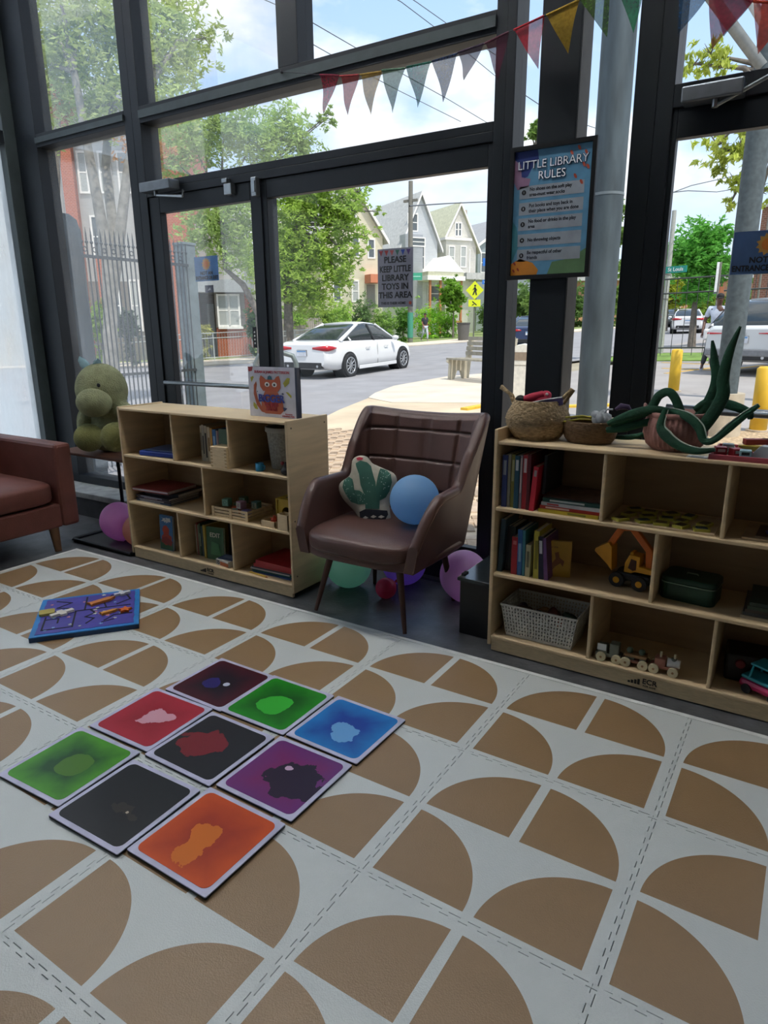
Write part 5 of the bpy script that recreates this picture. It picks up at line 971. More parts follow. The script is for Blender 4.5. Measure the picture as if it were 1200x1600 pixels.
# street running left to right and away, with both kerbs
road = [(-60, 2.0), (-4.9, 1.9), (-5.29, 5.06), (-6.43, 8.1), (-6.93, 9.78), (-7.3, 10.6), (-7.7, 12.0), (-7.6, 14.5), (-7.0, 17.5), (-5.6, 23), (-3, 33), (3, 60), (12, 120), (-6, 120), (-15, 60), (-18.2, 36.5), (-20.4, 31), (-20.0, 24), (-19.6, 19.6), (-21, 18.0), (-60, 12)]
gpoly('road', road, ASP, -.03, th=.02)
walk = [(-4.9, 1.55), (3.0, 1.55), (3.0, 6.2), (-1.2, 6.8), (-3.6, 9.7), (-4.3, 12.5), (-5.0, 15.3), (-6.9, 15.6), (-7.6, 14.5), (-7.7, 12.0), (-7.3, 10.6), (-6.93, 9.78), (-6.43, 8.1), (-5.29, 5.06)]
gpoly('sidewalk', walk, CON2, .0, th=.12)
gpoly('sidewalk', [(-3.6, 9.72), (-4.3, 12.5), (-5.0, 15.3), (-6.9, 15.6), (-7.6, 14.5), (-7.7, 12.0), (-7.3, 10.6), (-6.93, 9.78), (-6.0, 9.2)], CON, .012, th=.03)
gpoly('sidewalk', [(-60, 12.05), (-21, 18.05), (-19.65, 19.7), (-20.05, 24), (-20.45, 31), (-18.25, 36.6), (-15.2, 60), (-6, 120), (-10, 120), (-18.5, 60), (-22, 37), (-24, 31), (-23.3, 22.5), (-24.5, 20.5), (-60, 14.5)], CON, .02, th=.1)
gpoly('parking_lot', [(-3.6, 9.6), (-1.2, 6.85), (3, 6.25), (14, 8), (16, 20.0), (-4.0, 20.0), (-5.0, 15.3), (-4.3, 12.5)], mat('asphalt_light', '9a9591', .9, 0, (1.2, .1)), .006, th=.03)
gpoly('road', [(-5.2, 24.5), (16, 22.8), (30, 30), (30, 110), (8, 110), (-3, 50)], mat('asphalt_light', '9a9591'), .0, th=.03)
gpoly('grass_verge', [(-5.1, 20.2), (16, 20.2), (16, 22.6), (-5.3, 24)], GRASS, .02, th=.03)
gpoly('grass_verge', [(-75, 14.6), (-24.6, 20.6), (-23.4, 22.6), (-24.1, 31), (-22.1, 37.1), (-18.6, 60), (-11, 120), (-60, 120), (-90, 40)], mat('lawn_yard', '7c8a52', .95, 0, (2, .3)), .01, th=.03)
gpoly('gravel_bed', [(-.2, 6.5), (1.2, 6.3), (1.3, 7.6), (-.4, 7.8)], mat('gravel', 'b09a7c', .95, 0, (30, .5), (60, .8)), .012, th=.02)
YL = mat('yellow_road_paint', 'c9a040', .8)
for (p0, p1) in (((1035, 567), (1115, 570)), ((1035, 576), (1120, 579)), ((1040, 584), (1130, 573)), ((1148, 577), (1195, 571))):
    a, b = G(*p0), G(*p1); d = Vector((b.x-a.x, b.y-a.y)).normalized()*.06; gpoly('parking_line', [(a.x-d.y, a.y+d.x), (a.x+d.y, a.y-d.x), (b.x+d.y, b.y-d.x), (b.x-d.y, b.y+d.x)], YL, .012, th=.006)
# yellow kerb
def kerb(p0, p1, m, lab=None):
    a, b = G(*p0), G(*p1); d = Vector((b.x-a.x, b.y-a.y)).normalized()*.08; gpoly('kerb', [(a.x-d.y, a.y+d.x), (a.x+d.y, a.y-d.x), (b.x+d.y, b.y-d.x), (b.x-d.y, b.y+d.x)], m, .04, th=.1)
kerb((725, 641), (775, 632), mat('kerb_yellow', 'd9b23c', .8)); kerb((882, 637), (985, 634), mat('kerb_yellow', 'd9b23c'))
# brick pavers by the doors: herringbone, nearest ones are pieces, the rest one object
PV = [mat('paver_'+str(k), c, .9, 0, (12, .15), (60, .4)) for k, c in enumerate(('b39d86', 'a8937c', 'bba893', '9f8e7a'))]
pav = struct('sidewalk'); pme = []
def pmesh(a, b, h):
    me = bpy.data.meshes.new('paver'); i = .006; mb = MB().add([(-a, -b, 0), (a, -b, 0), (a, b, 0), (-a, b, 0), (-a+i, -b+i, h), (a-i, -b+i, h), (a-i, b-i, h), (-a+i, b-i, h)], [(4, 5, 6, 7), (0, 1, 5, 4), (1, 2, 6, 5), (2, 3, 7, 6), (3, 0, 4, 7)]); me.from_pydata(mb.v, [], mb.f); return me
pav.location = (0, 0, 0); slope = Matrix(((1, 0, 0), (0, 1, 0), (GA, GB, 1)))
meshes = []
for k in range(4): me = pmesh(.098, .048, .012); me.materials.append(PV[k]); meshes.append(me)
cand = []
Pp = .1
for i in range(-60, 60):
    for j in range(-10, 70):
        # herringbone cell: bricks 2x1
        q = (i-j) % 4
        if q == 0: cand.append(((i+1)*Pp, (j+.5)*Pp, 0))
        elif q == 2: cand.append(((i+.5)*Pp, (j+1)*Pp, PI/2))
rot45 = .55; sel = []
for (x, y, a) in cand:
    X_ = -1.6+x*math.cos(rot45)-y*math.sin(rot45); Y_ = 1.6+x*math.sin(rot45)+y*math.cos(rot45)
    if -5.2 < X_ < .1 and 1.62 < Y_ < 6.2 and X_ > -5.0-.1*(Y_-3): sel.append((X_, Y_, a+rot45))
sel.sort(key=lambda p: (p[0]-CAM.x)**2+(p[1]-CAM.y)**2)
vis = [p for p in sel if p[0] > -4.2 and p[0] < -.4 and abs((p[0]-CAM.x)/(p[1]-CAM.y)+.66) < .42]
near = vis[:298]; ns = set(near); far = [p for p in sel if p not in ns]
for (x, y, a) in near:
    o = bpy.data.objects.new('paver', meshes[random.randrange(4)]); COL.objects.link(o); o.parent = pav; o.location = (x, y, gz(x, y)+random.uniform(0, .002)); o.rotation_euler = (math.atan(GB), -math.atan(GA), a)
mb = MB()
for (x, y, a) in far:
    i_ = .006; c_, s_ = math.cos(a), math.sin(a); vv = []
    for px_, py_, pz_ in ((-.098, -.048, 0), (.098, -.048, 0), (.098, .048, 0), (-.098, .048, 0), (-.092, -.042, .012), (.092, -.042, .012), (.092, .042, .012), (-.092, .042, .012)):
        xx, yy = x+px_*c_-py_*s_, y+px_*s_+py_*c_; vv.append((xx, yy, gz(xx, yy)+pz_))
    mb.add(vv, [(4, 5, 6, 7), (0, 1, 5, 4), (1, 2, 6, 5), (2, 3, 7, 6), (3, 0, 4, 7)])
o = mb.build('pavers', PV[0], pav); o['kind'] = 'stuff'
# facade step just outside
# ================================================================= trees and bushes
BARK = mat('bark', '6c655c', .95, 0, (8, .3), (30, .8)); BARK2 = mat('bark_pale', '8b8880', .95, 0, (8, .3), (30, .8))
DENS = .5
def leafmat(c):
    return mat('leaf_'+c, c, .6, 0, (1.5, .3), None, .3, trans=.5)
def crown(name, clusters, m, parent, leaf, seed=1, droop=0, lm_=1.0):
    lm_ = 1.9 if leaf < .2 and name == 'crown' else 2.6
    rnd = random.Random(seed); vs = []; fs = []
    for (c, r, n) in clusters:
        c = Vector(c); r = r if isinstance(r, tuple) else (r, r, r); n = int(n*DENS*lm_)
        for _ in range(n):
            if _ % 11 == 0: q0 = Vector((rnd.gauss(0, .46), rnd.gauss(0, .46), rnd.gauss(0, .42)))
            p = q0+Vector((rnd.gauss(0, .10), rnd.gauss(0, .10), rnd.gauss(0, .07)))
            p = c+Vector((p.x*r[0], p.y*r[1], p.z*r[2])); a = Vector((rnd.gauss(0, 1), rnd.gauss(0, 1), rnd.gauss(0, .6)-droop)).normalized(); b = a.cross(Vector((rnd.gauss(0, 1), rnd.gauss(0, 1), rnd.gauss(0, 1)))).normalized()
            l_ = leaf*rnd.uniform(.6, 1.3); k = len(vs); vs += [p-a*l_, p+b*l_*.32, p+a*l_, p-b*l_*.32]; fs.append((k, k+1, k+2, k+3))
    mb = MB(); mb.v = [tuple(v) for v in vs]; mb.f = fs; mb.sm = [False]*len(fs); o = mb.build(name, m, parent); o['kind'] = 'stuff'; return o
def tree(lab, base, h, tr, clusters, col, leaf, bark=BARK, stems=None, name='tree', group=None, seed=1, droop=0):
    """clusters in world coordinates"""
    t = thing(name, lab, 'tree', tuple(base), 0, group); b = Vector(base); stems = stems or [[(0, 0, 0), (0, 0, h*.5)]]
    for s in stems:
        n = len(s); MB().tube(s, [tr*(1-.6*k/(n-1)) for k in range(n)], 10).build('trunk', bark, t)
    ends = [Vector(s[-1]) for s in stems]; mb = MB()
    for (c, r, n) in clusters:
        c = Vector(c)-b; rr = r[0] if isinstance(r, tuple) else r; e = min(ends, key=lambda q: (q-c).length); mb.tube([e-(Vector((0, 0, .3)) if e.z > 1 else Vector()), e.lerp(c, .5)+Vector((0, 0, .15)), c], [tr*.35, tr*.25, tr*.08], 6)
        rnd = random.Random(n+seed)
        for _ in range(5): d_ = Vector((rnd.uniform(-1, 1), rnd.uniform(-1, 1), rnd.uniform(-.3, 1)))*rr*.8; mb.tube([c, c+d_*.5, c+d_], [tr*.09, tr*.05, tr*.015], 5)
    mb.build('branches', bark, t)
    crown('crown', [(tuple(Vector(c)-b), r, n) for c, r, n in clusters], leafmat(col), t, leaf, seed, droop); return t
def cl(lst, dist): # (px, py, radius px, count)
    return [(tuple(D(x, y, dist+dz)), rp*dist/FOC*1.02, n) for x, y, rp, n, dz in lst]
def gbase(x, y): return Vector((x, y, gz(x, y)))
# birch outside the left window: several stems
b0 = D(165, 560, 14.5); b0 = gbase(b0.x, b0.y)
def W(x, y, d): return tuple(D(x, y, d)-b0)
tree('many stemmed grey birch outside the left window', b0, 9, .15, cl([(70, 60, 60, 2600, 0), (60, 150, 55, 1500, .5), (130, 100, 60, 2200, 0), (90, -20, 70, 2200, 0), (160, 30, 60, 2200, 0), (150, 170, 35, 900, 0), (230, 70, 60, 2200, 0), (270, 30, 50, 1400, .5), (290, 100, 40, 900, .5), (240, 140, 50, 1500, 0), (210, -30, 60, 1600, 0), (320, 60, 25, 300, .5)], 14.5), 'b4c478', .065, BARK2,
     [[(0, 0, 0), W(172, 480, 14.5), W(168, 400, 14.4), W(150, 300, 14.3), W(135, 220, 14.2), W(110, 80, 14)], [(0, 0, .3), W(172, 470, 14.5), W(180, 380, 14.6), W(165, 260, 14.8), W(175, 120, 15)], [(0, 0, .3), W(173, 470, 14.6), W(188, 360, 14.3), W(200, 260, 14.4), W(235, 100, 14.2)]], seed=2)
# brownish tree behind
b1 = D(90, 540, 22); b1 = gbase(b1.x, b1.y)
tree('thin tree with rusty leaves behind the birch', b1, 12, .14, cl([(80, 160, 22, 500, 0), (105, 165, 20, 500, 0), (70, 130, 20, 300, 0), (215, 230, 35, 700, 0), (250, 245, 20, 300, 0)], 22), 'b48a5c', .08, BARK, [[(0, 0, 0), tuple(D(88, 330, 22)-b1), tuple(D(92, 120, 22)-b1)]], seed=4)
b2 = D(408, 545, 27); b2 = gbase(b2.x, b2.y)
tree('leafy green tree across the street seen through the narrow door', b2, 10, .16, cl([(300, 220, 45, 2600, 0), (350, 200, 45, 2600, 0), (400, 215, 45, 2200, 0), (440, 200, 30, 1200, 0), (470, 225, 35, 1300, 0), (260, 240, 35, 1500, 0), (340, 345, 45, 2500, 0), (370, 390, 38, 1800, 0), (310, 370, 30, 900, 0), (385, 330, 40, 1600, 0), (505, 190, 12, 160, 0), (515, 178, 10, 130, 0), (430, 250, 40, 1500, 0)], 27), 'a8c070', .10, BARK, [[(0, 0, 0), tuple(D(404, 490, 27)-b2), tuple(D(380, 445, 27)-b2), tuple(D(352, 420, 27)-b2), tuple(D(345, 330, 27)-b2)]], seed=5)
b3 = D(450, 525, 33); b3 = gbase(b3.x, b3.y)
tree('big bright green tree across the street, left of the paper sign', b3, 10, .25, cl([(460, 320, 40, 3000, 0), (500, 300, 40, 2600, 0), (530, 350, 32, 1800, 0), (450, 380, 45, 3000, 0), (495, 400, 40, 2800, 0), (540, 320, 28, 900, 0), (560, 300, 18, 260, 0), (570, 370, 20, 260, 0), (440, 440, 40, 2600, 0), (485, 460, 35, 2200, 0), (530, 430, 22, 800, 0), (590, 330, 9, 60, 0), (545, 400, 22, 500, 0)], 33), 'a4c058', .125, BARK, [[(0, 0, 0), tuple(D(450, 430, 33)-b3), tuple(D(465, 340, 33)-b3)]], seed=6)
b4 = D(1085, 500, 30); b4 = gbase(b4.x, b4.y)
tree('round dark green tree outside the right door', b4, 7, .16, cl([(1085, 385, 30, 2200, 0), (1110, 375, 24, 1400, 0), (1065, 410, 26, 1500, 0), (1100, 425, 30, 2000, 0), (1125, 415, 22, 1200, 0), (1090, 455, 22, 1000, 0), (1060, 395, 16, 400, 0), (1135, 370, 12, 200, 0)], 30), '6cb04a', .12, BARK, [[(0, 0, 0), tuple(D(1088, 440, 30)-b4)]], seed=7)
b5 = D(1290, 560, 12.5); b5 = gbase(b5.x, b5.y)
tree('overhanging tree whose drooping branches cross the right door glass', b5, 7, .16, cl([(1120, 225, 25, 260, 0), (1150, 240, 28, 330, 0), (1180, 220, 30, 350, 0), (1125, 265, 14, 110, 0), (1150, 285, 18, 160, 0), (1190, 300, 16, 120, 0), (1140, 320, 10, 60, 0), (1085, 100, 18, 200, 0), (1110, 85, 18, 220, 0), (1130, 105, 18, 160, 0), (1210, 170, 40, 500, 0), (1260, 200, 40, 500, 0), (1170, 330, 9, 40, 0)], 12.5), 'b8c45c', .065, BARK, [[(0, 0, 0), tuple(D(1275, 350, 12.5)-b5), tuple(D(1240, 150, 12.5)-b5)]], seed=8, droop=1.2)
b6 = D(1040, 500, 52); b6 = gbase(b6.x, b6.y)
tree('yellow green tree low behind the dark green one', b6, 7, .2, cl([(1045, 455, 18, 900, 0), (1070, 462, 15, 700, 0), (1020, 460, 16, 500, 0)], 52), '9aa534', .3, BARK, [[(0, 0, 0), (0, 0, 2.0)]], seed=9)
b7 = D(708, 520, 52); b7 = gbase(b7.x, b7.y)
tree('young green tree by the yellow crossing sign', b7, 5, .09, cl([(706, 450, 15, 700, 0), (715, 465, 12, 500, 0), (698, 468, 10, 400, 0), (708, 480, 9, 300, 0)], 52), '7da83c', .2, BARK, [[(0, 0, 0), (0, 0, 2.2)]], seed=10)
b8 = D(832, 500, 24); b8 = gbase(b8.x, b8.y)
tree('thin green tree behind the narrow window by the column', b8, 8, .12, cl([(838, 200, 10, 200, 0), (832, 215, 9, 150, 0), (830, 300, 18, 260, 0), (835, 380, 16, 300, 0), (835, 470, 16, 300, 0), (925, 230, 14, 200, 0), (972, 330, 12, 250, 0), (968, 370, 14, 350, 0), (962, 420, 14, 300, 0)], 24), '7c9a4c', .13, BARK, [[(0, 0, 0), tuple(D(834, 400, 24)-b8), tuple(D(836, 250, 24)-b8)]], seed=11)
def bush(lab, px, py, w_, h_, dist, col, n=900, leaf=.12, seed=1):
    c = D(px, py, dist); t = thing('bush', lab, 'bush', (c.x, c.y, gz(c.x, c.y)), 0, None); r = w_*dist/FOC/2; hh = h_*dist/FOC
    zt = D(px, py-h_/2, dist).z-gz(c.x, c.y); z0 = max(.0, zt-hh)
    MB().cyl((0, 0, -.05), (0, 0, zt*.6), .05, .03, 8).build('stem', BARK, t)
    crown('foliage', [((0, 0, zt-hh/2), (r, r*.8, hh/2), n), ((r*.4, 0, zt-hh*.55), (r*.5, r*.5, hh*.45), n//3), ((-r*.4, 0, zt-hh*.6), (r*.5, r*.5, hh*.4), n//3), ((0, 0, max(.2, (zt-hh)*.5)), (r*.7, r*.6, max(.2, (zt-hh)*.5)), n//4)], leafmat(col), t, leaf, seed)
for k, a in enumerate([('bright hedge bush behind the white car, left', 455, 497, 50, 36, 40, '98ba54'), ('dark hedge bush behind the middle of the white car', 500, 498, 50, 38, 42, '78984a'), ('light green bush just behind the car roof', 530, 490, 45, 45, 44, 'a8c860'), ('dark bush left of the paper sign', 565, 492, 40, 50, 46, '6c8a50'), ('mixed green bush below the paper sign', 600, 502, 45, 46, 47, '8cb052'), ('dark green bush right of the utility pole', 630, 500, 30, 44, 48, '6c9a44'), ('bright lime green bush behind the walking person', 668, 498, 56, 52, 53, '9ccc48'), ('lime green bush right of the walking person', 700, 500, 40, 45, 54, '8cba48'), ('small bush at the right of the wide glass', 760, 490, 26, 36, 58, '6f8f4a'), ('green shrub behind the pickets', 155, 500, 34, 50, 31, '8aa83c'), ('dusky shrub behind the pickets, right', 200, 505, 30, 40, 31, '5a6a5a'), ('leafy shrub at the brick corner by the door stile', 400, 500, 30, 60, 33, '4c6e38'), ('shrub below the small blue sign', 318, 517, 24, 14, 35, 'b0b058')]):
    bush(*a, seed=20+k)
# distant line of trees and houses that closes the view
for k, (px, py, w_, h_, dist, col) in enumerate([(1110, 480, 60, 40, 75, '7f9a3c'), (1030, 480, 40, 30, 80, '8a9a44'), (820, 470, 60, 60, 70, '6c8a4c'), (900, 470, 80, 50, 75, '6c8a4c'), (975, 465, 40, 50, 70, '7c9a4c'), (1180, 470, 60, 50, 70, '6f9044')]):
    bush(('yellow green far shrub outside the right door', 'far shrub by the grey far cars', 'far shrub behind the narrow window', 'far shrub behind the dark column', 'far shrub right of the round outdoor column', 'far shrub behind the brick corner at the right')[k], px, py, w_, h_, dist, col, 900, .35, 50+k)

# ================================================================= houses
def siding(name, c, scale=6.0, mort=None, brick=False, dirx=None):
    if name in MATS: return MATS[name]
    m = mat(name, c, .8, 0, (1.2, .08)); t = m.node_tree; b = t.nodes['Principled BSDF']; tc = t.nodes.new('ShaderNodeTexCoord')
    if brick:
        mp = t.nodes.new('ShaderNodeMapping'); mp.inputs['Rotation'].default_value = (PI/2, 0, 0); t.links.new(tc.outputs['Object'], mp.inputs[0]); br = t.nodes.new('ShaderNodeTexBrick'); t.links.new(mp.outputs[0], br.inputs[0]); br.inputs['Scale'].default_value = scale
        br.inputs['Color1'].default_value = hexc(c); br.inputs['Color2'].default_value = tuple(q*.8 for q in hexc(c)[:3])+(1,); br.inputs['Mortar'].default_value = hexc(mort or 'b09a88'); br.inputs['Mortar Size'].default_value = .02; t.links.new(br.outputs[0], b.inputs['Base Color'])
    else:
        wv = t.nodes.new('ShaderNodeTexWave'); wv.bands_direction = 'Z'; wv.wave_profile = 'SAW'; wv.inputs['Scale'].default_value = scale/2; t.links.new(tc.outputs['Object'], wv.inputs[0])
        bb = t.nodes.new('ShaderNodeBump'); bb.inputs['Strength'].default_value = .9; bb.inputs['Distance'].default_value = .05; t.links.new(wv.outputs[0], bb.inputs['Height']); t.links.new(bb.outputs[0], b.inputs['Normal'])
    return m
GLD = mat('house_window_dark', '5c6468', .15); GLL = mat('house_window_curtain', 'a8aca8', .3); TRIM = mat('house_trim', 'e6e4de', .7)
class House:
    """local frame: x along the front, y away from the street, z up"""
    def __init__(s, lab, p, rz, cat='house', name='house'):
        s.t = thing(name, lab, cat, (p[0], p[1], gz(p[0], p[1])), rz); s.O = Vector(s.t.location); s.R = Matrix.Rotation(rz, 3, 'Z')
    def px(s, x, y, off=0):   # where the viewing ray meets the front plane, local coords
        n = s.R @ Vector((0, 1, 0)); d = ray(x, y); t = ((s.O-CAM).dot(n)+off)/d.dot(n); q = s.R.transposed() @ (CAM+d*t-s.O); return q.x, q.z
    def box(s, n, m, *b, **k): return MB().bx(*b).build(n, m, s.t, **k)
    def window(s, x0, x1, z0, z1, y=0, m=None, mull=True):
        f = MB(); e = .09
        for q in ((x0-e, x1+e, z0-e, z0), (x0-e, x1+e, z1, z1+e), (x0-e, x0, z0, z1), (x1, x1+e, z0, z1)): f.bx(q[0], q[1], y-.06, y+.02, q[2], q[3])
        if mull: f.bx(x0, x1, y-.04, y, (z0+z1)/2-.03, (z0+z1)/2+.03)
        w_ = f.build('window', TRIM, s.t); MB().bx(x0, x1, y-.02, y+.01, z0, z1).build('pane', m or GLD, w_)
    def gable(s, x0, x1, y0, y1, ze, zr, wallm, roofm, over=.35):
        xm = (x0+x1)/2; MB().prism([(x0, -.3), (x1, -.3), (x1, ze), (xm, zr), (x0, ze)], y0, y1, Matrix(((1, 0, 0, 0), (0, 0, 1, 0), (0, 1, 0, 0), (0, 0, 0, 1)))).build('wall', wallm, s.t, fix=True)
        sl = (zr-ze)/(xm-x0)
        for sg in (-1, 1):
            a = (xm, zr+.05); b = (xm+sg*(xm-x0+over), ze-sl*over+.05); th = .16
            MB().add([(a[0], y0-over, a[1]), (b[0], y0-over, b[1]), (b[0], y1, b[1]), (a[0], y1, a[1]), (a[0], y0-over, a[1]+th), (b[0], y0-over, b[1]+th), (b[0], y1, b[1]+th), (a[0], y1, a[1]+th)], [(0, 1, 2, 3), (4, 7, 6, 5), (0, 4, 5, 1), (1, 5, 6, 2), (2, 6, 7, 3), (3, 7, 4, 0)]).build('roof_slope', roofm, s.t, fix=True)
            MB().add([(a[0], y0-over-.03, a[1]-.12), (b[0], y0-over-.03, b[1]-.12), (b[0], y0-over, b[1]-.12), (a[0], y0-over, a[1]-.12), (a[0], y0-over-.03, a[1]+th), (b[0], y0-over-.03, b[1]+th), (b[0], y0-over, b[1]+th), (a[0], y0-over, a[1]+th)], [(0, 1, 2, 3), (4, 7, 6, 5), (0, 4, 5, 1), (1, 5, 6, 2), (2, 6, 7, 3), (3, 7, 4, 0)]).build('barge_board', TRIM, s.t, fix=True)
ROOF1 = mat('shingle_grey', 'b6b6b2', .9, 0, (5, .15), (30, .5)); ROOF2 = mat('shingle_olive', 'bcbca2', .9, 0, (5, .15), (30, .5)); ROOF3 = mat('shingle_dark', '989a9c', .9, 0, (5, .15))
SW = siding('siding_white', 'dfe2e4', 5); SGY = siding('siding_grey', 'b9bcc2', 5); SYL = siding('siding_yellow', 'f0e8cc', 4); SCR = siding('siding_cream_white', 'e6e2d8', 5)
# fronts face the street: their normal looks back along the road; gables seen at right, roofs run off to the left
HR = math.radians(-100+90+62)
def house_from(lab, ax, ay, dist, rz, name='house'): p = D(ax, ay, dist); return House(lab, (p.x, p.y), rz, name=name)
# Front planes are turned so the gable faces look to the lower right of the picture
RZ = math.radians(58)
h1 = house_from('grey sided gabled house with white front, above the paper sign', 625, 510, 58, RZ)
x0 = h1.px(628, 420)[0]; x1 = h1.px(683, 420)[0]; ze = h1.px(655, 372)[1]; zr = h1.px(655, 303)[1]
h1.gable(x0, x1, 0, 15, h1.px(655, 378)[1], h1.px(650, 303)[1], SW, ROOF1)
for (a, b, c, d, m) in ((638, 651, 335, 360, GLD), (657, 662, 382, 420, GLD), (645, 650, 376, 418, GLL)): xa, xb = h1.px(a, 400)[0], h1.px(b, 400)[0]; h1.window(xa, xb, h1.px((a+b)/2, d)[1], h1.px((a+b)/2, c)[1], 0, m)
h1.box('bay', SGY, x0-.2, x0+(x1-x0)*.42, -1.0, 0, 0, h1.px(630, 368)[1]); h1.window(x0+.3, x0+1.5, h1.px(630, 385)[1], h1.px(630, 374)[1], -1.0)
xs = h1.px(645, 430)[0]; zz = h1.px(660, 437)[1]
h1.box('porch_roof', ROOF2, xs, x1+1.0, -2.6, 0, zz+.15, zz+.45); h1.box('porch_fascia', TRIM, xs-.1, x1+1.1, -2.7, 0, zz-.2, zz+.15)
MB().prism([(x1-1.8, zz+.4), (x1+1.1, zz+.4), (x1-.35, zz+1.7)], -2.6, 0, Matrix(((1, 0, 0, 0), (0, 0, 1, 0), (0, 1, 0, 0), (0, 0, 0, 1)))).build('porch_gable', TRIM, h1.t, fix=True)
for xx in (xs+.2, (xs+x1)/2, x1+.8): h1.box('porch_post', mat('porch_wood', 'b0744c', .7), xx, xx+.16, -2.5, -2.34, 0, zz-.2)
h1.box('porch_rail', MATS['porch_wood'], xs, x1+1, -2.5, -2.4, 1.2, 1.35); h1.window((xs+x1)/2+.3, (xs+x1)/2+1.5, h1.px(660, 470)[1], h1.px(660, 447)[1], 0)
h2 = house_from('white gabled house with an olive shingle roof, right of the grey one', 690, 508, 64, RZ)
x0 = h2.px(688, 420)[0]; x1 = h2.px(743, 420)[0]
h2.gable(x0, x1, 0, 16, h2.px(715, 384)[1], h2.px(716, 320)[1], SCR, ROOF2)
for (a, b, c, d, m) in ((711, 714, 349, 368, GLD), (716, 719, 349, 368, GLD), (727, 733, 391, 425, GLL)): xa, xb = h2.px(a, 400)[0], h2.px(b, 400)[0]; h2.window(xa, xb, h2.px((a+b)/2, d)[1], h2.px((a+b)/2, c)[1], 0, m)
h2.box('bay', SCR, x0-.1, x0+(x1-x0)*.62, -1.1, 0, 0, h2.px(705, 378)[1]); h2.box('bay_cornice', TRIM, x0-.3, x0+(x1-x0)*.66, -1.3, 0, h2.px(705, 378)[1], h2.px(705, 374)[1])
for (a, b) in ((692, 699), (710, 717)): xa, xb = h2.px(a, 400)[0], h2.px(b, 400)[0]; h2.window(xa, xb, h2.px((a+b)/2, 418)[1], h2.px((a+b)/2, 388)[1], -1.1, GLL)
h2.box('porch_roof', ROOF1, x1-2.5, x1+2.5, -2.5, 0, h2.px(740, 440)[1], h2.px(740, 430)[1])
h3 = house_from('pale grey house with a dark roof and chimney at the edge of the wide glass', 745, 508, 72, RZ)
x0 = h3.px(746, 420)[0]; x1 = x0+9
h3.gable(x0, x1, 0, 16, h3.px(760, 384)[1], h3.px(772, 335)[1], siding('siding_bluegrey', 'b4bec2', 5), ROOF3); h3.window(h3.px(752, 410)[0], h3.px(760, 410)[0], h3.px(756, 425)[1], h3.px(756, 396)[1]); h3.box('chimney', mat('chimney_brick', 'b5a596', .9), h3.px(758, 330)[0], h3.px(764, 330)[0], 4, 5.2, 6, h3.px(760, 318)[1])
h4 = house_from('yellow sided house behind the big green tree', 560, 515, 48, RZ)
x0 = h4.px(500, 420)[0]; x1 = h4.px(598, 420)[0]
h4.gable(x0, x1, 0, 14, h4.px(560, 368)[1], h4.px(548, 285)[1], SYL, ROOF1)
for (a, b, c, d, m) in ((576, 584, 375, 402, GLD), (550, 558, 440, 470, GLL), (552, 560, 368, 400, GLD), (520, 530, 440, 470, GLD), (549, 556, 325, 345, GLD)): xa, xb = h4.px(a, 400)[0], h4.px(b, 400)[0]; h4.window(xa, xb, h4.px((a+b)/2, d)[1], h4.px((a+b)/2, c)[1], 0, m)
h4.box('door', mat('house_door', '8a8478', .6), h4.px(573, 450)[0], h4.px(585, 450)[0], -.1, 0, 0, h4.px(579, 445)[1]); h4.box('door_hood', mat('awning_orange', 'c47a58', .8), h4.px(570, 450)[0], h4.px(590, 450)[0], -1, 0, h4.px(579, 443)[1], h4.px(579, 430)[1])
h5 = house_from('cream sided house low behind the hedge and grey board fence', 470, 520, 50, RZ-.2)
h5.gable(h5.px(395, 420)[0], h5.px(470, 420)[0], 0, 4, h5.px(450, 400)[1], h5.px(450, 340)[1], SCR, ROOF1); h5.window(h5.px(527, 460)[0]-1, h5.px(527, 460)[0], 2, 4)
# brick and siding apartment block at the left
RB = siding('brick_red', 'a8583c', 3.4, 'b98a74', True); SLG = siding('siding_light_grey', 'c9c9c4', 4); SDG = siding('siding_brown_grey', '8c857c', 5)
ap = D(200, 530, 38); rzA = math.atan2(D(400, 530, 37).y-D(60, 530, 39).y, D(400, 530, 37).x-D(60, 530, 39).x)
hb = House('red brick and grey sided apartment block across the street at the left', (ap.x, ap.y), rzA, 'apartment block', 'apartment_block')
X = lambda x, y=400: hb.px(x, y)[0]
Z = lambda x, y: hb.px(x, y)[1]
hb.box('wall', SLG, X(-60), X(250), 0, 12, -1, Z(150, 120)); hb.box('wall', SLG, X(300), X(378), 1.2, 12, -1, Z(330, 330))
hb.box('brick_pier', RB, X(104, 300), X(122, 300), -.5, 0, -1, Z(110, 150)); hb.box('brick_pier', RB, X(140, 300), X(148, 300), -.3, 0, -1, 5)
hb.box('brick_wall', RB, X(232, 400), X(303, 400), -1.2, 10, -1, Z(270, 175)); hb.box('roof', ROOF3, X(-60), X(305), -1.5, 12, Z(270, 172), Z(270, 166))
hb.box('lower_siding', SDG, X(60), X(230), -.12, 0, -1, Z(180, 440))
for (a, b, c, d) in ((60, 94, 232, 268), (140, 150, 240, 300), (172, 185, 240, 300), (200, 215, 240, 300), (75, 100, 340, 375), (150, 165, 340, 400), (200, 212, 440, 515), (165, 180, 440, 515), (60, 92, 440, 500), (-30, 20, 240, 300)):
    hb.window(X(a), X(b), Z((a+b)/2, d), Z((a+b)/2, c), -.05 if d < 430 else -.15, GLL if a % 3 else GLD)
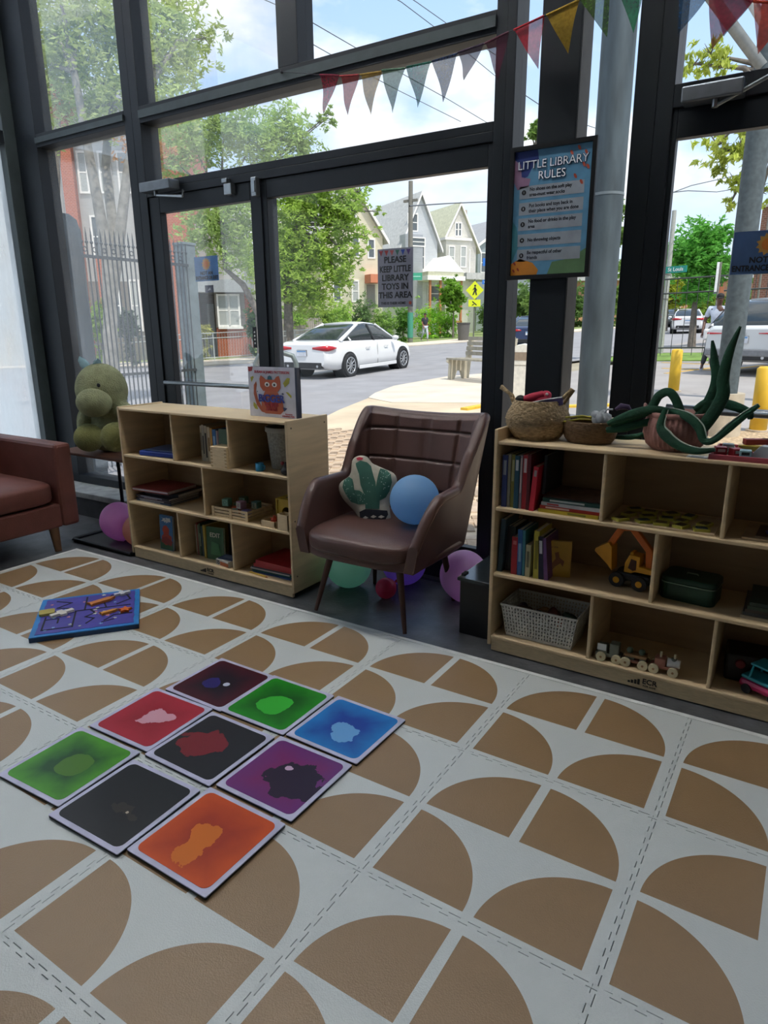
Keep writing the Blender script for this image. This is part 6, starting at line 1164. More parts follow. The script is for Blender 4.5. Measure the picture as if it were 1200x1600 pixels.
hb.box('bay_roof', mat('metal_roof_grey', '9a9ea0', .6), X(303), X(392), -1.6, 1.2, Z(340, 459), Z(340, 440)); hb.box('bay_wall', RB, X(334), X(388), -1.1, 1.2, -1, Z(360, 459)); hb.box('bay_siding', SDG, X(334), X(380), -1.15, -1.08, Z(355, 512), Z(355, 459)); hb.window(X(340), X(354), Z(350, 508), Z(350, 464), -1.2, GLL); hb.window(X(357), X(370), Z(360, 508), Z(360, 464), -1.2, GLL)
hb.box('porch_door', mat('door_grey', 'a3aba8', .5), X(314), X(326), .9, 1.2, -.6, Z(320, 474)); hb.box('porch_back', SDG, X(303), X(334), 1.0, 1.3, -1, Z(320, 440)); hb.box('window_sill', TRIM, X(338), X(376), -1.35, -1.1, Z(358, 514), Z(358, 510))
# right hand brick building
hr = House('brown brick building at the right edge beyond the parked white car', tuple(D(1175, 500, 30).xy), math.radians(-20), 'building', 'brick_building')
hr.box('wall', siding('brick_brown', '8c5c48', 3.4, 'a08a7c', True), hr.px(1178, 430)[0], hr.px(1178, 430)[0]+12, 0, 8, -1, hr.px(1190, 325)[1]); hr.box('parapet', mat('parapet_stone', 'b8b0a4', .8), hr.px(1178, 430)[0]-.1, hr.px(1178, 430)[0]+12, -.15, 8, hr.px(1190, 325)[1], hr.px(1190, 321)[1]); hr.window(hr.px(1184, 470)[0]+1, hr.px(1184, 470)[0]+2.2, 2, 3.6)
hf = House('long low orange brick house far down the side street', tuple(D(1040, 495, 85).xy), math.radians(25), 'house', 'house'); hf.box('wall', siding('brick_orange', 'c08a64', 3, 'c8a890', True), -14, 14, 0, 8, -1, 4.5); hf.box('roof', ROOF1, -15, 15, -1, 9, 4.5, 5.2)
for k in range(6): hf.window(-12+k*4, -10.6+k*4, 1.5, 3.4)
hm = House('far pale house behind the narrow window', tuple(D(870, 500, 125).xy), math.radians(5), 'house', 'house'); hm.gable(-9, 9, 0, 12, 5, 8, SCR, ROOF3)
for k in range(3): hm.window(-6+k*4, -4.6+k*4, 1.5, 3.4)

# ================================================================= street things
def post_on(x, y): return (x, y, gz(x, y))
# picket fence and posts left
IR = mat('iron_grey', '3c4248', .6, .4); 
fa, fb = D(112, 500, 8.0), D(300, 500, 9.0); fd = Vector((fb.x-fa.x, fb.y-fa.y, 0)); FL = fd.length; fa0 = Vector((fa.x, fa.y, 0))-fd*.25; FL *= 1.25; dirn = fd.normalized()
fe = thing('picket_fence', 'dark iron picket fence with ball finials outside the left window', 'fence', (fa0.x, fa0.y, gz(fa0.x, fa0.y)), math.atan2(dirn.y, dirn.x))
npk = int(FL/.058); zt = 2.44
pk = None
for k in range(npk):
    x = .05+k*.058
    if pk is None:
        pk = MB().tube([(0, 0, .06), (0, 0, zt+.08)], .009, 6).cyl((0, 0, zt+.08), (0, 0, zt+.17), .010, .001, 6).ell((0, 0, zt+.02), .018, 8, 6).build('picket', IR, fe); pk.location = (x, 0, 0)
    else: c = pk.copy(); COL.objects.link(c); c.location = (x, 0, 0)
for z in (.15, 1.08, zt-.12): MB().bx(0, FL, -.018, .018, z-.015, z+.015).build('rail', IR, fe)
mb = MB()
for k in range(0, npk-1, 2):
    x = .05+(k+.5)*.058; mb.tube([(x+.024*math.cos(q), 0, zt-.05+.024*math.sin(q)) for q in [2*PI*j/10 for j in range(11)]], .006, 5, False)
mb.build('ring_ornaments', IR, fe)
t = thing('fence_post', 'square weathered grey post ending the picket fence, behind the narrow door', 'post', post_on(D(297, 500, 9.1).x, D(297, 500, 9.1).y), math.atan2(dirn.y, dirn.x)); MB().bx(-.09, .09, -.09, .09, 0, 2.5).build('post', mat('post_grey', '67757a', .8, 0, (6, .25), (40, .4)), t, bevel=.006); MB().bx(-.10, .10, -.10, .10, 2.5, 2.53).build('cap', mat('post_grey', '67757a'), t, bevel=.004)
p = D(100, 500, 7.0); t = thing('steel_cabinet', 'tall rounded dark blue steel pillar outside the left window', 'pillar', post_on(p.x, p.y), math.atan2(dirn.y, dirn.x)); 
MB().prism([(-.17, 0), (.17, 0), (.17, 2.42), (.15, 2.50), (.08, 2.54), (-.08, 2.54), (-.15, 2.50), (-.17, 2.42)], -.15, .15, Matrix(((1, 0, 0, 0), (0, 0, 1, 0), (0, 1, 0, 0), (0, 0, 0, 1)))).build('body', mat('pillar_blue', '36454f', .6, 0, (5, .2)), t, fix=True, bevel=.01); MB().bx(-.2, .2, -.2, .2, 0, .08).build('base', mat('concrete_base', 'b8ab98', .9), t)
# canopy columns
CC = mat('galvanised_column', '434e53', .6, .1, (9, .35, (1, 1, .2)))
p = D(927, 600, 7.6); t = thing('canopy_column', 'thick round weathered steel column outside, right of the dark indoor column', 'column', post_on(p.x, p.y)); MB().cyl((0, 0, 0), (0, 0, 6.0), .158, .158, 32).build('shaft', CC, t); MB().cyl((0, 0, 0), (0, 0, .12), .24, .24, 24).build('base', mat('concrete_base', 'b8ab98'), t); MB().cyl((0, 0, 2.62), (0, 0, 2.645), .161, .161, 32).build('ring', mat('ring_reflection', '6a7478', .5), t)  # pale band paints a ring-shaped reflection onto the shaft
p = D(1136, 600, 9.2); t = thing('canopy_column', 'slimmer grey steel column outside the right door, on a concrete pier', 'column', post_on(p.x, p.y)); MB().cyl((0, 0, .5), (0, 0, 6.0), .125, .125, 28).build('shaft', mat('grey_column', '4c5659', .7, 0, (20, .25)), t); MB().cyl((0, 0, 0), (0, 0, .52), .21, .21, 28).build('pier', mat('pier_concrete', 'b3a894', .9, 0, (8, .15)), t, bevel=.01)
a = D(1200, 140, 9.0); b = D(1125, -40, 9.0); a = Vector((p.x, p.y, 4.0)); t = thing('canopy_brace', 'pair of diagonal steel braces at the top of the slim outdoor column', 'brace', tuple(a)); b2_ = D(1122, 10, 8.6); MB().tube([(0, 0, 0), b2_-a, (b2_-a)*1.8], .08, 4).build('brace', mat('brace_grey', '8b9090', .6, .2), t); MB().tube([(.1, 0, .2), D(1160, -20, 9.2)-a], .05, 4).build('brace', mat('brace_pale', 'b8bab6', .7), t)
YP = mat('bollard_yellow', 'd8ae2c', .55, 0, (5, .1))
for k, (x, d_, top, lab) in enumerate(((1053, 14.0, 545, 'yellow bollard by the parking lines outside the right door'), (1194, 9.6, 572, 'nearer yellow bollard at the right edge of the door glass'))):
    p = D(x, 600, d_); zt = D(x, top, d_).z; g_ = gz(p.x, p.y); t = thing('bollard', lab, 'bollard', (p.x, p.y, g_)); MB().lathe([(.0, 0), (.1, 0), (.1, zt-g_-.03), (.07, zt-g_-.005), (0, zt-g_)], n=24).build('post', YP, t); MB().cyl((0, 0, 0), (0, 0, .03), .14, .14, 20).build('collar', mat('concrete_base', 'b8ab98'), t)
# white litter bin
p = D(816, 600, 11.7); t = thing('litter_bin', 'white domed litter bin outside the narrow window', 'litter bin', post_on(p.x, p.y), .3); LB = mat('bin_white', 'd6d2c6', .6)
MB().prism(rrect(.2, .2, .05), 0, .72).build('body', LB, t, bevel=.01); MB().prism([(-.21, .72), (.21, .72), (.21, .88), (.17, .98), (.1, 1.04), (0, 1.06), (-.1, 1.04), (-.17, .98), (-.21, .88)], -.21, .21, Matrix(((1, 0, 0, 0), (0, 0, 1, 0), (0, 1, 0, 0), (0, 0, 0, 1)))).build('hood', LB, t, fix=True, bevel=.01); MB().bx(-.13, .13, -.216, -.205, .80, .93).build('flap', mat('bin_flap', '8a7a68', .5), t); MB().bx(-.205, .205, -.205, .205, .0, .08).build('rust_skirt', mat('bin_rust', 'b58a64', .8), t)
# bench
a, b = G(705, 592), G(748, 584); bc = (a+b)/2; t = thing('street_bench', 'concrete ended street bench seen end on beyond the wide glass', 'bench', (a.x+.2, a.y, gz(a.x, a.y)), math.radians(-30)); BCN = mat('bench_concrete', 'b0a996', .9, 0, (4, .2)); BW = mat('bench_slat', '9c9584', .8, 0, (8, .2))
def endp(x):
    M = Matrix(((0, 0, 1, x), (1, 0, 0, 0), (0, 1, 0, 0), (0, 0, 0, 1)))
    MB().prism([(-.32, 0), (-.18, 0), (-.10, .22), (.02, .22), (.1, 0), (.26, 0), (.40, 1.02), (.30, 1.02), (.20, .50), (-.36, .50), (-.38, .44), (-.30, .40)], 0, .09, M).build('end_frame', BCN, t, fix=True)
endp(0); endp(1.75)
for k in range(4): MB().bx(-.02, 1.86, -.36+k*.13, -.26+k*.13, .50, .54).build('seat_slat', BW, t)
for k in range(4): f = .60+k*.12; MB().bx(-.02, 1.86, .20+(f-.5)*.18, .24+(f-.5)*.18, f, f+.09).build('back_slat', BW, t)
MB().tube([(-.004, -.22, .32), (-.004, -.16, .40), (-.004, -.08, .34), (-.004, 0, .42), (-.004, .08, .32)], .012, 5).build('graffiti', mat('graffiti_black', '4a4844', .7), t)
# far street rail fence at the left
RAILM = mat('galvanised_rail', 'b4bab8', .5, .4)
def railfence(lab, p0, p1, h, step, nm='rail_fence', m=RAILM, wires=0, r=.025, dist=None):
    a, b = (Vector(p0), Vector(p1)); d = b-a; L_ = math.hypot(d.x, d.y); t = thing(nm, lab, 'fence', (a.x, a.y, gz(a.x, a.y)), math.atan2(d.y, d.x)); rise = gz(b.x, b.y)-gz(a.x, a.y); n = int(L_/step)
    for k in range(n+1): x = L_*k/n; z = rise*k/n; MB().tube([(x, 0, z), (x, 0, z+h)], r, 6).build('post', m, t)
    for f in (1.0, .82, .12): MB().tube([(0, 0, h*f), (L_, 0, rise+h*f)], r*.8, 6).build('rail', m, t)
    if wires:
        mb = MB(); k = int(L_/wires)
        for i in range(k): x = L_*i/k; mb.tube([(x, 0, rise*i/k+.05), (x, 0, rise*i/k+h)], .006 if wires < .2 else .01, 4, False)
        o = mb.build('bars', m, t); o['kind'] = 'stuff'
    return t
railfence('pale metal rail fence before the brick block across the street', D(120, 550, 31), D(395, 550, 34), 1.25, 1.7, wires=.14)
railfence('pale metal rail fence by the hedge behind the white car', D(412, 550, 30), D(500, 530, 38), 1.2, 1.8, wires=.14)
t = thing('board_fence', 'weathered grey board fence under the big green tree', 'fence', tuple(gbase(*D(405, 520, 38).xy)), math.atan2(D(505, 520, 41).y-D(405, 520, 38).y, D(505, 520, 41).x-D(405, 520, 38).x)); WF = mat('fence_board', '8f8a80', .9, 0, (3, .25)); L_ = (D(505, 520, 41)-D(405, 520, 38)).length
bd = None
for k in range(int(L_/.16)):
    if bd is None: bd = MB().prism([(0, 0), (.14, 0), (.14, 1.75), (.07, 1.85), (0, 1.75)], 0, .03, Matrix(((1, 0, 0, 0), (0, 0, 1, 0), (0, 1, 0, 0), (0, 0, 0, 1)))).build('board', WF, t)
    else: c = bd.copy(); COL.objects.link(c); c.location = (k*.16, 0, random.uniform(-.03, .03)+.004*k)
MB().bx(0, L_, .03, .07, .4, .48).build('rail', WF, t)
MF = mat('mesh_fence_black', '3a3c3c', .6)
mf = railfence('tall thin black mesh fence along the grass outside the right door', D(985, 560, 24.5), D(1260, 560, 23.5), 2.4, 3.0, 'mesh_fence', MF, .30, .03)
# utility pole, crossing sign, street signs, bin by kerb
def pole(lab, x, d_, top, r, m, name='utility_pole', cat='pole'):
    p = D(x, 520, d_); zt = D(x, top, d_).z; g_ = gz(p.x, p.y); t = thing(name, lab, cat, (p.x, p.y, g_)); MB().cyl((0, 0, 0), (0, 0, zt-g_), r, r*.8, 12).build('shaft', m, t); return t, zt-g_
PG = mat('pole_grey', '77756c', .8)
t, z = pole('tall grey utility pole behind the paper sign', 641, 46, 283, .17, PG); MB().cyl((0, 0, .3), (0, 0, 1.9), .19, .19, 12).build('green_band', mat('pole_green', '3f8a72', .6), t); MB().bx(-.5, .5, -.06, .06, z-1.2, z-1.05).build('crossarm', PG, t)
t = thing('street_name_sign', 'small green street name plate beside the paper sign', 'sign', tuple(D(651, 432, 45)), math.radians(30)); MB().bx(-.45, .35, -.02, .02, -.22, .22).build('plate', mat('sign_green', '3f9c7c', .5), t); MB().bx(-.35, .25, -.03, -.02, -.03, .03).build('letter_band', mat('sign_green_light', '9cd0bc', .5), t)
t, z = pole('yellow diamond pedestrian crossing sign across the street', 740, 50, 436, .05, mat('sign_post', '5c6058', .6), 'crossing_sign', 'sign'); SY = mat('sign_yellow', 'd2dc1c', .5); f = 50/FOC
sg = MB(Matrix.Rotation(.45, 4, 'Z')).prism([(0, -.62), (.62, 0), (0, .62), (-.62, 0)], 0, .03, Matrix.Translation((0, -.08, z-.75)) @ Matrix.Rotation(PI/2, 4, 'X')).build('diamond', SY, t); MB(Matrix.Rotation(.45, 4, 'Z')).bx(-.42, .42, -.11, -.08, z-1.85, z-1.38).build('lower_plate', SY, t)
mk = MB(Matrix.Rotation(.45, 4, 'Z') @ Matrix.Translation((0, -.115, z-.75))); mk.prism(circ(.02, .3, .07, n=10), 0, .006, Matrix.Rotation(PI/2, 4, 'X')).prism([(-.05, .2), (.07, .2), (.1, 0), (.16, -.32), (.08, -.32), (.02, -.1), (-.08, -.32), (-.16, -.32), (-.04, 0)], 0, .006, Matrix.Rotation(PI/2, 4, 'X')).prism([(-.15, .02), (-.05, .18), (.06, .18), (.17, .0), (.12, -.02), (.04, .1), (-.04, .1), (-.11, -.0)], 0, .006, Matrix.Rotation(PI/2, 4, 'X')); mk.build('walking_figure', BLACKP, t)
mk = MB(Matrix.Rotation(.45, 4, 'Z')); mk.box((0, -.115, z-1.62), (.4, .006, .07), Matrix.Rotation(.7, 3, 'Y')).box((-.1, -.115, z-1.72), (.16, .006, .06), Matrix.Rotation(-.5, 3, 'Y')); mk.build('arrow', BLACKP, t)
p = D(724, 520, 46); t = thing('street_bin', 'dark grey street bin on the far pavement', 'litter bin', post_on(p.x, p.y), .3); MB().cyl((0, 0, 0), (0, 0, 1.05), .34, .42, 20).build('body', mat('bin_grey', '5e5c58', .7), t); MB().cyl((0, 0, 1.05), (0, 0, 1.13), .45, .45, 20).build('rim', mat('bin_grey2', '4a4846', .7), t)
t = thing('street_sign', 'blue square sign at the right edge of the wide glass', 'sign', tuple(D(760, 410, 40)), .5); MB().bx(-.2, .35, -.02, .02, -.18, .22).build('plate', mat('sign_blue2', '2f74c8', .5), t); MB().bx(-.05, .1, -.03, -.02, -.08, .12).build('symbol', WHITE, t)
t = thing('street_sign', 'small blue sign lower at the right edge of the wide glass', 'sign', tuple(D(759, 441, 40)), .5); MB().bx(-.2, .35, -.02, .02, -.1, .12).build('plate', mat('sign_blue2', '2f74c8'), t); MB().bx(-.1, .1, -.03, -.02, -.02, .04).build('symbol', WHITE, t)
t = thing('street_name_sign', 'green ST LOUIS street name sign outside the right door', 'sign', tuple(D(1056, 421, 24)), -.35); MB().bx(-.36, .36, -.015, .015, -.1, .1).build('plate', mat('sign_teal', '1f8a7c', .5), t); text('St Louis', .16, (0, -.02, 0), WHITE, t, bold=.002)
t, z = pole('pale grey pole left of the dark green tree', 1035, 26, 330, .09, mat('pole_pale', 'a3a49e', .6)); MB().cyl((0, 0, 2.6), (0, 0, 2.7), .1, .1, 12).build('band', PG, t); MB().cyl((0, 0, 1.8), (0, 0, 1.84), .1, .1, 12).build('band', PG, t)
t, z = pole('thin post with a white sign back and orange brown board', 1114, 21, 410, .03, PG, 'sign_post', 'sign'); MB().bx(-.09, -.03, -.04, .04, z-.75, z).build('sign_panel', WHITE, t); MB().bx(.0, .13, .03, .08, .6, z-.62).build('brown_board', mat('brown_board', 'b0704c', .8), t)
t, z = pole('thin antenna pole at the right edge', 1177, 27, 336, .04, PG)
# wires
WR = mat('cable', '55585c', .6)
for k, (pts, lab) in enumerate(((((467, 23), (553, 73), (700, 155), (800, 215)), 'overhead cable crossing the left upper pane and the transom light'), (((455, 50), (513, 83), (620, 140), (720, 190)), 'lowest overhead cable behind the bunting'), (((600, -12), (627, 3), (705, 62), (800, 140)), 'overhead cable in the top middle pane, left of two'), (((625, -14), (652, 4), (700, 38), (820, 115)), 'overhead cable in the top middle pane, right of two'), (((300, -50), (380, -15), (467, 23), (470, 24)), 'overhead cable above the birch'), (((1040, 302), (1075, 298), (1120, 300), (1300, 270)), 'sagging overhead cable outside the right door'), (((1040, 305), (1080, 290), (1160, 272), (1300, 255)), 'second overhead cable outside the right door'), (((800, 135), (845, 165), (900, 190), (960, 210)), 'overhead cable in the narrow window'), (((640, 322), (700, 318), (768, 315), (800, 312)), 'faint cable above the gabled houses'))):
    P_ = [D(x, y, 20+4*i) for i, (x, y) in enumerate(pts)]; t = thing('overhead_cable', lab, 'cable', tuple(P_[0])); MB().tube([q-P_[0] for q in P_], .013 if k != 8 else .02, 5, False).build('cable', WR, t)
# ================================================================= vehicles
CWH = mat('car_white', 'dfe0e0', .22, 0, (3, .02), coat=.6); CGL = mat('car_glass', '2b3234', .08); CBK = mat('car_black_trim', '1b1c1e', .5); TYR = mat('tyre', '202123', .85); ALY = mat('alloy', 'b4b6b8', .3, .8); RED = mat('tail_red', 'b3202a', .25)
def lerp_tab(tab, x):
    for (a, va), (b, vb) in zip(tab, tab[1:]):
        if x <= b: f = max(0, (x-a)/(b-a)); return va+(vb-va)*f
    return tab[-1][1]
def car(name, lab, loc, rz, L_, Wd, paint, belt, bot, width, cabin, roofw, wheels_x, wr, tail, scale=1.0, tilt=(0, 0), plate_w=.3, plate='white'):
    """local x runs from the rear bumper (0) to the nose (L_)"""
    t = thing(name, lab, 'car', loc, rz); t.scale = (scale,)*3; t.rotation_euler = (tilt[0], tilt[1], rz); hw = Wd/2; rings = []
    for i in range(49):
        x = L_*i/48; w_ = hw*lerp_tab(width, x); zb = lerp_tab(bot, x); zt = lerp_tab(belt, x); r = []
        prof = [(.80, zb), (.97, zb+.05), (1.0, zb+(zt-zb)*.35), (.985, zb+(zt-zb)*.62), (.955, zb+(zt-zb)*.84), (.90, zt-.01), (.80, zt+.015)]
        for f, z in prof: r.append((x, -w_*f, z))
        for f, z in reversed(prof): r.append((x, w_*f, z))
        rings.append(r)
    MB().loft(rings).build('body', paint, t, fix=True)
    cr_ = []; cx0, cx1 = cabin[0][0], cabin[-1][0]
    for i in range(33):
        x = cx0+(cx1-cx0)*i/32; zt = lerp_tab(cabin, x); zb = lerp_tab(belt, x)-.03; w0 = hw*.90; f = (zt-zb)/.48; w1 = hw*(.90-(.90-roofw)*min(1, f)); cr_.append([(x, -w0, zb), (x, -w0*.5-w1*.5, (zt+zb)/2), (x, -w1, zt-.03*min(1, f)), (x, -w1*.8, zt), (x, w1*.8, zt), (x, w1, zt-.03*min(1, f)), (x, w0*.5+w1*.5, (zt+zb)/2), (x, w0, zb)])
    MB().loft(cr_).build('glasshouse', CGL, t, fix=True)
    # roof skin, pillars
    rx0 = max(q[0] for q in cabin if q[0] < (cx0+cx1)/2 and q[1] > cabin[len(cabin)//2][1]-.14); rx1 = max(q[0] for q in cabin if q[1] > cabin[len(cabin)//2][1]-.10)
    rr = []
    for i in range(13):
        x = rx0+(rx1-rx0)*i/12; zt = lerp_tab(cabin, x)+.012; w1 = hw*roofw+.015; rr.append([(x, -w1, zt-.06), (x, -w1*.8, zt), (x, 0, zt+.02), (x, w1*.8, zt), (x, w1, zt-.06), (x, w1*.7, zt-.04), (x, -w1*.7, zt-.04)])
    MB().loft(rr).build('roof', paint, t, fix=True)
    for s in (-1, 1):
        zb0, zb1 = lerp_tab(belt, cx0+.05)-.02, lerp_tab(belt, cx1)
        MB().tube([(cx0+.02, s*hw*.86, zb0), (rx0+.05, s*(hw*roofw+.0), lerp_tab(cabin, rx0+.05)-.02)], [.06, .05], 6).build('pillar', paint, t)
        MB().tube([(cx1-.03, s*hw*.86, zb1-.0), (rx1-.02, s*(hw*roofw), lerp_tab(cabin, rx1)-.02)], [.04, .035], 6).build('pillar', paint, t)
        xm_ = (wheels_x[0]+wheels_x[1])/2; 
        MB().tube([(xm_-.05, s*(hw*.905), lerp_tab(belt, xm_)), (xm_-.12, s*(hw*roofw+.02), lerp_tab(cabin, xm_)-.04)], [.035, .03], 6).build('pillar', CBK, t)
        q = wheels_x[0]+.18; MB().tube([(q, s*(hw*.905), lerp_tab(belt, q)), (q-.02, s*(hw*roofw+.03), lerp_tab(cabin, q)-.05)], [.03, .03], 6).build('pillar', paint if L_ < 4.9 else CBK, t)
        MB().bx(wheels_x[0]+.45, wheels_x[1]-.40, s*hw*1.0-.012, s*hw*1.0+.012, bot[2][1]+.0, bot[2][1]+.10).build('sill', paint, t, bevel=.01)
        for x in (xm_-.62, xm_+.38): MB().tube([(x, s*hw*.985, .74*belt[2][1]/.95), (x+.02, s*(hw*.985+.035), .745*belt[2][1]/.95), (x+.17, s*(hw*.985+.035), .745*belt[2][1]/.95), (x+.19, s*hw*.985, .74*belt[2][1]/.95)], .014, 6).build('door_handle', paint, t)
        for x in (xm_, ): MB().bx(x-.004, x+.004, s*hw*.992-.003, s*hw*.992+.003, bot[2][1]+.1, lerp_tab(belt, x)-.06).build('door_seam', CBK, t)
        MB().ell((cx1-.45, s*(hw+.10), lerp_tab(belt, cx1-.4)+.05), (.07, .11, .07)).build('mirror', paint, t)
        ys = s*hw
        for xw in wheels_x:
            MB().cyl((xw, ys*.62, wr), (xw, ys*1.003+s*.0, wr), wr*1.13, wr*1.13, 32).build('wheel_arch', CBK, t)
            wh = MB().lathe([(0, -.10), (wr*.9, -.10), (wr, -.07), (wr, .08), (wr*.92, .10), (wr*.72, .10), (wr*.70, .06), (0, .05)], n=32); wh.v = [(xw+a, ys*.93+s*c, wr+b) for a, b, c in wh.v]; wo = wh.build('wheel', TYR, t, fix=True)
            rm = MB(); yo = ys*.93+s*.085
            rm.tube([(xw+wr*.66*math.cos(q), yo, wr+wr*.66*math.sin(q)) for q in [2*PI*j/24 for j in range(25)]], .022, 6, False); rm.cyl((xw, yo-s*.02, wr), (xw, yo+s*.012, wr), wr*.16, wr*.14, 14)
            for j in range(10): q = 2*PI*j/10; rm.tube([(xw+wr*.1*math.cos(q), yo, wr+wr*.1*math.sin(q)), (xw+wr*.64*math.cos(q), yo, wr+wr*.64*math.sin(q))], .018, 5)
            rm.build('alloy_rim', ALY, wo)
        pth = [(-.012, .40), (-.014, .60), (-.010, .78), (.04, .87), (.10, .925), (.22, .965), (.36, .985)]; zc = lerp_tab(belt, 0)-.07; zr_ = []
        for q, (x, f) in enumerate(pth):
            hh = (.025, .045, .065, .07, .065, .045, .01)[q]*(.3 if roofw > .66 else 1); zr_ += [(x, s*f*hw, zc-hh), (x, s*f*hw, zc+hh), (x+.05, s*(f*hw-.05), zc+hh), (x+.05, s*(f*hw-.05), zc-hh)]
        MB().loft([zr_[4*q:4*q+4] for q in range(len(pth))]).build('tail_light', RED, t, fix=True)
    zt = lerp_tab(belt, .05); xr = -.012
    MB().bx(-.02, .03, -plate_w*.55, plate_w*.55, zt-.33, zt-.17).build('plate_recess', CBK if plate == 'white' else mat('hatch_grey', '77797c', .4), t); pl = MB().bx(-.03, -.02, -.16, .16, zt-.33, zt-.18).build('licence_plate', mat('plate_pale', 'c8ccd4', .5), t); MB().bx(-.0315, -.03, -.15, .15, zt-.225, zt-.19).build('blue_band', mat('plate_blue', '5a8ab8', .5), pl)
    MB().bx(-.015, .25, -hw*.70, hw*.70, bot[0][1]-.06, bot[0][1]+.10).build('bumper_insert', CBK, t, bevel=.02)
    for s in (-1, 1): MB().cyl((-.02, s*hw*.55, bot[0][1]-.0), (.12, s*hw*.55, bot[0][1]-.0), .035, .035, 12).build('exhaust_tip', ALY, t)
    return t
ra, fa_ = G(545, 587), G(627, 574)
dirv = Vector((fa_.x-ra.x, fa_.y-ra.y, 0)); sc_ = 1.05; ang = math.atan2(dirv.y, dirv.x); ux = dirv.normalized(); uy = Vector((-ux.y, ux.x, 0))
wbx = (.95, .95+dirv.length/sc_); o_ = Vector((ra.x, ra.y, 0))+uy*(.915*.93*sc_)-ux*(.95*sc_); LL = wbx[1]+.93
tl = math.atan(gz(o_.x+ux.x, o_.y+ux.y)-gz(o_.x, o_.y))
sedan = car('sedan', 'white sedan driving past on the street, seen from behind', (o_.x, o_.y, gz(o_.x, o_.y)-.03), ang, LL, 1.83, CWH,
    [(0, .90), (.06, .97), (.5, 1.0), (2.2, .96), (3.4, .93), (LL-.4, .76), (LL, .56)], [(0, .36), (.3, .24), (.8, .2), (LL-.3, .22), (LL, .30)], [(0, .80), (.12, .90), (.6, .985), (1.2, 1), (LL-1.0, 1), (LL-.3, .9), (LL, .68)],
    [(.62, 1.0), (1.0, 1.18), (1.35, 1.33), (1.75, 1.42), (2.25, 1.45), (2.8, 1.40), (3.1, 1.29), (3.7, .93)], .64, wbx, .33, [(-.004, .42, .80), (-.002, .46, .90), (.02, .80, .93), (.14, .93, .90), (.13, .95, .80), (.02, .84, .76)], sc_, (0, -tl))
SH = G(1163, 583)
suv = car('suv', 'white parked SUV at the right edge with a grey lower tailgate', (-.75, 15.3, gz(-.75, 15.3)), math.radians(66), 4.6, 1.9, mat('suv_white', 'c9cbcb', .3, 0, (3, .02), coat=.4),
    [(0, 1.0), (.08, 1.08), (.5, 1.10), (3.0, 1.06), (3.6, 1.02), (4.3, .9), (4.6, .7)], [(0, .42), (.3, .32), (.8, .28), (4.3, .3), (4.6, .4)], [(0, .86), (.12, .95), (.6, 1), (4.0, 1), (4.4, .9), (4.6, .75)],
    [(.12, 1.08), (.35, 1.35), (.75, 1.62), (1.2, 1.68), (2.3, 1.70), (2.8, 1.6), (3.5, 1.06)], .70, (.85, 3.5), .36, [(-.008, .35, 1.06), (-.006, .35, 1.10), (.0, .85, 1.09), (.12, .96, 1.06), (.11, .97, .98), (.0, .86, 1.03)], 1.0, (0, 0), .3, 'grey')
MB().ell((-.03, 0, .92), (.012, .09, .06)).build('emblem', ALY, suv); MB().ell((-.04, 0, .92), (.008, .04, .03)).build('emblem_inner', mat('emblem_blue', '2c4a7c', .4), suv)
MB().bx(-.04, .2, -.82, .82, .44, .60).build('grey_bumper', mat('hatch_grey', '77797c'), suv, bevel=.03)
for lab, px, d_, rz, c in (('far white car on the side street beyond the mesh fence', 1075, 46, 1.75, CWH), ('far dark car parked left of the white one', 1044, 62, 1.5, mat('car_dark', '4a5254', .3, coat=.5)), ('dark blue car half seen in the narrow window', 828, 31, 1.9, mat('car_navy', '2c3a5a', .3, coat=.5)), ('far silver car behind the brick corner', 1168, 50, 1.75, mat('car_silver', 'a8acb0', .3, .3))):
    p = D(px, 500, d_); car('sedan', lab, (p.x, p.y, gz(p.x, p.y)), rz, 4.6, 1.83, c, [(0, .90), (.06, .97), (.5, 1.0), (2.2, .96), (3.3, .93), (4.2, .76), (4.6, .56)], [(0, .36), (.3, .24), (.8, .2), (4.3, .22), (4.6, .30)], [(0, .80), (.12, .90), (.6, .985), (1.2, 1), (3.6, 1), (4.3, .9), (4.6, .68)], [(.62, 1.0), (1.0, 1.18), (1.35, 1.33), (1.75, 1.42), (2.25, 1.45), (2.7, 1.40), (3.0, 1.29), (3.5, .93)], .64, (.93, 3.65), .33, [(-.004, .42, .80), (-.002, .46, .90), (.02, .80, .93), (.14, .93, .90), (.13, .95, .80), (.02, .84, .76)])
# near hand rail loop by the street
p = D(446, 600, 8.2); t = thing('bike_rack', 'bent grey tube bike rack at the left of the wide glass', 'bike rack', post_on(p.x, p.y), .5); z_ = D(440, 552, 8.2).z-gz(p.x, p.y); MB().tube([(-.35, 0, 0), (-.35, 0, z_-.12), (-.30, 0, z_-.03), (-.2, 0, z_), (0, 0, z_), (.1, 0, z_-.03), (.14, 0, z_-.12), (.14, 0, 0)], .03, 12).build('tube', mat('rack_grey', '6d7674', .5, .5), t); MB().cyl((.14, 0, 0), (.14, 0, .01), .07, .07, 16).cyl((-.35, 0, 0), (-.35, 0, .01), .07, .07, 16).build('foot_plate', STEEL, t)

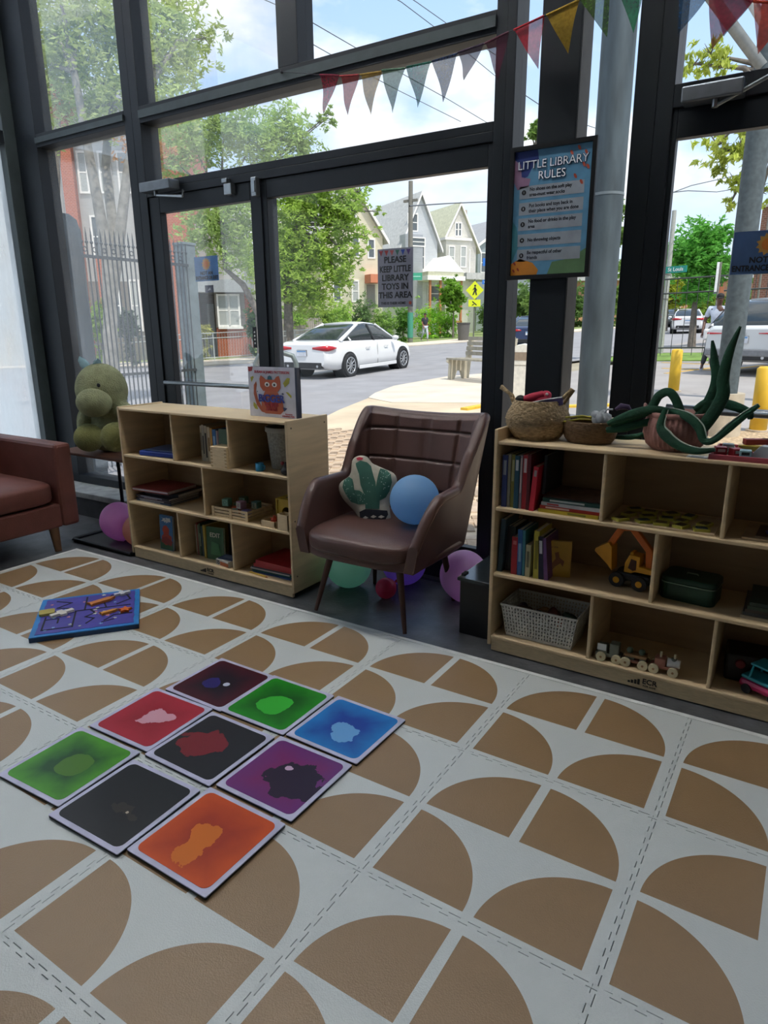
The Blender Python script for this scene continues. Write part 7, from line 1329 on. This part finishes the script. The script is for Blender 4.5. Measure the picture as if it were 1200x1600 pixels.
# ================================================================= people
def person(lab, p, rz, H, J, cols, extra=None):
    t = thing('person', lab, 'person', (p.x, p.y, gz(p.x, p.y)), rz); s = H/1.78; V = lambda a: tuple(q*s for q in a)
    skin = mat('skin_'+cols['skin'], cols['skin'], .6)
    hip, chest, neck, head = J['hip'], J['chest'], J['neck'], J['head']
    # body: one continuous skinned figure
    names = ['hip', 'waist', 'chest', 'neck', 'head0', 'head1', 'head2']; waist = tuple((a+b)/2 for a, b in zip(hip, chest))
    pts = [(V(hip), (.13*s, .10*s)), (V(waist), (.12*s, .09*s)), (V(chest), (.15*s, .10*s)), (V(neck), .052*s), (V((head[0], head[1], head[2]-.09)), (.065*s, .07*s)), (V(head), (.078*s, .095*s)), (V((head[0], head[1]+.01, head[2]+.08)), (.065*s, .075*s))]
    ed = [(0, 1), (1, 2), (2, 3), (3, 4), (4, 5), (5, 6)]
    for sd in ('l', 'r'):
        sh, el, wr_, fi = J['arm_'+sd]; k = len(pts); pts += [(V(sh), .058*s), (V(el), .042*s), (V(wr_), .028*s), (V(tuple(a+(b-a)*.45 for a, b in zip(wr_, fi))), (.040*s, .018*s))]; ed += [(2, k), (k, k+1), (k+1, k+2), (k+2, k+3)]; d = Vector(fi)-Vector(wr_); side = d.cross(Vector((0, 1, .1))).normalized()
        for q in range(4): off = side*(-.03+.02*q); m_ = Vector(wr_)+d*.7+off; e_ = Vector(wr_)+d*(1.0+.06*(1.5-abs(q-1.5)))+off*.9; kk = len(pts); pts += [(V(m_), .009*s), (V(e_+Vector((0, -.012, 0))), .007*s)]; ed += [(k+3, kk), (kk, kk+1)]
        kk = len(pts); th_ = Vector(wr_)+d*.45+side*.055; pts += [(V(th_), .010*s), (V(th_+d*.25+side*.01), .008*s)]; ed += [(k+3, kk), (kk, kk+1)]
        hp_, kn, an, to = J['leg_'+sd]; k = len(pts); pts += [(V(hp_), .085*s), (V(kn), .058*s), (V(an), .036*s), (V(to), (.035*s, .03*s))]; ed += [(0, k), (k, k+1), (k+1, k+2), (k+2, k+3)]
    skin_obj('body', pts, ed, skin, t, 1)
    hd = Vector(V(head)); MB().ell(hd+Vector((0, .012*s, .055*s)), (.082*s, .098*s, .075*s), 16, 10).build('hair', mat('hair_'+cols['hair'], cols['hair'], .8), t)
    MB().cyl(hd+Vector((0, -.095*s, -.01*s)), hd+Vector((0, -.118*s, -.03*s)), .012*s, .016*s, 8).build('nose', skin, t)
    for x in (-1, 1):
        MB().ell(hd+Vector((x*.032*s, -.088*s, .01*s)), (.012*s, .008*s, .008*s), 8, 6).build('eye', mat('eye_dark', '1c1614', .3), t); MB().ell(hd+Vector((x*.083*s, .005*s, -.005*s)), (.012*s, .022*s, .03*s), 8, 6).build('ear', skin, t)
    MB().bx(*[a+b for a, b in zip((hd.x, hd.x, hd.y, hd.y, hd.z, hd.z), (-.025*s, .025*s, -.096*s, -.085*s, -.058*s, -.050*s))]).build('mouth', mat('lips', '7a3c34', .6), t)
    # clothes
    pts = [(V(tuple(a+b for a, b in zip(hip, (0, 0, -.02)))), (.155*s, .12*s)), (V(waist), (.15*s, .115*s)), (V(chest), (.18*s, .125*s)), (V(tuple(a+(b-a)*.55 for a, b in zip(chest, neck))), (.10*s, .08*s))]; ed = [(0, 1), (1, 2), (2, 3)]
    for sd in ('l', 'r'): sh, el, wr_, fi = J['arm_'+sd]; k = len(pts); m_ = tuple(a+(b-a)*.75 for a, b in zip(sh, el)); pts += [(V(sh), .074*s), (V(m_), .064*s)]; ed += [(2, k), (k, k+1)]
    skin_obj('shirt', pts, ed, mat('cloth_'+cols['top'], cols['top'], .9), t, 1)
    pts = [(V(tuple(a+b for a, b in zip(hip, (0, 0, .02)))), (.15*s, .12*s))]; ed = []
    for sd in ('l', 'r'): hp_, kn, an, to = J['leg_'+sd]; k = len(pts); a2 = tuple(a+(b-a)*.93 for a, b in zip(kn, an)); pts += [(V(hp_), .105*s), (V(kn), .078*s), (V(a2), .058*s)]; ed += [(0, k), (k, k+1), (k+1, k+2)]
    skin_obj('trousers', pts, ed, mat('cloth_'+cols['legs'], cols['legs'], .9), t, 1)
    for sd in ('l', 'r'): hp_, kn, an, to = J['leg_'+sd]; a, b = Vector(V(an)), Vector(V(to)); hb_ = a+(a-b)*.25; skin_obj('shoe', [(hb_+Vector((0, 0, -.045*s)), .042*s), (a+Vector((0, 0, -.03*s)), (.05*s, .052*s)), (b+Vector((0, 0, -.01*s)), (.046*s, .036*s))], [(0, 1), (1, 2)], mat('shoe_'+cols['shoe'], cols['shoe'], .6), t, 1)
    if extra: extra(t, s)
    return t
J1 = dict(hip=(0, 0, .95), chest=(0, -.04, 1.33), neck=(0, -.05, 1.50), head=(0, -.08, 1.64),
    arm_l=((.19, -.03, 1.42), (.24, .04, 1.15), (.06, -.2, 1.07), (-.06, -.24, 1.08)), arm_r=((-.19, -.03, 1.42), (-.27, .02, 1.14), (-.30, -.14, .92), (-.30, -.2, .76)),
    leg_l=((.09, 0, .9), (.12, -.12, .50), (.12, .10, .12), (.12, .0, .035)), leg_r=((-.09, 0, .9), (-.16, -.26, .52), (-.24, -.30, .10), (-.26, -.46, .05)))
def bag(t, s):
    MB().tube([(.18*s, -.05*s, 1.47*s), (.05*s, -.17*s, 1.3*s), (-.1*s, -.17*s, 1.1*s), (-.17*s, -.05*s, .98*s)], .012*s, 6).build('strap', mat('strap_dark', '2c2c30', .7), t)
    MB().bx(.0, .24*s, -.30*s, -.18*s, .92*s, 1.07*s).build('red_pouch', mat('pouch_red', 'b02430', .6), t, bevel=.02); MB().bx(-.28*s, .02, -.26*s, -.12*s, .70*s, .96*s).build('white_cloth', mat('cloth_white', 'd8d8d8', .9), t, bevel=.04); MB().tube([(-.045*s, -.185*s, 1.655*s), (.045*s, -.185*s, 1.655*s)], .018*s, 8).build('sunglasses', BLACKP, t)
pp_ = G(1112, 578); person('person in a white t-shirt and dark trousers walking with a red pouch', pp_, math.radians(10), 1.84, J1, dict(skin='5c4034', hair='1e1a18', top='c2cad8', legs='3f4042', shoe='c8ccd8'), bag)
J2 = dict(hip=(0, 0, .95), chest=(0, .0, 1.33), neck=(0, -.01, 1.50), head=(0, -.03, 1.64),
    arm_l=((.19, 0, 1.42), (.22, .10, 1.15), (.21, .02, .92), (.21, -.02, .76)), arm_r=((-.19, 0, 1.42), (-.22, -.04, 1.14), (-.21, -.16, .94), (-.21, -.2, .8)),
    leg_l=((.09, 0, .9), (.10, -.16, .50), (.10, -.16, .1), (.10, -.3, .04)), leg_r=((-.09, 0, .9), (-.10, .06, .52), (-.10, .30, .16), (-.10, .22, .05)))
pp_ = D(664, 505, 47); person('distant person in a dark shirt and pale jeans walking on the far pavement', pp_, math.radians(60), 1.86, J2, dict(skin='8a5f4c', hair='2a2220', top='2e3038', legs='b4bcc8', shoe='c8c8c8'))
